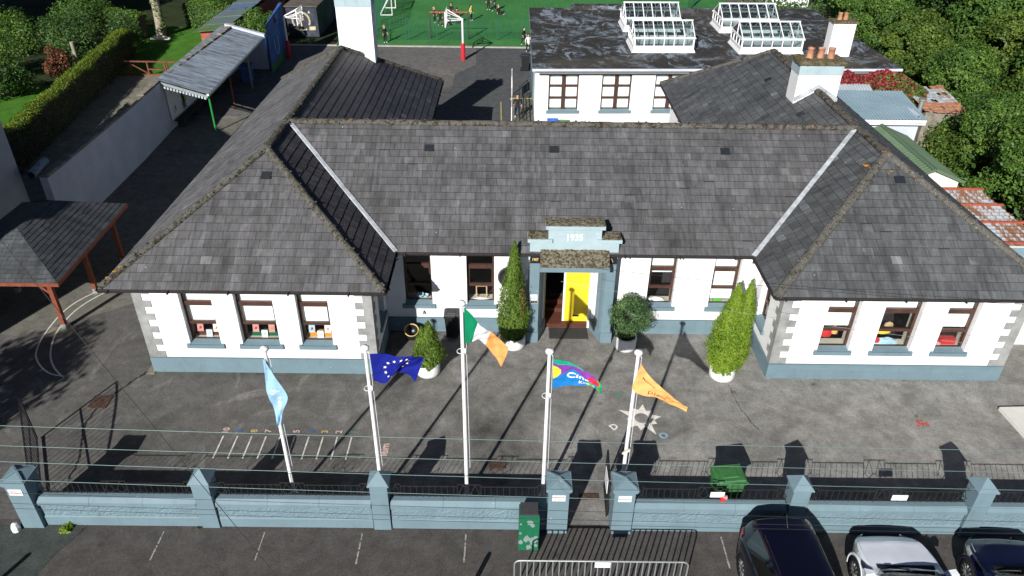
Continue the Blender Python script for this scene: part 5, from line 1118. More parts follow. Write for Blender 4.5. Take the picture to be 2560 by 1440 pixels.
# ================================================================ CARS
def car(label, x, y, rz, L, W, H, paint, suv=False, silver=False, hood=0.95, ws=0.765):
    root = thing('parked_car', label, 'car', (x, y, 0), rz, 'cars parked against the front wall')
    w = W / 2; NS = 72; ys = [L * i / NS for i in range(NS + 1)]
    def T(t):
        s = t * L; r0 = 0.03 * L; rear_h = 1.05 if suv else 0.98
        pts = [*([(0, .62), (0.05, .95), (0.14, 1.12), (0.22, H - .20), (0.34, H - .07), (0.75, H - .02)] if suv else [(0, .62), (0.06, .85), (0.18, rear_h), (0.55, H * .86), (1.0, H - .03)]), (L * .38, H), (L * (ws - .2), H - .02), (L * (ws - .145), H - .07), (L * ws, hood + .02), (L * (ws + .035), hood), (L * .9, hood - .09), (L - .16, hood - .20), (L - .06, .66), (L, .48)]
        for a, b in zip(pts, pts[1:]):
            if s <= b[0] + 1e-9: u = (s - a[0]) / (b[0] - a[0]); u = u * u * (3 - 2 * u) * 0.4 + u * 0.6; return a[1] + (b[1] - a[1]) * u
        return pts[-1][1]
    def Wd(t):
        s = t * L; f = L - s
        if f < 0.95: k = f / 0.95; return w * (0.52 + 0.48 * math.sqrt(max(0, 1 - (1 - k) ** 2)))
        if s < 0.55: k = s / 0.55; return w * (0.66 + 0.34 * math.sqrt(max(0, 1 - (1 - k) ** 2)))
        return w
    def ring(t):
        tp = T(t); wd = Wd(t); B = min(0.96, tp - 0.02); lo = 0.24; pts = [(wd * .90, lo), (wd * .975, lo + .12), (wd, 0.50), (wd, 0.66), (wd * .985, B - .10 if B > .75 else B * .92), (wd * .95, B)]
        if tp > B + 0.18:
            k = (tp - B); tw = wd * .95 - k * 0.36
            pts += [(wd * .925, B + .03), (wd * .925 + (tw - wd * .925) * .5, B + k * .52), (tw + .02, tp - .08), (tw - .05, tp - .025), (tw * .62, tp + .0), (tw * .3, tp + .02), (0, tp + .025)]
        else:
            pts += [(wd * .90, B + (tp - B) * .3), (wd * .82, B + (tp - B) * .6), (wd * .72, B + (tp - B) * .85), (wd * .60, tp), (wd * .42, tp + .012), (wd * .2, tp + .018), (0, tp + .02)]
        return pts
    rings = [ring(i / NS) for i in range(NS + 1)]; m = len(rings[0])
    body = MB(); gl = {'window': MB(), 'windscreen': MB(), 'rear_window': MB()}
    for sx in (1, -1):
        for i in range(NS):
            for j in range(m - 1):
                a, b, c, d = rings[i][j], rings[i][j + 1], rings[i + 1][j + 1], rings[i + 1][j]
                q = [(sx * a[0], ys[i], a[1]), (sx * b[0], ys[i], b[1]), (sx * c[0], ys[i + 1], c[1]), (sx * d[0], ys[i + 1], d[1])]
                if sx < 0: q = q[::-1]
                t0, t1 = T(i / NS), T((i + 1) / NS); mid = ys[i] / L; cab = min(t0, t1) > 1.16; slope = (t1 - t0) / (ys[i + 1] - ys[i]); tgt = body
                if cab and j in (6, 7) and not (abs(mid - 0.44) < 0.012) and 0.13 < mid < 0.72: tgt = gl['window']
                if min(t0, t1) > 1.0 and slope < -0.28 and j >= 8 and mid > .5: tgt = gl['windscreen']
                if min(t0, t1) > 1.03 and slope > 0.35 and j >= 8 and mid < .3: tgt = gl['rear_window']
                tgt.face(q)
    import bmesh as _bm
    def weld(o):
        b = _bm.new(); b.from_mesh(o.data); _bm.ops.remove_doubles(b, verts=b.verts, dist=1e-4); b.to_mesh(o.data); b.free(); return o
    body.face([(p[0], 0, p[1]) for p in rings[0]] + [(-p[0], 0, p[1]) for p in rings[0][::-1]]); body.face([(p[0], L, p[1]) for p in rings[-1]][::-1] + [(-p[0], L, p[1]) for p in rings[-1]])
    weld(body.build('body', paint, root, True, True))
    for k, g_ in gl.items():
        if g_.f: weld(g_.build(k, M['carglass'], root, True, True))
    it = MB(); it.box(-w * .80, w * .80, L * .12, L * .70, 0.3, 0.93); it.build('interior', M['dark'], root, local=True)
    for sx in (1, -1):
        for fy in (0.19, 0.81):
            R = 0.34 if suv else 0.32; yy = L * fy; tr = MB()
            prof = [(R * .62, -.11), (R * .95, -.11), (R, -.07), (R, .07), (R * .95, .11), (R * .62, .11)]
            rows = [[(sx * (w - .10) + o_, yy + r_ * math.cos(a), R + r_ * math.sin(a)) for a in [2 * math.pi * k / 28 for k in range(28)]] for r_, o_ in prof]; tr.grid(rows, True)
            wh = thing('wheel', None, None, (0, 0, 0)); wh.parent = root; tr.build('tyre', M['tyre'], wh, True, True)
            rm = MB(); c = Vector((sx * (w - .005), yy, R)); 
            for k in range(10):
                a = 2 * math.pi * k / 10; v = Vector((0, math.cos(a), math.sin(a))); rm.bar(c + v * .04, c + v * R * .64, 0.035, 0.045)
            rm.tube([c + Vector((-.03 * sx, 0, 0)), c + Vector((.01 * sx, 0, 0))], 0.06, 12); rows = [[c + Vector((o_ * sx, r_ * math.cos(a), r_ * math.sin(a))) for a in [2 * math.pi * k / 28 for k in range(28)]] for r_, o_ in ((R * .60, .0), (R * .66, .01), (R * .66, -.05), (R * .60, -.08))]; rm.grid(rows, True)
            rm.build('rim', M['alloy'], wh, True, True); bk = MB(); bk.tube([c + Vector((-.10 * sx, 0, 0)), c + Vector((-.06 * sx, 0, 0))], R * .62, 20); bk.build('brake_disc', M['darkgrey'], wh, local=True)
            ar = MB(); rows = [[(sx * (w + .006 - o_), yy + r_ * math.cos(a), R + r_ * math.sin(a)) for a in [math.pi * (-.12 + 1.24 * k / 20) for k in range(21)]] for r_, o_ in ((R + .035, .26), (R + .035, -.004), (R + .085, -.004), (R + .10, .02))]; ar.grid(rows); ar.build('wheel_arch', M['blackpl'] if suv else paint, root, True, True)
            dk = MB(); dk.tube([(sx * (w - .24), yy, R), (sx * (w + .003), yy, R)], R + .035, 24); dk.build('arch_lining', M['tyre'], root, local=True)
        mr = MB(); mr.hexa([(sx * (w * .93), L * .66, .98), (sx * (w + .17), L * .645, .97), (sx * (w + .17), L * .675, .97), (sx * (w * .93), L * .68, .98)], [(sx * (w * .93), L * .66, 1.02), (sx * (w + .19), L * .64, 1.10), (sx * (w + .17), L * .68, 1.10), (sx * (w * .93), L * .68, 1.03)]); mr.build('wing_mirror', paint, root, local=True)
        # lamps
        hl = MB(); rows = []
        for k in range(6):
            t = (L - .66 + .30 * k / 5) / L; q = ring(t); a, b = q[5], q[8]; rows.append([(sx * (q[3][0] + .010), t * L + .01, q[3][1]), (sx * (q[4][0] + .012), t * L + .012, q[4][1]), (sx * (q[6][0] + .010), t * L + .010, q[6][1] + .010)])
        hl.grid(rows); hl.build('headlight', M['lamp_clear'], root, True, True)
        tl = MB(); rows = []
        for k in range(5):
            t = (0.03 + .33 * k / 4) / L; q = ring(t); a = q[4]; b = q[6]; rows.append([(sx * (a[0] + .012), t * L - .004, a[1] - .06 + .02 * k), (sx * (a[0] + .014), t * L - .004, (a[1] + b[1]) / 2), (sx * (b[0] + .012), t * L - .004, b[1] + .01)])
        tl.grid(rows); tl.build('tail_light', M['lamp_red'], root, True, True)
        rr = MB(); pts = [(sx * ring(t)[9][0] * 1.0, t * L, ring(t)[9][1] + .03) for t in [.2 + .4 * k / 8 for k in range(9)]]; rr.tube(pts, .012, 6); rr.build('roof_rail', M['blackpl'], root, True, True)
    wp = MB(); z_ = lambda t: T(t) + .035
    for x0, x1 in ((-.62, .0), (-.02, .60)): wp.bar((x0, L * (ws + .01), z_(ws + .01)), (x1, L * (ws - .02), z_(ws - .02) + .01), .022, .014)
    wp.bar((-w * .75, L * (ws + .013), z_(ws + .013) - .02), (w * .75, L * (ws + .013), z_(ws + .013) - .02), .09, .02); wp.build('wipers', M['blackpl'], root, local=True)
    an = MB(); an.tube([(0, L * .16, T(.16) + .02), (0, L * .11, T(.11) + .30)], .007, 5, r1=.004); an.build('aerial', M['blackpl'], root, True, True)
    return root
car('very dark navy tall car, tail to the wall, leftmost of the three', 6.58, 12.52, math.pi + 0.03, 4.35, 1.82, 1.60, M['car_navy'], suv=True)
car('silver blue hatchback parked nose to the wall, middle of the three', 9.32, 8.30, 0.0, 4.15, 1.78, 1.48, M['car_silver'], ws=0.70)
car('deep blue car parked nose to the wall, cut off at the right corner', 11.98, 8.26, -0.02, 4.15, 1.78, 1.48, M['car_blue'], ws=0.71)

# ================================================================ WINDOW DISPLAYS
def card(x, y, z, w, h, mat, label, name='greeting_card', mark=None, lean=0.06):
    mb = MB().mat(mat); mb.hexa([(x - w / 2, y, z), (x + w / 2, y, z), (x + w / 2, y + .012, z), (x - w / 2, y + .012, z)], [(x - w / 2, y + lean, z + h), (x + w / 2, y + lean, z + h), (x + w / 2, y + lean + .012, z + h), (x - w / 2, y + lean + .012, z + h)])
    if mark:
        mb.mat(mark); yy = y + lean * .5 - .003; mb.face([(x - w * .22, yy - lean * .2, z + h * .3), (x + w * .18, yy - lean * .1, z + h * .36), (x + w * .25, yy + lean * .15, z + h * .62), (x - w * .05, yy + lean * .1, z + h * .68)])
    tag(mb.build(name), label, 'picture card', 'children\'s picture cards in the left wing windows')
for wi, ((a, b), nm) in enumerate(zip(WL, ('left', 'middle', 'right'))):
    m = (a + b) / 2; zz = Z0 + .06
    cs = [('m_pink', 'm_lav', 'm_white'), ('m_pink', 'm_white', 'm_pink'), ('m_sky', 'm_white', 'm_white')][wi]
    card(m - .24, 19.72, zz + .20, .20, .27, M[cs[0]], 'upright card at the left of the %s window of the left wing' % nm, mark=M['m_red'])
    card(m + .02, 19.70, zz + .0, .20, .24, M[cs[1]], 'small low card at the centre of the %s window of the left wing' % nm, mark=M['m_sky'])
    card(m + .27, 19.73, zz + .18, .20, .27, M[cs[2]], 'card standing at the right of the %s window of the left wing' % nm, mark=M['m_gold'])
    mb = MB().mat(M[['step', 'm_green', 'm_gold'][wi]]); mb.box(m - .4, m + .42, 19.78, 19.95, zz, zz + .17); tag(mb.build('display_box'), ['dark red', 'green', 'orange'][wi] + ' box behind the cards in the %s window of the left wing' % nm, 'box')
def lump(name, x, y, z, sx, sy, sz, mat, label, cat, seed=0, n=10):
    r = random.Random(seed); mb = MB(); rows = []
    for j in range(6):
        ph = -0.1 + (math.pi / 2 + .1) * j / 5; rows.append([(x + sx * math.cos(ph) * math.cos(2 * math.pi * k / n) * r.uniform(.8, 1.15), y + sy * math.cos(ph) * math.sin(2 * math.pi * k / n) * r.uniform(.8, 1.15), z + sz * math.sin(ph) * r.uniform(.85, 1.1)) for k in range(n)])
    mb.grid(rows, True); mb.face(rows[-1]); return tag(mb.build(name, mat), label, cat)
zz = Z0 + .06
lump('toy', 10.35, 19.85, zz + .25, .22, .1, .30, M['m_red'], 'red toy behind the left window of the right wing', 'toy', 1); lump('toy', 10.62, 19.9, zz + .32, .12, .08, .28, M['f_peach'], 'peach and white toy in the left window of the right wing', 'toy', 2); lump('toy', 10.1, 19.85, zz + .05, .12, .08, .2, M['f_cblue'], 'blue toy in the left window of the right wing', 'toy', 3)
lump('paper_pile', 12.3, 19.8, zz, .48, .14, .20, M['m_sky'], 'pile of pale blue papers on the sill of the middle right wing window', 'papers', 4); lump('toy', 12.0, 19.74, zz + .08, .13, .07, .16, M['m_red'], 'crimson toy on the papers in the middle window of the right wing', 'toy', 5); lump('toy', 12.25, 19.95, zz + .3, .24, .08, .16, M['f_yellow'], 'yellow toy higher in the middle window of the right wing', 'toy', 6); lump('toy', 12.4, 20.0, zz + .5, .15, .08, .2, M['wood'], 'tan cardboard shape in the middle window of the right wing', 'cardboard', 7)
mb = MB(); mb.box(14.1, 14.6, 19.72, 19.95, zz, zz + .20); tag(mb.build('red_box', M['m_red']), 'flat red box on the sill of the rightmost window', 'box'); lump('paper_pile', 13.98, 19.72, zz, .16, .08, .12, M['m_pink'], 'pink papers beside the red box in the rightmost window', 'papers', 9)
mb = MB(); x, y = -1.0, 22.2
for a in ((-.2, -.16, 0, .52), (.16, .2, 0, .52), (-.16, .16, 0, .05), (-.16, .16, .47, .52)): mb.box(x + a[0], x + a[1], y, y + .03, zz + a[2], zz + a[3])
tag(mb.build('picture_frame', M['wood']), 'empty pale wooden frame standing in the window beside the tall conifer', 'frame'); lump('paper_pile', -1.0, 22.12, zz, .40, .08, .06, M['m_white'], 'white papers around the wooden frame on the window sill', 'papers', 10)
for i, (x, r, l) in enumerate(((-3.17, .13, 'larger'), (-2.97, .10, 'smaller'))):
    mb = MB(); mb.lathe([(r * .4, 0), (r * .85, r * .6), (r, r * 1.1), (r * .93, r * 1.1), (r * .7, r * .5), (0, r * .2)], (x, 22.2, zz), 20); tag(mb.build('bowl', M['m_sky'], None, True), l + ' pale bowl in the window nearest the left wing', 'bowl')
lump('paper_pile', 5.2, 22.16, zz, .36, .08, .14, M['m_white'], 'heap of white papers in the window just right of the entrance', 'papers', 12); mb = MB(); mb.box(7.2, 7.5, 22.14, 22.22, zz, zz + .12); tag(mb.build('green_box', M['f_lime']), 'small green box in the window behind the twin topped conifer', 'box')

# ================================================================ FLAT ROOFED CLASSROOM BLOCK
blk = thing('classroom_block', 'flat roofed white block with four glazed roof lanterns behind the school', 'building', (11.5, 49, 0))
SH = 0.043
bm = MB(); A0, A1, A2, A3 = (1.30, 41.62), (21.85, 42.50), (21.85, 57.4), (1.36, 56.5)
exw = [(0.76, 2.46), (3.77, 5.46), (6.80, 8.50), (9.85, 11.55), (12.9, 14.6)]
wall(bm, A0, A1, 0, 3.72, .3, [(a, b, 1.36, 3.44) for a, b in exw]); wall(bm, A1, A2, 0, 3.72, .3); wall(bm, A2, A3, 0, 3.72, .3); wall(bm, A3, A0, 0, 3.72, .3); bm.build('wall', M['render'], blk)
bm = MB(); bm.hexa([(1.27, 41.6, 0), (1.30, 41.6, 0), (1.36, 56.4, 0), (1.33, 56.4, 0)], [(1.27, 41.6, .9), (1.30, 41.6, .9), (1.36, 56.4, .9), (1.33, 56.4, .9)]); bm.hexa([(1.26, 45, .9), (1.30, 45, .9), (1.36, 56.4, .9), (1.32, 56.4, .9)], [(1.26, 45, 3.5), (1.30, 45, 3.5), (1.36, 56.4, 3.5), (1.32, 56.4, 3.5)]); bm.build('plinth', M['blue'], blk)
d = (Vector((*A1, 0)) - Vector((*A0, 0))).normalized(); nrm = Vector((-d.y, d.x, 0))
sf = lambda x, y, z: (A0[0] + d.x * x + nrm.x * y, A0[1] + d.y * x + nrm.y * y, z)
for a, b in exw: window(blk, a, b, 0.0, [(1.5, 3.4)], z0=1.36, z1=3.44, side=sf, cross=True, dep=0.10)
rf = [(1.10, 41.35), (22.05, 42.25), (22.05, 57.7), (1.16, 56.8)]
bm = MB(); bm.hexa([(x, y, 3.70) for x, y in rf], [(x, y, 3.84) for x, y in rf]); bm.build('fascia', M['render_old_shade_blue'], blk)
bm = MB(); n = 60; rows = []; rn = random.Random(6)
for j in range(31): 
    t = j / 30; rows.append([((1.10 + .06 * t) * (1 - i / n) + 22.05 * i / n, (41.35 + 15.45 * t) * (1 - i / n) + (42.25 + 15.45 * t) * i / n, 3.85 + rn.uniform(-.006, .01)) for i in range(n + 1)])
bm.grid(rows); bm.build('roof', M['felt'], blk, True)
bm = MB(); bm.tube([(1.5, 41.5, 3.52), (21.5, 42.36, 3.52)], .045, 8); bm.build('gutter', M['darkgrey'], blk)
bm = MB(); bm.hexa([(4.2, 56.3, 3.84), (7.9, 56.45, 3.84), (7.9, 57.2, 3.84), (4.2, 57.05, 3.84)], [(4.2, 56.3, 4.12), (7.9, 56.45, 4.12), (7.9, 57.2, 4.12), (4.2, 57.05, 4.12)]); bm.build('roof_upstand', M['felt'], blk)
def lantern(x, y, L=3.62, D=2.55, seed=0):
    P = lambda a, b, z: (x + a, y + b + SH * a, z); B0, B1, E1, R1 = 3.86, 4.16, 4.74, 5.42
    fr = MB()
    def bx(a0, a1, b0, b1, z0, z1): fr.hexa([P(a0, b0, z0), P(a1, b0, z0), P(a1, b1, z0), P(a0, b1, z0)], [P(a0, b0, z1), P(a1, b0, z1), P(a1, b1, z1), P(a0, b1, z1)])
    fr.hexa([P(-.10, -.10, B0), P(L + .10, -.10, B0), P(L + .10, D + .10, B0), P(-.10, D + .10, B0)], [P(-.02, -.02, B0 + .16), P(L + .02, -.02, B0 + .16), P(L + .02, D + .02, B0 + .16), P(-.02, D + .02, B0 + .16)])
    t = .06
    for b0, b1 in ((0, t), (D - t, D)):
        bx(0, L, b0, b1, B0 + .161, B1 + .08); bx(0, L, b0, b1, E1 - .12, E1 - .0)
        for k in range(7): a = k * (L - t) / 6; w = .10 if k in (0, 6) else .05; a = min(a, L - w); bx(a, a + w, b0 + .002, b1 - .002, B1 + .081, E1 - .121)
    for a0, a1 in ((0.001, t), (L - t, L - .001)):
        bx(a0, a1, t + .001, D - t - .001, B0 + .161, B1 + .08); bx(a0, a1, t + .001, D - t - .001, E1 - .12, E1 - .001)
        for k in range(1, 4): b = k * D / 4; bx(a0 + .002, a1 - .002, b - .03, b + .03, B1 + .081, E1 - .121)
    bx(-.05, L + .05, -.06, -.001, E1 - .09, E1 - .02); bx(-.05, L + .05, D + .001, D + .06, E1 - .09, E1 - .02)
    for k in range(7):
        a = 0.03 + k * (L - .06) / 6
        for b in (0, D): fr.bar(P(a, b, E1 + .01), P(a, D / 2, R1), .055, .05)
    fr.bar(P(-.03, D / 2, R1 + .01), P(L + .03, D / 2, R1 + .01), .09, .07)
    for a in (.03, L - .03): fr.bar(P(a, D / 2, E1), P(a, D / 2, R1), .05)
    f = fr.build('roof_lantern', M['whitep'], blk)
    gl = MB(); gl.face([P(0, 0, E1), P(L, 0, E1), P(L, D / 2, R1), P(0, D / 2, R1)]); gl.face([P(L, D, E1), P(0, D, E1), P(0, D / 2, R1), P(L, D / 2, R1)])
    for a in (.03, L - .03): gl.face([P(a, 0, E1), P(a, D, E1), P(a, D / 2, R1)]); gl.face([P(a, .06, B1), P(a, D - .06, B1), P(a, D - .06, E1 - .06), P(a, .06, E1 - .06)])
    for b in (.03, D - .03): gl.face([P(.08, b, B1), P(L - .08, b, B1), P(L - .08, b, E1 - .06), P(.08, b, E1 - .06)])
    gl.build('lantern_glass', M['roofglass'], f)
    w = MB(); w.hexa([P(.1, .1, 3.862), P(L - .1, .1, 3.862), P(L - .1, D - .1, 3.862), P(.1, D - .1, 3.862)], [P(.1, .1, 3.87), P(L - .1, .1, 3.87), P(L - .1, D - .1, 3.87), P(.1, D - .1, 3.87)]); w.build('light_well', M['inner'] if seed % 2 else M['concrete'], f)
lantern(7.15, 44.95, seed=2); lantern(7.25, 50.0, 3.6, seed=4); lantern(13.5, 44.95, 3.72, seed=3); lantern(13.5, 50.0, 3.7, seed=5)
c = MB(); c.box(18.55, 19.85, 44.6, 45.4, 3.80, 5.75); c = c.build('chimney', M['render'], blk); mosscap(18.48, 19.92, 44.53, 45.47, 5.751, 5.86, M['capmoss'], c, seed=9, lump=.03); pots(c, (18.95, 19.3), 45.0, 5.88, .38, .12)
# red creeper over its right hand end
root = thing('red_creeper', 'crimson creeper covering the right end of the flat roofed block', 'creeper', (20, 42, 0)); rng = np.random.default_rng(9); n = 15000
u = rng.uniform(0, 1, n); X = 17.2 + 6.4 * u; Zt = 3.62 + 0.18 * np.sin(X * 3.1) + np.where(X > 21, 0.15, 0); Zt = np.where(X > 22, 3.6 - (X - 22) * 0.55, Zt); Z = 0.5 + (Zt - 0.5) * rng.uniform(0, 1, n) ** 0.8
depth = 0.12 + 0.25 * rng.uniform(0, 1, n) + np.where(X > 19.8, (X - 19.8) * 0.28, 0) * rng.uniform(0.2, 1, n) * (1.2 - Z / 4); Yv = 42.32 + 0.043 * (X - 17.5) - depth
stem = MB(); [stem.tube([(a, 42.2, 0), (a + .2, 42.15, 1.6), (a + .1, 42.2, 3.2)], .03, 5, r1=.01) for a in (17.8, 19.1, 20.4, 21.5)]; stem.build('stem', M['bark'], root, True)
grn = (rng.uniform(0, 1, n) < np.clip((X - 19.4) * 0.22 + (2.6 - Z) * 0.18, 0.05, 0.75))
P3 = np.stack([X - 20, Yv - 42, Z], 1); nn = np.tile([0, -1.0, 0.5], (n, 1))
leaf_obj('red_foliage', P3[~grn], nn[~grn], 0.16, M['vine'], root, 3, None, jitter=0.5); leaf_obj('green_foliage', P3[grn], nn[grn], 0.16, M['leaf'], root, 4, None, jitter=0.5)

# ================================================================ SHEDS ON THE RIGHT
sh = thing('lean_to_shed', 'white walled lean-to with a large pale blue corrugated roof beside the right wing', 'shed', (19, 38, 0))
mb = MB(); wall(mb, (17.3, 37.1), (21.0, 37.1), 0, 2.66, .2); wall(mb, (21.0, 37.1), (21.0, 40.3), 0, 2.9, .2); wall(mb, (21.0, 40.3), (17.3, 40.3), 0, 2.9, .2); wall(mb, (17.3, 40.3), (17.3, 37.1), 0, 2.66, .2); mb.build('wall', M['render_old_shade_blue'], sh)
mb = MB(); corr_sheet(mb, (17.2, 36.9, 2.76), (1, 0, 0), (0.04, 1, 0.10), 4.05, 3.65, 0.16, 0.022); mb.build('roof_sheet', M['tin_blue'], sh); mb = MB(); mb.box(17.2, 21.25, 36.93, 36.97, 2.58, 2.72); mb.tube([(17.2, 36.88, 2.52), (21.2, 36.88, 2.52)], .05, 8); mb.build('fascia', M['whitep'], sh)
sh = thing('small_store', 'small cream walled store under a pale grey corrugated roof below the creeper', 'shed', (19, 41, 0))
mb = MB(); mb.box(18.0, 20.2, 41.1, 42.1, 0, 2.62); mb.build('wall', M['cream'], sh); mb = MB(); corr_sheet(mb, (17.9, 40.95, 2.76), (1, 0, 0), (.05, 1, .22), 2.35, 1.35, .16, .022); mb.build('roof_sheet', M['tin_pale'], sh); mb = MB(); mb.box(17.95, 20.25, 40.98, 41.05, 2.6, 2.72); mb.build('fascia', M['white'], sh)
sh = thing('green_roofed_shed', 'cream shed with a green ribbed pitched roof beyond the right wing', 'shed', (18.3, 32, 0))
mb = MB(); g0, g1 = 30.0, 35.5
mb.hexa([(17.0, g0, 0), (19.5, g0, 0), (19.5, g1, 0), (17.0, g1, 0)], [(17.0, g0, 2.42), (19.5, g0, 2.42), (19.5, g1, 2.42), (17.0, g1, 2.42)]); mb.face([(17.0, g0, 2.42), (19.5, g0, 2.42), (18.28, g0, 2.93)]); mb.build('wall', M['cream'], sh)
mb = MB(); corr_sheet(mb, (16.85, g1, 2.42), (0, -1, 0), (1.43, 0, .56), g1 - g0 + .12, 1.54, .22, .025); corr_sheet(mb, (19.7, g0 - .12, 2.42), (0, 1, 0), (-1.42, 0, .56), g1 - g0 + .12, 1.53, .22, .025); mb.build('roof_sheet', M['tin_green'], sh)
mb = MB(); mb.hexa([(18.16, g0 - .14, 2.97), (18.28, g0 - .14, 3.02), (18.28, g1 + .02, 3.02), (18.16, g1 + .02, 2.97)], [(18.16, g0 - .14, 2.985), (18.28, g0 - .14, 3.035), (18.28, g1 + .02, 3.035), (18.16, g1 + .02, 2.985)]); mb.hexa([(18.28, g0 - .14, 3.02), (18.42, g0 - .14, 2.97), (18.42, g1 + .02, 2.97), (18.28, g1 + .02, 3.02)], [(18.28, g0 - .14, 3.035), (18.42, g0 - .14, 2.985), (18.42, g1 + .02, 2.985), (18.28, g1 + .02, 3.035)])
for a, b in (((16.86, g0 - .13, 2.44), (18.28, g0 - .13, 3.0)), ((19.7, g0 - .13, 2.44), (18.28, g0 - .13, 3.0))): mb.bar(a, b, .03, .12)
mb.build('ridge_cap', M['tin_green'], sh)
sh = thing('rusty_roof_shed', 'low shed with rusty orange and blue grey sheets crossed by red battens', 'shed', (19, 27, 0))
mb = MB(); mb.box(17.6, 20.0, 24.5, 29.2, 0, 2.25); mb.build('wall', M['cream'], sh); mb = MB(); corr_sheet(mb, (17.5, 29.3, 2.34), (0, -1, 0), (1, 0, 0.0), 4.9, 2.62, .3, .03); 
mb.build('roof_sheet', M['tin_rust'], sh)
mb = MB(); corr_sheet(mb, (17.4, 24.35, 2.30), (0, -1, 0), (1, 0, 0), 3.0, 3.6, .12, .015); mb.build('clear_sheet', M['tin_blue'], sh); mb = MB(); mb.box(17.5, 21.0, 21.4, 24.3, 0, 2.25); mb.build('wall', M['cream'], sh)
for y in (29.28, 27.75, 26.2, 24.5): mb = MB(); mb.bar((17.4, y, 2.42), (20.2, y, 2.42), .10, .08); mb.build('batten', M['redpaint'], sh)
sh = thing('ruined_outbuilding', 'old stone outbuilding with a sagging white and red tiled roof in the trees', 'outbuilding', (24, 42, 0))
mb = MB(); mb.box(23.0, 25.0, 40.3, 43.3, 0, 2.1); mb.build('wall', M['brick_grey'], sh)
mb = MB(); rn = random.Random(4)
for i in range(14):
    for j in range(8):
        if rn.random() < .10: continue
        a, b = 22.8 + i * .17, 40.1 + j * .42; z = 2.15 + .55 * (j / 10) + rn.uniform(0, .03) - 0.12 * math.sin(i / 15 * math.pi); mb.mat(M['lead'] if (i * .8 + j < 15 + rn.uniform(-3, 3) and j > 2) else M['terracotta']); mb.hexa([(a, b, z), (a + .165, b, z), (a + .165, b + .45, z + .05), (a, b + .45, z + .05)], [(a, b, z + .03), (a + .165, b, z + .03), (a + .165, b + .45, z + .07), (a, b + .45, z + .07)])
mb.build('tiled_roof', None, sh)
mb = MB(); mb.tube([(22.2, 39.6, 0), (22.2, 39.6, 2.9)], .13, 14); mb.tube([(22.2, 39.6, 2.9), (22.2, 39.6, 3.0)], .19, 14); tag(mb.build('flue_pipe', M['galv'], None, True), 'tall silver flue pipe between the blue roof and the ruined outbuilding', 'flue')
sh = thing('far_white_house', 'white gable wall of a building beyond the sports pitch, top edge', 'house', (27, 80, 0)); mb = MB(); mb.box(25.4, 29.0, 77, 90, 0, 4.5); mb.build('wall', M['render'], sh); mb = MB(); mb.hexa([(25.2, 76.9, 4.5), (29.2, 76.9, 4.5), (29.2, 90, 4.5), (25.2, 90, 4.5)], [(27.1, 76.9, 6.3), (27.3, 76.9, 6.3), (27.3, 90, 6.3), (27.1, 90, 6.3)]); mb.build('roof', M['container_roof'], sh)
g = MB(); g.poly([(21.5, 70), (25.2, 70), (25.2, 84), (21.5, 84)], 0.012); g.poly([(29.2, 66), (31, 66), (31, 84), (29.2, 84)], 0.012); structure(g, 'bare_ground', M['container_roof'])

# ================================================================ LEFT SIDE
def wall_run(name, label, pts, th, mat, cap=None, tops=None):
    root = thing(name, label, 'wall', (pts[0][0], pts[0][1], 0)); mb = MB(); cp = MB()
    for i in range(len(pts) - 1):
        a = Vector(pts[i][:2]); b = Vector(pts[i + 1][:2]); d_ = (b - a).normalized(); n = Vector((d_.y, -d_.x)) * th; z0, z1 = pts[i][2], pts[i + 1][2]
        mb.hexa([(a.x, a.y, 0), (b.x, b.y, 0), (b.x - n.x, b.y - n.y, 0), (a.x - n.x, a.y - n.y, 0)], [(a.x, a.y, z0), (b.x, b.y, z1), (b.x - n.x, b.y - n.y, z1), (a.x - n.x, a.y - n.y, z0)])
        m = max(1, int((b - a).length / .4)); rn = random.Random(i)
        for k in range(m):
            p = a.lerp(b, k / m); q = a.lerp(b, (k + 1) / m); e = n * 1.0; o = n.normalized() * .05; zz0 = z0 + (z1 - z0) * k / m; zz1 = z0 + (z1 - z0) * (k + 1) / m; j = rn.uniform(.05, .13)
            cp.hexa([(p.x + o.x, p.y + o.y, zz0 + .001), (q.x + o.x, q.y + o.y, zz1 + .001), (q.x - e.x - o.x, q.y - e.y - o.y, zz1 + .001), (p.x - e.x - o.x, p.y - e.y - o.y, zz0 + .001)], [(p.x, p.y, zz0 + j), (q.x, q.y, zz1 + j), (q.x - e.x, q.y - e.y, zz1 + j), (p.x - e.x, p.y - e.y, zz0 + j)])
    mb.build('wall_face', mat, root); 
    if cap: cp.build('coping', cap, root)
    return root
bw = wall_run('side_wall', 'tall white boundary wall in shade along the left side lane', [(-19.75, 55.0, 2.85), (-19.72, 41.4, 2.85), (-19.45, 37.1, 2.85), (-19.32, 32.0, 2.80), (-19.5, 28.9, 2.60)][::-1], 0.35, M['render_old_shade_blue'], M['brick_grey'])
mb = MB(); mb.lathe([(0.18, 0), (.18, 1.6), (0, 1.62)], (0, 0, 0), 12); o = mb.build('rolled_sheet', M['tin_grey'], None, True, True); o.location = (-19.9, 28.5, 2.85); o.rotation_euler = (-math.pi / 2, 0, .15); tag(o, 'rolled grey sheet lying on the near end of the shaded white wall', 'roll')
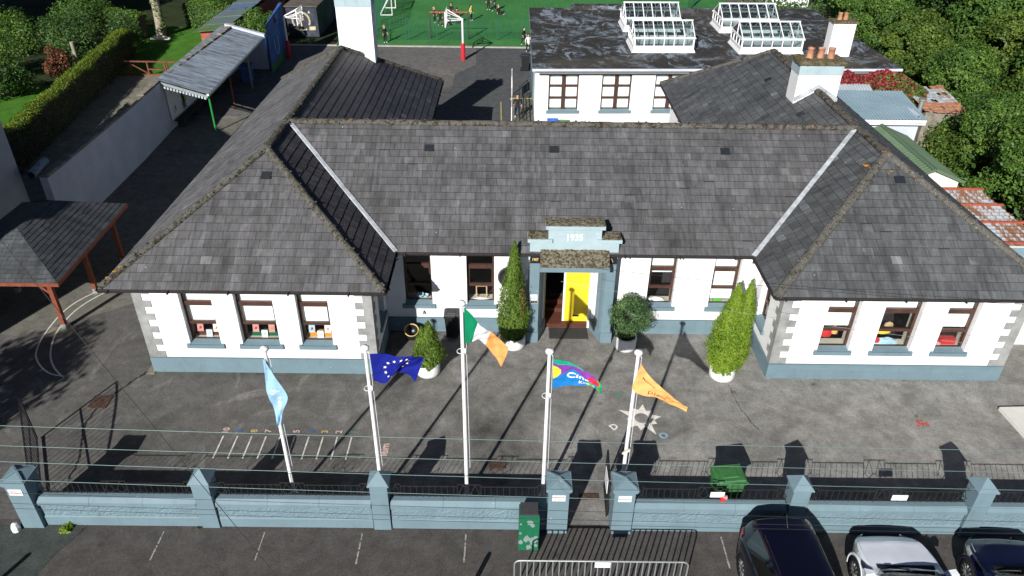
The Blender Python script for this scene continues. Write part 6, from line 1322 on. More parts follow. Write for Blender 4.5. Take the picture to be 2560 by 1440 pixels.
# mural painted on the wall under the shelter
mb = MB(); rn = random.Random(2); mb.mat(M['m_white']); mb.face([(-19.66, 41.6, .5), (-19.70, 49, .5), (-19.70, 49, 2.5), (-19.66, 41.6, 2.5)])
for k in range(16):
    y = 42 + rn.random() * 6; z = .9 + rn.random() * 1.3; r_ = .13; mb.mat(M[['m_sky', 'f_lime', 'm_lav', 'f_yellow'][k % 4]]); mb.face([(-19.655 - .004 * (y - 42) + .02, y + r_ * math.cos(w), z + r_ * 1.3 * math.sin(w)) for w in [2 * math.pi * q / 12 for q in range(12)]])
mb.mat(M['black'])
for y in (43.6, 46.4):
    X = -19.61; mb.face([(X, y + .14 * math.cos(w), 1.95 + .15 * math.sin(w)) for w in [2 * math.pi * q / 12 for q in range(12)]]); mb.face([(X, y - .16, 1.8), (X, y + .17, 1.78), (X, y + .13, 1.2), (X, y + .2, .6), (X, y + .08, .6), (X, y, 1.1), (X, y - .1, .6), (X, y - .2, .6), (X, y - .13, 1.2)])
tag(mb.build('wall_mural'), 'pale mural of dark figures and coloured spots on the wall under the shelter', 'mural')
# open shelter
sh = thing('play_shelter', 'open sided shelter with a grey corrugated roof on green, red and yellow posts', 'shelter', (-18.6, 47, 0))
mb = MB(); O = Vector((-17.05, 41.15, 2.27)); Uv = Vector((-.52, 12.6, .02)); Vv = Vector((-2.85, .2, .72)); corr_sheet(mb, O, Uv, Vv, 12.6, 2.95, .17, .02); mb.build('roof_sheet', M['tin_grey'], sh)
mb = MB(); mb.bar((-17.02, 41.1, 2.2), (-17.55, 53.7, 2.22), .08, .10); mb.bar((-17.1, 41.10, 2.12), (-19.7, 41.3, 2.80), .04, .16); mb.build('gutter', M['galv'], sh)
mb = MB()
for k in range(14): t = k / 14; mb.box(-17.2 - 2.3 * t - .10, -17.2 - 2.3 * t, 41.06, 41.085, 1.98 + .62 * t, 2.10 + .62 * t)
mb.build('edge_strip', M['tin_pale'], sh)
mb = MB(); mb.box(-17.10, -16.98, 41.0, 41.08, 2.2, 2.3); mb.build('gutter_end', M['white'], sh)
for y, m, lb in ((41.25, 'greenpost', 'green post'), (45.2, 'redtimber', 'dark red post'), (49.3, 'olive', 'yellow post')):
    mb = MB(); xx = -17.10 - (y - 41.2) * .035; mb.tube([(xx, y, 0), (xx, y, 2.2)], .055, 12); o = mb.build('post', M[m], sh, True); o['label'] = lb
mb = MB(); mb.hexa([(-20.2, 53.9, 0), (-17.5, 53.8, 0), (-17.5, 54.1, 0), (-20.2, 54.2, 0)], [(-20.2, 53.9, 3.12), (-17.5, 53.8, 2.45), (-17.5, 54.1, 2.45), (-20.2, 54.2, 3.12)]); mb.build('end_wall', M['render_old_shade_blue'], sh)
mb = MB(); mb.box(-19.6, -19.1, 41.8, 50.5, .42, .48); [mb.box(-19.55, -19.15, y, y + .1, 0, .42) for y in (42, 44, 46, 48, 50)]; tag(mb.build('bench', M['dark_timber']), 'long dark bench against the wall inside the shelter', 'bench')
mb = MB(); mb.box(-18.45, -17.85, 50.6, 51.3, 0, 1.1); mb.box(-18.5, -17.8, 50.55, 51.35, 1.1, 1.16); tag(mb.build('storage_box', M['mural_blue']), 'blue storage box at the far end of the shelter', 'storage box')
mw = thing('blue_mural_wall', 'bright blue painted wall with a green base beside the far end of the shelter', 'wall', (-17.1, 55, 0))
mb = MB(); mb.hexa([(-17.05, 53.0, .55), (-17.02, 53.25, .55), (-17.22, 58.2, .55), (-17.45, 58.2, .55)], [(-17.05, 53.0, 3.3), (-17.02, 53.25, 3.3), (-17.22, 58.2, 3.7), (-17.45, 58.2, 3.7)]); mb.build('wall_face', M['mural_blue'], mw)
mb = MB(); mb.hexa([(-17.07, 52.98, 0), (-17.0, 53.25, 0), (-17.2, 58.2, 0), (-17.45, 58.2, 0)], [(-17.07, 52.98, .549), (-17.0, 53.25, .549), (-17.2, 58.2, .549), (-17.45, 58.2, .549)]); mb.build('wall_base', M['mural_green'], mw)
mb = MB(); X = -16.99
mb.tube([(X - .045 * (y - 53.3), y, z) for y, z in [(55.0 + .55 * math.cos(w), 1.7 + .9 * math.sin(w)) for w in [math.pi * (.9 + 1.2 * k / 14) for k in range(15)]]], .03, 5); mb.build('painted_ring', M['m_sky'], mw)
mb = MB(); [mb.bar((X - .09, 55.3 + .0, 2.95 + a), (X - .10, 55.7, 2.95 + a), .04) for a in (0, .18, .36)]; mb.bar((X - .09, 55.3, 2.9), (X - .09, 55.3, 3.35), .04); mb.bar((X - .105, 55.7, 2.9), (X - .105, 55.7, 3.35), .04); mb.build('painted_grid', M['black'], mw)
# long garden shed beyond the wall
sh = thing('garden_shed', 'long low garden shed with patchy green and blue felt sheets behind the shelter', 'shed', (-22, 60, 0))
mb = MB(); mb.box(-22.4, -20.7, 54.9, 71, 0, 2.3); mb.build('wall', M['redpaint'], sh)
rn = random.Random(3)
y = 54.6
k = 0
while y < 71.5:
    ln = rn.uniform(1.6, 3.2); mb = MB(); zz2 = 2.34 + .012 * (k % 3); s_ = (y - 50) * -.02; mb.hexa([(-22.7 + s_, y, zz2), (-20.5 + s_, y, zz2 + .18), (-20.5 + s_, y + ln + .15, zz2 + .18), (-22.7 + s_, y + ln + .15, zz2)], [(-22.7 + s_, y, zz2 + .03), (-20.5 + s_, y, zz2 + .21), (-20.5 + s_, y + ln + .15, zz2 + .21), (-22.7 + s_, y + ln + .15, zz2 + .03)]); mb.build('roof_sheet', M['tin_mix'] if k % 3 else simple('felt_strip_%d' % k, [(0.10, 0.16, 0.07), (0.10, 0.15, 0.26), (0.20, 0.21, 0.12)][(k // 3) % 3], 0.8, var=.3, scale=1.5), sh); y += ln; k += 1
# timber pergola
gz = thing('timber_pergola', 'open timber pergola with red brown posts and a dark shingled hip roof', 'pergola', (-17.3, 24, 0))
gx0, gx1, gy0, gy1 = -19.6, -15.10, 21.05, 27.05; e = 2.34; a1, a2 = (-17.15, 22.95, 3.36), (-17.25, 25.2, 3.36)
M['shingle'] = slate_mat('pergola_shingle', (0.062, 0.068, 0.074), (0.10, 0.105, 0.108), (0.2, 0.2, 0.18), 0.1, 0.1)
def gp(e0, e1, tops, s_): 
    O = Vector(e0); U = (Vector(e1) - O).normalized(); t = Vector(tops[0]) - O; V = (t - U * t.dot(U)).normalized(); slates(gz, O, U, V, slope_poly(O, U, V, [e0, e1] + tops), M['shingle'], .34, .17, s_, lift=.012)
gx2 = -15.42
gp((gx0, gy0, e), (gx1, gy0, e), [a1], 1); gp((gx1, gy0, e), (gx2, gy1, e), [a2, a1], 2); gp((gx2, gy1, e), (gx0, gy1, e), [a2], 3); gp((gx0, gy1, e), (gx0, gy0, e), [a1, a2], 4)
mb = MB(); mb.box(gx0, gx1, gy0 - .03, gy0, e - .13, e); mb.hexa([(gx1, gy0 - .03, e - .13), (gx1 + .03, gy0 - .03, e - .13), (gx2 + .03, gy1, e - .13), (gx2, gy1, e - .13)], [(gx1, gy0 - .03, e - .002), (gx1 + .03, gy0 - .03, e - .002), (gx2 + .03, gy1, e - .002), (gx2, gy1, e - .002)]); mb.box(gx0, gx2, gy1, gy1 + .03, e - .13, e); mb.box(gx0 - .03, gx0, gy0, gy1, e - .13, e - .002); mb.build('eaves_board', M['redtimber'], gz)
mb = MB(); mb.box(gx0 + .6, gx1 - .6, 21.68, 21.82, 2.08, 2.22); mb.box(-15.97, -15.83, 21.83, 26.4, 2.08, 2.22); mb.box(-18.97, -18.83, 21.83, 26.4, 2.08, 2.22); mb.build('tie_beam', M['redtimber'], gz)
for x in (-15.9, -18.9):
    for y in (21.75, 24.1, 26.45):
        mb = MB(); mb.box(x - .075, x + .075, y - .075, y + .075, .2, 2.22); mb.build('post', M['redtimber'], gz); mb = MB(); mb.box(x - .085, x + .085, y - .085, y + .085, 0, .2); mb.build('post_foot', M['galv'], gz)
        s_ = -1 if x > -17 else 1
        mb = MB(); mb.bar((x, y, 1.45), (x + s_ * .7, y, 2.15), .10, .09) if y != 24.1 else None
        if y != 26.45: mb.bar((x, y, 1.55), (x, y + .6, 2.13), .09, .09)
        if y != 21.75: mb.bar((x, y, 1.55), (x, y - .6, 2.13), .09, .09)
        mb.build('brace', M['redtimber'], gz)
g = MB(); g.poly([(-16.4, 21.2), (-15.5, 21.2), (-15.5, 21.8), (-16.4, 21.8)], .007); structure(g, 'concrete_pad', M['concrete_old'])
# neighbouring house, mostly out of frame
sh = thing('grey_house', 'tall grey rendered house wall in shade at the left edge', 'house', (-24, 20, 0))
mb = MB(); mb.box(-30, -20.5, 15.2, 24.5, 0, 8.5); mb.box(-30, -20.52, 24.5, 28.8, 0, 5.5); mb.build('wall', M['house_grey'], sh)
mb = MB(); mb.hexa([(-30.2, 15.0, 8.5), (-20.4, 15.0, 8.5), (-20.4, 24.7, 8.5), (-30.2, 24.7, 8.5)], [(-25.4, 15.0, 10.6), (-25.2, 15.0, 10.6), (-25.2, 24.7, 10.6), (-25.4, 24.7, 10.6)]); mb.hexa([(-30.2, 24.7, 5.5), (-20.42, 24.7, 5.5), (-20.42, 28.9, 5.5), (-30.2, 28.9, 5.5)], [(-25.4, 24.7, 7), (-25.2, 24.7, 7), (-25.2, 28.9, 7), (-25.4, 28.9, 7)]); mb.build('roof', M['slate'], sh)
# red fence
fn = thing('timber_fence', 'low red brown post and rail fence with a diagonal brace at the lawn edge', 'fence', (-25.5, 52, 0))
for x in (-28.1, -26.55, -25.35, -24.15, -24.0): mb = MB(); mb.bar((x, 51.95, 0), (x, 51.95, 1.0), .09); mb.build('post', M['fence_red'], fn)
mb = MB(); mb.bar((-28.3, 51.95, .98), (-21.5, 51.95, .98), .07, .09); mb.bar((-28.1, 51.95, .42), (-26.55, 51.95, .42), .06, .08); mb.bar((-25.35, 51.95, .45), (-24.1, 51.95, .45), .06, .08); mb.bar((-26.5, 51.9, .85), (-25.3, 51.9, .12), .05, .07); mb.bar((-28.1, 51.95, .06), (-21.8, 51.95, .06), .06, .1); mb.build('rail', M['fence_red'], fn)
# mural container
ct = thing('storage_container', 'dark flat roofed container with a round cream crest painted on its front', 'container', (-17, 65, 0))
mb = MB().mat(M['container_side']); mb.box(-18.4, -15.9, 62.9, 71.5, .08, 2.42); mb.build('container_body', None, ct)
mb = MB(); mb.box(-18.5, -15.8, 62.8, 71.6, 2.42, 2.5); mb.build('roof', M['container_roof'], ct)
mb = MB(); cx_, cz = -17.25, 1.32; yy = 62.89
for k in range(40):
    a0, a1 = 2 * math.pi * k / 40, 2 * math.pi * (k + .72) / 40
    if 3.7 < a0 < 5.7: continue
    r0, r1 = .62, .76; mb.face([(cx_ + r * math.cos(a), yy, cz + r * math.sin(a)) for r, a in ((r0, a0), (r1, a0), (r1, a1), (r0, a1))][::-1])
mb.face([(cx_ - .05, yy, cz - .5), (cx_ + .05, yy, cz - .5), (cx_ + .04, yy, cz + .5), (cx_ - .04, yy, cz + .5)]); mb.face([(cx_ - .14, yy - .002, cz + .02), (cx_ + .14, yy - .002, cz + .02), (cx_ + .14, yy - .002, cz + .10), (cx_ - .14, yy - .002, cz + .10)])
mb.face([(cx_ - .3, yy, cz - .78), (cx_ + .4, yy, cz - .72), (cx_ + .42, yy, cz - .6), (cx_ - .3, yy, cz - .64)]); mb.face([(cx_ + .6, yy, cz - .72), (cx_ + 1.1, yy, cz - .70), (cx_ + 1.12, yy, cz - .42), (cx_ + .62, yy, cz - .44)]); mb.face([(cx_ + .62, yy, cz + .6), (cx_ + .8, yy, cz + .62), (cx_ + .74, yy, cz + .85)])
mb.build('painted_crest', M['badge'], ct)
# basketball posts
def hoop(label, x, y, s_, shade=False):
    r = thing('basketball_post', label, 'basketball hoop', (x, y, 0)); mb = MB(); mb.tube([(0, 0, 0), (0, 0, 1.25)], .17, 12); mb.build('padding', M['red'], r, False, True)
    mb = MB(); mb.tube([(0, 0, 1.25), (0, 0, 3.02)], .075, 10); mb.tube([(0, 0, 2.95), (s_ * 1.15, 0, 2.85)], .07, 8)
    for b in (-.45, .45): mb.tube([(0, 0, 3.0), (s_ * 1.15, b, 3.55)], .035, 6); mb.tube([(0, 0, 2.95), (s_ * 1.15, b, 3.15)], .03, 6)
    mb.build('support_arm', M['white'], r, True, True)
    mb = MB(); X = s_ * 1.2
    for b in (-.85, .85): mb.bar((X, b, 2.55), (X, b, 3.6), .06)
    for z in (2.56, 3.6): mb.bar((X, -.85, z), (X, .85, z), .05)
    for k in range(1, 8): mb.bar((X, -.85 + k * 1.7 / 8, 2.56), (X, -.85 + k * 1.7 / 8, 3.6), .014)
    for k in range(1, 5): mb.bar((X, -.85, 2.56 + k * .21), (X, .85, 2.56 + k * .21), .014)
    mb.build('backboard_frame', M['white'], r, local=True)
    mb = MB(); mb.tube([(X + s_ * .28 + .23 * math.cos(a), .23 * math.sin(a), 2.75) for a in [2 * math.pi * k / 18 for k in range(19)]], .014, 5, False); mb.build('rim', M['redpaint'], r, True, True)
hoop('basketball post with red padding, standing in the sunlit yard', -3.72, 56.86, -1); hoop('basketball post with red padding, in shade beside the dark container', -16.88, 56.96, 1)
# pitch fences and goals
def meshfence(label, pts, h, step, rows_, sy=.22, group='green mesh fences round the pitch'):
    r = thing('mesh_fence', label, 'fence', (pts[0][0], pts[0][1], 0), group=group); ms = MB(); first = True
    for a, b in zip(pts, pts[1:]):
        a = Vector((*a, 0)); b = Vector((*b, 0)); L = (b - a).length; n = max(1, round(L / step))
        for k in range(0 if first else 1, n + 1): p = a.lerp(b, k / n); pm = MB(); pm.bar(p, p + Vector((0, 0, h)), .06); pm.build('fence_post', M['mesh'], r)
        first = False
        for k in range(rows_): z = .08 + (h - .12) * k / (rows_ - 1); ms.bar(a + Vector((0, 0, z)), b + Vector((0, 0, z)), .012)
        m = int(L / sy)
        for k in range(m): p = a.lerp(b, k / m); ms.bar(p + Vector((0, 0, .05)), p + Vector((0, 0, h - .05)), .008)
    ms.build('mesh_panel', M['mesh'], r); return r
meshfence('low green mesh fence along the near side of the sports pitch', [(-8.5, 62.6), (-6.2, 62.62), (-1.28, 62.75), (3.4, 62.9), (22, 63.6)], 1.72, 2.4, 14)
meshfence('green mesh gate at the left corner of the sports pitch', [(-11.3, 62.5), (-8.7, 62.55)], 1.80, 1.3, 8)
meshfence('tall green mesh fence running away along the left of the pitch', [(-11.5, 62.9), (-12.9, 92)], 3.2, 3.0, 26, .3)
meshfence('tall green mesh fence seen above the flat roof by the far goal', [(16.5, 74), (21, 84)], 3.2, 2.5, 22, .3)
g_ = thing('goal', 'red barred goal frame with dark posts behind the mesh fence', 'goal', (-5.2, 63.2, 0)); mb = MB(); mb.bar((-6.8, 63.1, 2.1), (-3.65, 63.25, 2.1), .10); mb.build('crossbar', M['redpaint'], g_)
for x in (-6.78, -3.68): mb = MB(); mb.bar((x, 63.1, 0), (x, 63.1, 2.1), .07); mb.bar((x, 63.1, .03), (x, 64.0, .03), .06); mb.bar((x, 63.1, 2.08), (x, 64.0, .03), .04); mb.build('post', M['darkgrey'], g_)
def goal(label, x, y, rz, w=3.0, h=2.0):
    r = thing('goal', label, 'goal', (x, y, 0), rz); mb = MB()
    for a, b in (((0, 0, 0), (0, 0, h)), ((0, w, 0), (0, w, h)), ((0, 0, h), (0, w, h)), ((0, 0, .04), (-1.1, 0, .04)), ((0, w, .04), (-1.1, w, .04)), ((-1.1, 0, .04), (-1.1, w, .04)), ((0, 0, h), (-1.1, 0, .04)), ((0, w, h), (-1.1, w, .04))): mb.bar(a, b, .08)
    mb.build('goal_frame', M['white'], r, local=True)
goal('white football goal by the tall mesh fence', -11.1, 71.3, .03); goal('white football goal beyond the flat roof', 13.5, 66.5, 3.14, 2.4, 2.4)
mb = MB(); mb.lathe([(.1, 0), (.1, .55), (.05, .62), (.05, .72), (0, .72)], (0, 0, 0), 12); o = mb.build('training_post', M['white'], None, True, True); o.location = (1.9, 58.9, 3.3 - 3.3); o.scale = (1, 1, 1)
o.location = (2.5, 66.5, 0); o.scale = (1.3, 1.3, 1.7); tag(o, 'small white post on the turf just above the flat roof', 'post')
# handrail beside the ramp
hr = thing('ramp_handrail', 'thin handrail on posts beside the narrow ramp left of the flat roofed block', 'handrail', (0.1, 45, 0))
mb = MB(); mb.bar((-.02, 43, .0), (-.02, 43, 1.1), .05); mb.bar((-.02, 48.6, 0), (-.02, 48.6, 1.75), .06); mb.bar((-.02, 43, 1.05), (-.02, 48.6, 1.05), .04); mb.box(-.05, 0.0, 46.9, 48.5, 1.05, 1.75); mb.build('white_rail', M['white'], hr)
mb = MB()
for y in (39.5, 41.5, 43.5, 45.5, 47.4): mb.bar((.72, y, .1), (.72, y, 1.05), .035); mb.bar((.45, y, .1), (.45, y, 1.05), .03)
for z in (.4, .72, 1.05): mb.bar((.72, 39, z), (.72, 47.4, z), .025); mb.bar((.45, 41, z), (.45, 47.0, z), .02)
mb.bar((.45, 47.0, 1.05), (1.0, 48.6, 1.05), .03); mb.bar((1.0, 48.6, 0), (1.0, 48.6, 1.05), .03); mb.build('black_rail', M['black'], hr)

# ================================================================ PEOPLE
def person(label, x, y, rz, H=1.38, pose='stand', top='cloth_black', legs='cloth_black', hair='hair_brown', seed=0, z=0.0):
    rn = random.Random(seed); J = {}; B = []
    sw = rn.uniform(-.02, .02)
    def j(n, p, r, tg): J[n] = (Vector(p), r, tg)
    leg = {'stand': (0.03, -0.02), 'walk': (0.16, -0.14), 'sit': None}[pose]
    j('pel', (0, 0, .50), .085, 'legs'); j('sp', (0, .0, .60), .078, 'top'); j('ch', (0, .008, .72), .092, 'top'); j('nk', (0, .004, .825), .036, 'skin'); j('h0', (0, -.006, .875), .052, 'skin'); j('h1', (0, -.004, .925), .066, 'skin'); j('h2', (0, .004, .965), .050, 'skin'); j('nose', (0, -.066, .915), .010, 'skin')
    B += [('pel', 'sp'), ('sp', 'ch'), ('ch', 'nk'), ('nk', 'h0'), ('h0', 'h1'), ('h1', 'h2'), ('h1', 'nose')]
    for s_, nm in ((1, 'r'), (-1, 'l')):
        fw = s_ * (0.06 if pose != 'walk' else 0.12); bend = rn.uniform(0, .05)
        if pose == 'reach': fw = .2
        j('s' + nm, (s_ * .105, 0, .795), .040, 'top'); j('e' + nm, (s_ * .15, .03 - fw * .3, .645), .031, 'top'); j('w' + nm, (s_ * .155, -.02 - fw * .5 - bend, .515), .021, 'skin'); j('k' + nm, (s_ * .157, -.03 - fw * .5 - bend, .475), .020, 'skin')
        B += [('ch', 's' + nm), ('s' + nm, 'e' + nm), ('e' + nm, 'w' + nm), ('w' + nm, 'k' + nm)]
        w = J['k' + nm][0]
        for q, (dx, dl) in enumerate(((-.014, .036), (-.005, .044), (.005, .041), (.014, .032))): 
            j('f%d' % q + nm, (w.x + s_ * 0, w.y + dx, w.z - dl * .6), .0062, 'skin'); j('g%d' % q + nm, (w.x - s_ * .006, w.y + dx - .004, w.z - dl), .0055, 'skin'); B += [('k' + nm, 'f%d' % q + nm), ('f%d' % q + nm, 'g%d' % q + nm)]
        j('t' + nm, (w.x - s_ * .008, w.y - .026, w.z - .006), .007, 'skin'); j('u' + nm, (w.x - s_ * .012, w.y - .030, w.z - .024), .006, 'skin'); B += [('w' + nm, 't' + nm), ('t' + nm, 'u' + nm)]
        if pose == 'sit':
            j('hp' + nm, (s_ * .055, 0, .49), .068, 'legs'); j('kn' + nm, (s_ * .09, -.23, .52 + (.10 if s_ > 0 else .0)), .044, 'legs'); j('an' + nm, (s_ * .08, -.42, .44), .027, 'legs'); j('to' + nm, (s_ * .09, -.47, .48), .024, 'shoe')
        else:
            l = leg[0] if s_ > 0 else leg[1]
            j('hp' + nm, (s_ * .055, 0, .48), .066, 'legs'); j('kn' + nm, (s_ * .06, -l * .55, .275), .045, 'legs'); j('an' + nm, (s_ * .065, -l + .01, .052), .028, 'legs'); j('to' + nm, (s_ * .075, -l - .075, .022), .024, 'shoe')
        B += [('pel', 'hp' + nm), ('hp' + nm, 'kn' + nm), ('kn' + nm, 'an' + nm), ('an' + nm, 'to' + nm)]
    dz = -0.41 if pose == 'sit' else 0.0
    keys = list(J); me = bpy.data.meshes.new('person'); me.from_pydata([(J[k][0] + Vector((0, 0, dz))) * H for k in keys], [(keys.index(a), keys.index(b)) for a, b in B], [])
    o = bpy.data.objects.new('person', me); COL.objects.link(o); o.modifiers.new('skin', 'SKIN').use_smooth_shade = True
    lay = me.skin_vertices[0].data if len(me.skin_vertices) else None
    for k, v in zip(keys, lay): r = J[k][1] * H; v.radius = (r, r * (.72 if k in ('ch', 'sp', 'pel') else 1)); v.use_root = (k == 'pel')
    sb = o.modifiers.new('sub', 'SUBSURF'); sb.levels = 1; sb.render_levels = 1
    dg = bpy.context.evaluated_depsgraph_get(); m2 = bpy.data.meshes.new_from_object(o.evaluated_get(dg)); bpy.data.objects.remove(o)
    mats = ['skin', 'top', 'legs', 'shoe']; cols = {'skin': M['skin'], 'top': M[top], 'legs': M[legs], 'shoe': M['shoe']}
    m2.materials.clear(); [m2.materials.append(cols[k]) for k in mats]
    segs = [((J[a][0] + Vector((0, 0, dz))) * H, (J[b][0] + Vector((0, 0, dz))) * H, J[b][2] if not (a == 'ch' and b == 'nk') else 'top', J[b][1]) for a, b in B]
    for p in m2.polygons:
        c = p.center; best = None
        for a, b, tg, r in segs:
            ab = b - a; t = max(0, min(1, (c - a).dot(ab) / (ab.length_squared + 1e-9))); dd = (c - (a + ab * t)).length - r * H * .9
            if tg == 'skin' and t < .55 and r < .03 and r > .0195: tt = 'top'
            else: tt = tg
            if best is None or dd < best[0]: best = (dd, tt)
        p.material_index = mats.index(best[1]); p.use_smooth = True
    root = bpy.data.objects.new('person', m2); COL.objects.link(root); root.location = (x, y, z); root.rotation_euler = (0, 0, rz); tag(root, label, 'person')
    hm = MB(); rows = []; c = (J['h1'][0] + Vector((0, .012, .018 + dz))) * H; R = .076 * H
    for a in range(9):
        ph = math.pi * .5 - a * math.pi * .62 / 8; rows.append([c + Vector((R * math.cos(ph) * math.cos(w) * .95, R * math.cos(ph) * math.sin(w) * 1.08 + (.012 * H if math.sin(w) < -.3 and a > 4 else 0) * (a - 4), R * math.sin(ph) * 1.02 + (.028 * H * (a - 4) * .5 if math.sin(w) < -.4 and a > 4 else 0))) for w in [2 * math.pi * k / 16 for k in range(16)]])
    hm.grid(rows, True)
    if rn.random() < .4 or 'tail' in label: hm.tube([c + Vector((0, R * .9, .3 * R)), c + Vector((0, R * 1.5, 0)), c + Vector((0, R * 1.2, -R * 1.6))], R * .28, 6, r1=R * .1)
    hm.build('hair', M[hair], root, True, True)
    fm = MB().mat(M['black']); hc = (J['h1'][0] + Vector((0, 0, dz))) * H
    for s_ in (-1, 1): fm.box(hc.x + s_ * .026 * H - .008, hc.x + s_ * .026 * H + .008, hc.y - .070 * H, hc.y - .058 * H, hc.z + .000 * H, hc.z + .008 * H)
    fm.mat(M['m_red']).box(hc.x - .018, hc.x + .018, hc.y - .062 * H, hc.y - .052 * H, hc.z - .036 * H, hc.z - .030 * H); fm.build('face_features', None, root, local=True)
    return root
person('child in a black tracksuit and white trainers standing alone by the turf edge', -10.30, 61.55, 0.9, 1.38, 'stand', hair='hair_fair', seed=1)
person('child in black, leftmost of the huddle on the turf', -6.95, 68.6, 1.4, 1.35, 'stand', hair='hair_fair', seed=2); person('child in black facing the huddle, second from its left', -6.35, 67.5, .6, 1.30, 'walk', hair='hair_brown', seed=3)
person('dark haired child standing at the back of the huddle', -5.55, 70.0, -.4, 1.45, 'walk', seed=4); person('child in black at the right of the huddle, back turned', -4.95, 68.4, 2.8, 1.38, 'stand', seed=5); person('child in black crouched low in the middle of the huddle', -5.75, 67.7, 2.2, 1.30, 'sit', 'cloth_navy', seed=6)
person('child in a pale yellow top standing right of the huddle', -3.75, 69.5, 1.2, 1.40, 'stand', 'cloth_yellow', 'cloth_navy', seed=7)
person('child in black, left of the pair at the top edge', -2.35, 74.0, .4, 1.42, 'stand', seed=8); person('child in black, right of the pair at the top edge', -1.75, 73.6, -1.0, 1.42, 'walk', seed=9); person('fair haired child in black sitting on the turf', -1.35, 72.3, 1.0, 1.40, 'sit', hair='hair_fair', seed=10)
person('child in black walking along the turf edge near the flat roofed block', 0.90, 61.45, 1.2, 1.40, 'walk', hair='hair_brown', seed=11); person('child in a white top half hidden by the corner of the flat roofed block', 1.22, 59.2, .3, 1.42, 'walk', 'cloth_white', 'cloth_black', seed=12)
person('child in black and purple trainers with a pony tail walking beside the ramp rail', 0.33, 43.9, .15, 1.50, 'walk', 'cloth_black', 'cloth_navy', seed=13, z=0.1)
person('fair haired child seen beside the far goal above the flat roof', 11.2, 65.0, 0, 1.4, 'stand', hair='hair_fair', seed=14)

# ================================================================ TREES, HEDGES AND SHRUBS
def place_tree(protos, spots, labels, group):
    for i, (k, x, y, s_, rz) in enumerate(spots):
        p = protos[k]
        if not p.get('used'): p['used'] = 1; o = p['o']; o.location = (x, y, 0); o.scale = (s_,) * 3; o.rotation_euler = (0, 0, rz); o['label'] = labels[i]; o['group'] = group
        else: o = dup(p['o'], (x, y, 0), rz, labels[i], s_); o['group'] = group
pr_ = [dict(o=tree_proto('broadleaf_tree', 'tree', 'tree', 8.0, 3.3, 6.8, 26000, M['leaf'], 41, 0.22, .2, 60)), dict(o=tree_proto('broadleaf_tree', 'tree', 'tree', 9.0, 3.2, 7.6, 26000, M['leaf2'], 42, 0.22, .22, 60)), dict(o=tree_proto('broadleaf_tree', 'tree', 'tree', 6.0, 2.7, 5.2, 22000, M['leaf_y'], 43, 0.20, .16, 50)), dict(o=tree_proto('broadleaf_tree', 'tree', 'tree', 7.2, 2.9, 6.4, 24000, M['leaf'], 44, 0.19, .18, 44))]
spots = [(0, 31.0, 74, 1.1, 0.3), (1, 37.5, 70, 1.15, 1.0), (3, 44.5, 74, 1.2, 2.0), (0, 29.2, 66, .95, 2.6), (1, 35.5, 62.5, 1.1, 4.0), (0, 43, 63, 1.15, 5.1), (3, 27.6, 58.5, .85, .5), (0, 33.6, 54.5, 1.05, 1.4), (1, 40.5, 54.5, 1.15, 3.3), (2, 26.6, 50.5, .95, .2), (2, 30.0, 47.0, 1.05, 2.2), (1, 36.0, 46.5, 1.1, 4.4), (3, 26.8, 44.4, .75, 3.8), (0, 31.2, 40.6, 1.0, 5.5), (2, 27.2, 39.0, .85, 1.9), (1, 33.5, 35.0, 1.0, .9), (3, 24.3, 35.4, .72, 2.9), (2, 28.2, 33.2, .95, 4.7), (0, 23.6, 31.0, .70, .6), (3, 26.8, 28.6, .85, 1.5), (1, 30.0, 29.2, .9, 5.9), (0, 23.3, 26.6, .62, 3.1), (2, 26.2, 24.6, .8, 3.0)]
wh = ['farthest back beside the white house', 'at the back, second row from the pitch', 'deepest in the wood, cut by the top edge', 'rising behind the white chimney of the flat roof', 'dark green, in the middle of the back row', 'at the far right of the back row', 'just behind the right end of the flat roof', 'pale trunked, in the wood behind the creeper', 'dark, in the middle distance at the right edge', 'yellowish, leaning over the end of the flat roof', 'yellow green, above the red creeper', 'dark, right of the creeper in the wood', 'small, beside the ruined outbuilding', 'broad, right of the ruined outbuilding', 'yellow green, below the ruined outbuilding', 'dark, at the right edge beside the sheds', 'small, beside the pale blue shed roof', 'yellow green, behind the green shed roof', 'small, overhanging the green shed', 'between the green shed and the right edge', 'dark, right of the rusty shed roof', 'small, overhanging the rusty shed roof', 'yellow green, at the right edge by the rusty shed']
place_tree(pr_, spots, ['broadleaf tree ' + w for w in wh], 'broadleaf trees along the right side')
# under-storey below the right hand trees
rng = np.random.default_rng(77); n = 26000; xx = rng.uniform(21.5, 48, n); yy = rng.uniform(22, 78, n); ok = (xx > 22.3 + np.where((yy > 36) & (yy < 46), 3.2, 0)) ; xx, yy = xx[ok], yy[ok]; zz_ = 0.2 + 1.6 * rng.uniform(0, 1, len(xx)) * (0.6 + .4 * np.sin(xx * 1.7) * np.sin(yy * 1.3))
tag(leaf_obj('undergrowth', np.stack([xx, yy, zz_], 1), np.tile([0, 0, 1.0], (len(xx), 1)), .34, M['leaf2'], seed=7), kind='stuff')
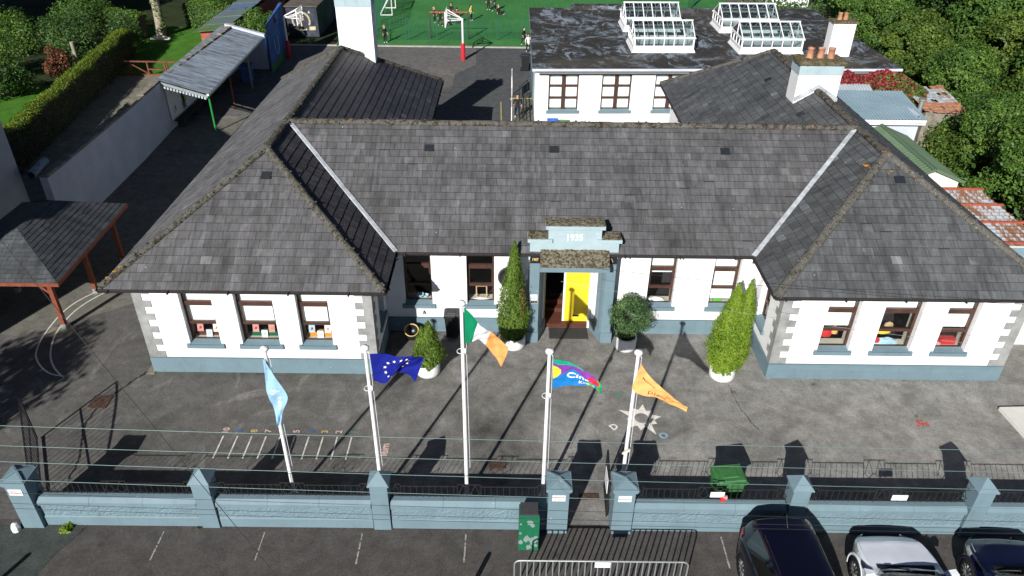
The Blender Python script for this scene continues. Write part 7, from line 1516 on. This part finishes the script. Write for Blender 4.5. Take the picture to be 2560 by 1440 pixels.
# big trees left
pl = [dict(o=tree_proto('dark_tree', 'tree', 'tree', 11.0, 4.6, 9.5, 22000, M['leaf2'], 51, 0.34, .35, 60)), dict(o=tree_proto('dark_tree', 'tree', 'tree', 9.0, 3.9, 8.2, 20000, M['leaf'], 52, 0.30, .3, 50, barkm=M['barkpale']))]
lsp = [(0, -47, 71, 1.0, 0), (0, -38.5, 74, 1.05, 1), (1, -31.0, 76, 1.0, 2), (0, -24.5, 78, .95, 3), (1, -50, 62, 1.1, 4), (0, -42.5, 80, 1.1, 5), (1, -20.5, 84, 1.0, .4), (0, -34, 88, 1.2, 2.3), (0, -52.0, 50.0, 1.45, 2.0), (0, -57, 58.0, 1.5, 1.1), (1, -43, 60.5, 1.2, .7)]
lw = ['far left back, near the top corner', 'behind the garden shrubs', 'behind the pale trunk', 'behind the long garden shed', 'at the left edge of the garden', 'in the dark back row', 'beyond the container', 'deepest in the dark wood on the left', 'out of view at left, shading the garden', 'tallest, out of view at left', 'overhanging the garden at left']
place_tree(pl, lsp, ['dark tree ' + w for w in lw], 'dark trees beyond the garden on the left')
t_ = tree_proto('tall_tree', 'tall tree with a thick pale ivy clad trunk at the lawn corner', 'tree', 15, 4.2, 8, 12000, M['leaf'], 61, .34, .42, 40, barkm=M['barkpale']); t_.location = (-28.9, 63.0, 0)
rng = np.random.default_rng(5); a = rng.uniform(0, 6.28, 1800); zz_ = rng.uniform(0, 7, 1800) ** 1.0; leaf_obj('ivy', np.stack([np.cos(a) * .45, np.sin(a) * .45, zz_], 1)[(np.cos(a * 2 + zz_) > .1)], np.stack([np.cos(a), np.sin(a), a * 0], 1)[(np.cos(a * 2 + zz_) > .1)], .16, M['leaf'], t_, 2)
lump('pale_stones', -28.6, 61.9, 0, .9, .3, .25, M['mk_cream'], 'heap of pale stones at the foot of the thick trunk', 'stones', 3)
t_ = tree_proto('street_tree', 'tree out of view at lower left whose shadow falls across the yard', 'tree', 8.2, 2.1, 4.0, 7000, M['leaf'], 62, .22, .16, 34); t_.location = (-20.9, 7.6, 0)
# hedge
def leafbox(name, label, cat, path, w, h, n, mat, seed, size=.13, group=None, wav=.12):
    root = thing(name, label, cat, (path[0][0], path[0][1], 0), group=group); rng = np.random.default_rng(seed); P = [Vector(p) for p in path]; L = [(P[i + 1] - P[i]).length for i in range(len(P) - 1)]; tot = sum(L); s_ = rng.uniform(0, tot, n); out = []; nn = []; tn = []
    acc = np.cumsum([0] + L)
    side = rng.uniform(0, 1, n); q = rng.uniform(-1, 1, n); zz = rng.uniform(0, 1, n)
    for i in range(n):
        k = min(len(L) - 1, int(np.searchsorted(acc, s_[i]) - 1)); k = max(0, k); t = (s_[i] - acc[k]) / L[k]; p = P[k].lerp(P[k + 1], t); d_ = (P[k + 1] - P[k]).normalized(); nv = Vector((-d_.y, d_.x)); hh_ = h * (1 + wav * .6 * math.sin(s_[i] * 1.3) + wav * .4 * math.sin(s_[i] * 3.1)); ww = w / 2 * (1 + wav * math.sin(s_[i] * 2.1 + 1))
        if side[i] < .45: o = q[i] * ww; z = hh_ * (1 - .08 * q[i] ** 2) + rng.normal(0, .05); no = (0, 0, 1); tn.append(.72)  # lighter tone on top leaves paints in the sun
        else: sg = 1 if side[i] < .72 else -1; o = sg * (ww + rng.normal(0, .05)); z = zz[i] * hh_; no = (nv.x * sg, nv.y * sg, .25); tn.append(.35)  # darker tone on side leaves paints in their shade
        out.append((p.x + nv.x * o - path[0][0], p.y + nv.y * o - path[0][1], z)); nn.append(no)
    leaf_obj('foliage', np.array(out), np.array(nn), size, mat, root, seed, np.array(tn), jitter=.6)
    mb = MB()
    for i in range(len(P) - 1):
        d_ = (P[i + 1] - P[i]).normalized(); nv = Vector((-d_.y, d_.x)) * (w / 2 - .14); a, b = P[i], P[i + 1]; mb.hexa([(a.x - nv.x, a.y - nv.y, 0), (b.x - nv.x, b.y - nv.y, 0), (b.x + nv.x, b.y + nv.y, 0), (a.x + nv.x, a.y + nv.y, 0)][::-1], [(a.x - nv.x, a.y - nv.y, h - .2), (b.x - nv.x, b.y - nv.y, h - .2), (b.x + nv.x, b.y + nv.y, h - .2), (a.x + nv.x, a.y + nv.y, h - .2)][::-1])
    mb.build('inner_twigs', M['dark_timber'], root); return root
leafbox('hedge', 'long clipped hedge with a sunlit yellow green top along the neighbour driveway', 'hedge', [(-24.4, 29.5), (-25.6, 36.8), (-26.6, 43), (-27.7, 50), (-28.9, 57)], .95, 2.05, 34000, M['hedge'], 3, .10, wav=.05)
leafbox('hedge', 'short rough hedge behind the lawn, right of the thick trunk', 'hedge', [(-27.6, 66.6), (-24.0, 65.4)], 1.6, 1.9, 7000, M['leaf'], 4, .18)
leafbox('hedge', 'short hedge closing the far end of the driveway, left of the thick trunk', 'hedge', [(-33, 62.5), (-29.8, 62.0)], 1.2, 2.0, 5000, M['leaf'], 5, .16)
def shrub(name, label, x, y, r, h, n, mat, seed, size=.16, flat=1.0, z=0, cat='shrub'):
    root = thing(name, label, cat, (x, y, z)); rng = np.random.default_rng(seed); k = 26; u = rng.normal(0, 1, (k, 3)); u /= np.linalg.norm(u, axis=1)[:, None]; C = u * rng.uniform(.3, .8, k)[:, None] * np.array([r, r, h / 2]); C[:, 2] += h * .5; C[:, 2] = np.maximum(C[:, 2], .3)
    p, d, tb = clumpy(rng, n, C, rng.uniform(.25, .45, k) * r, flat); leaf_obj('foliage', p, d + np.array([0, 0, .5]), size, mat, root, seed, tb)
    mb = MB(); [mb.tube([(0, 0, 0), tuple(C[i] * .8)], .04, 5, r1=.01) for i in range(7)]; mb.build('stems', M['bark'], root, True, True); return root
for i, a in enumerate([(-33.5, 57.2, 2.4, 3.2, 6000, 'leaf2', 'large green shrub behind the red leaved bush'), (-30.4, 50.0, 1.0, 2.6, 3000, 'leaf_red', 'red leaved bush beside the hedge'), (-32.2, 47.0, 1.9, 2.2, 5000, 'leaf2', 'dark spreading shrub left of the red leaved bush'), (-35.6, 51.0, 2.3, 2.9, 6000, 'leaf', 'green shrub at the left edge of the garden'), (-37.2, 56.6, 2.6, 3.2, 6000, 'leaf', 'tall green shrub near the top left corner'), (-31.0, 54.2, 1.9, 2.7, 5000, 'leaf2', 'dense shrub just behind the hedge top'), (-34.6, 62.0, 2.6, 3.6, 6000, 'leaf', 'bright green bush at the back of the garden'), (-29.7, 58.4, 1.7, 3.0, 4500, 'leaf2', 'bushy shrub left of the thick trunk'), (-25.0, 68.2, 2.2, 3.2, 5000, 'leaf', 'bright bush behind the lawn beyond the thick trunk'), (-21.9, 73.0, 2.0, 2.6, 4500, 'leaf_y', 'brownish bush at the far end of the garden shed')]):
    x, y, r, h, n, m, lb = a; shrub('garden_shrub', lb, x, y, r, h, n, M[m], 100 + i)
shrub('wild_shrub', 'leafy shrub hiding the foot of the ruined outbuilding', 24.2, 39.0, 1.5, 2.4, 5000, M['leaf'], 130); shrub('wild_shrub', 'shrub filling the gap between the lean-to and the green roofed shed', 22.6, 36.2, 1.7, 2.6, 5000, M['leaf_y'], 131); shrub('wild_shrub', 'shrub overhanging the gable of the green roofed shed', 20.9, 31.0, 1.2, 2.6, 4500, M['leaf'], 132, .13); shrub('wild_shrub', 'shrub right of the ruined outbuilding', 26.0, 42.0, 1.5, 3.2, 4500, M['leaf'], 133)
shrub('ivy_mound', 'ivy mound hanging over the far end of the shelter roof', -19.0, 56.6, 1.9, 4.0, 9000, M['leaf'], 120, .16, cat='ivy'); shrub('ivy_mound', 'second ivy mound in front of the dark container', -19.4, 59.4, 1.2, 3.6, 6000, M['leaf'], 121, .16, cat='ivy')
mb = MB(); mb.tube([(-29.6, 51.0, 0), (-29.6, 51.0, 2.5)], .13, 8); tag(mb.build('cut_trunk', M['barkpale'], None, True), 'pale cut trunk standing in the hedge behind the red leaved bush', 'trunk')
mb = MB(); mb.tube([(-29.3, 39.4, 0), (-29.5, 39.2, 2.4)], .09, 8); tag(mb.build('wooden_post', M['barkpale'], None, True), 'leaning wooden post on the front lawn at the left edge', 'post')
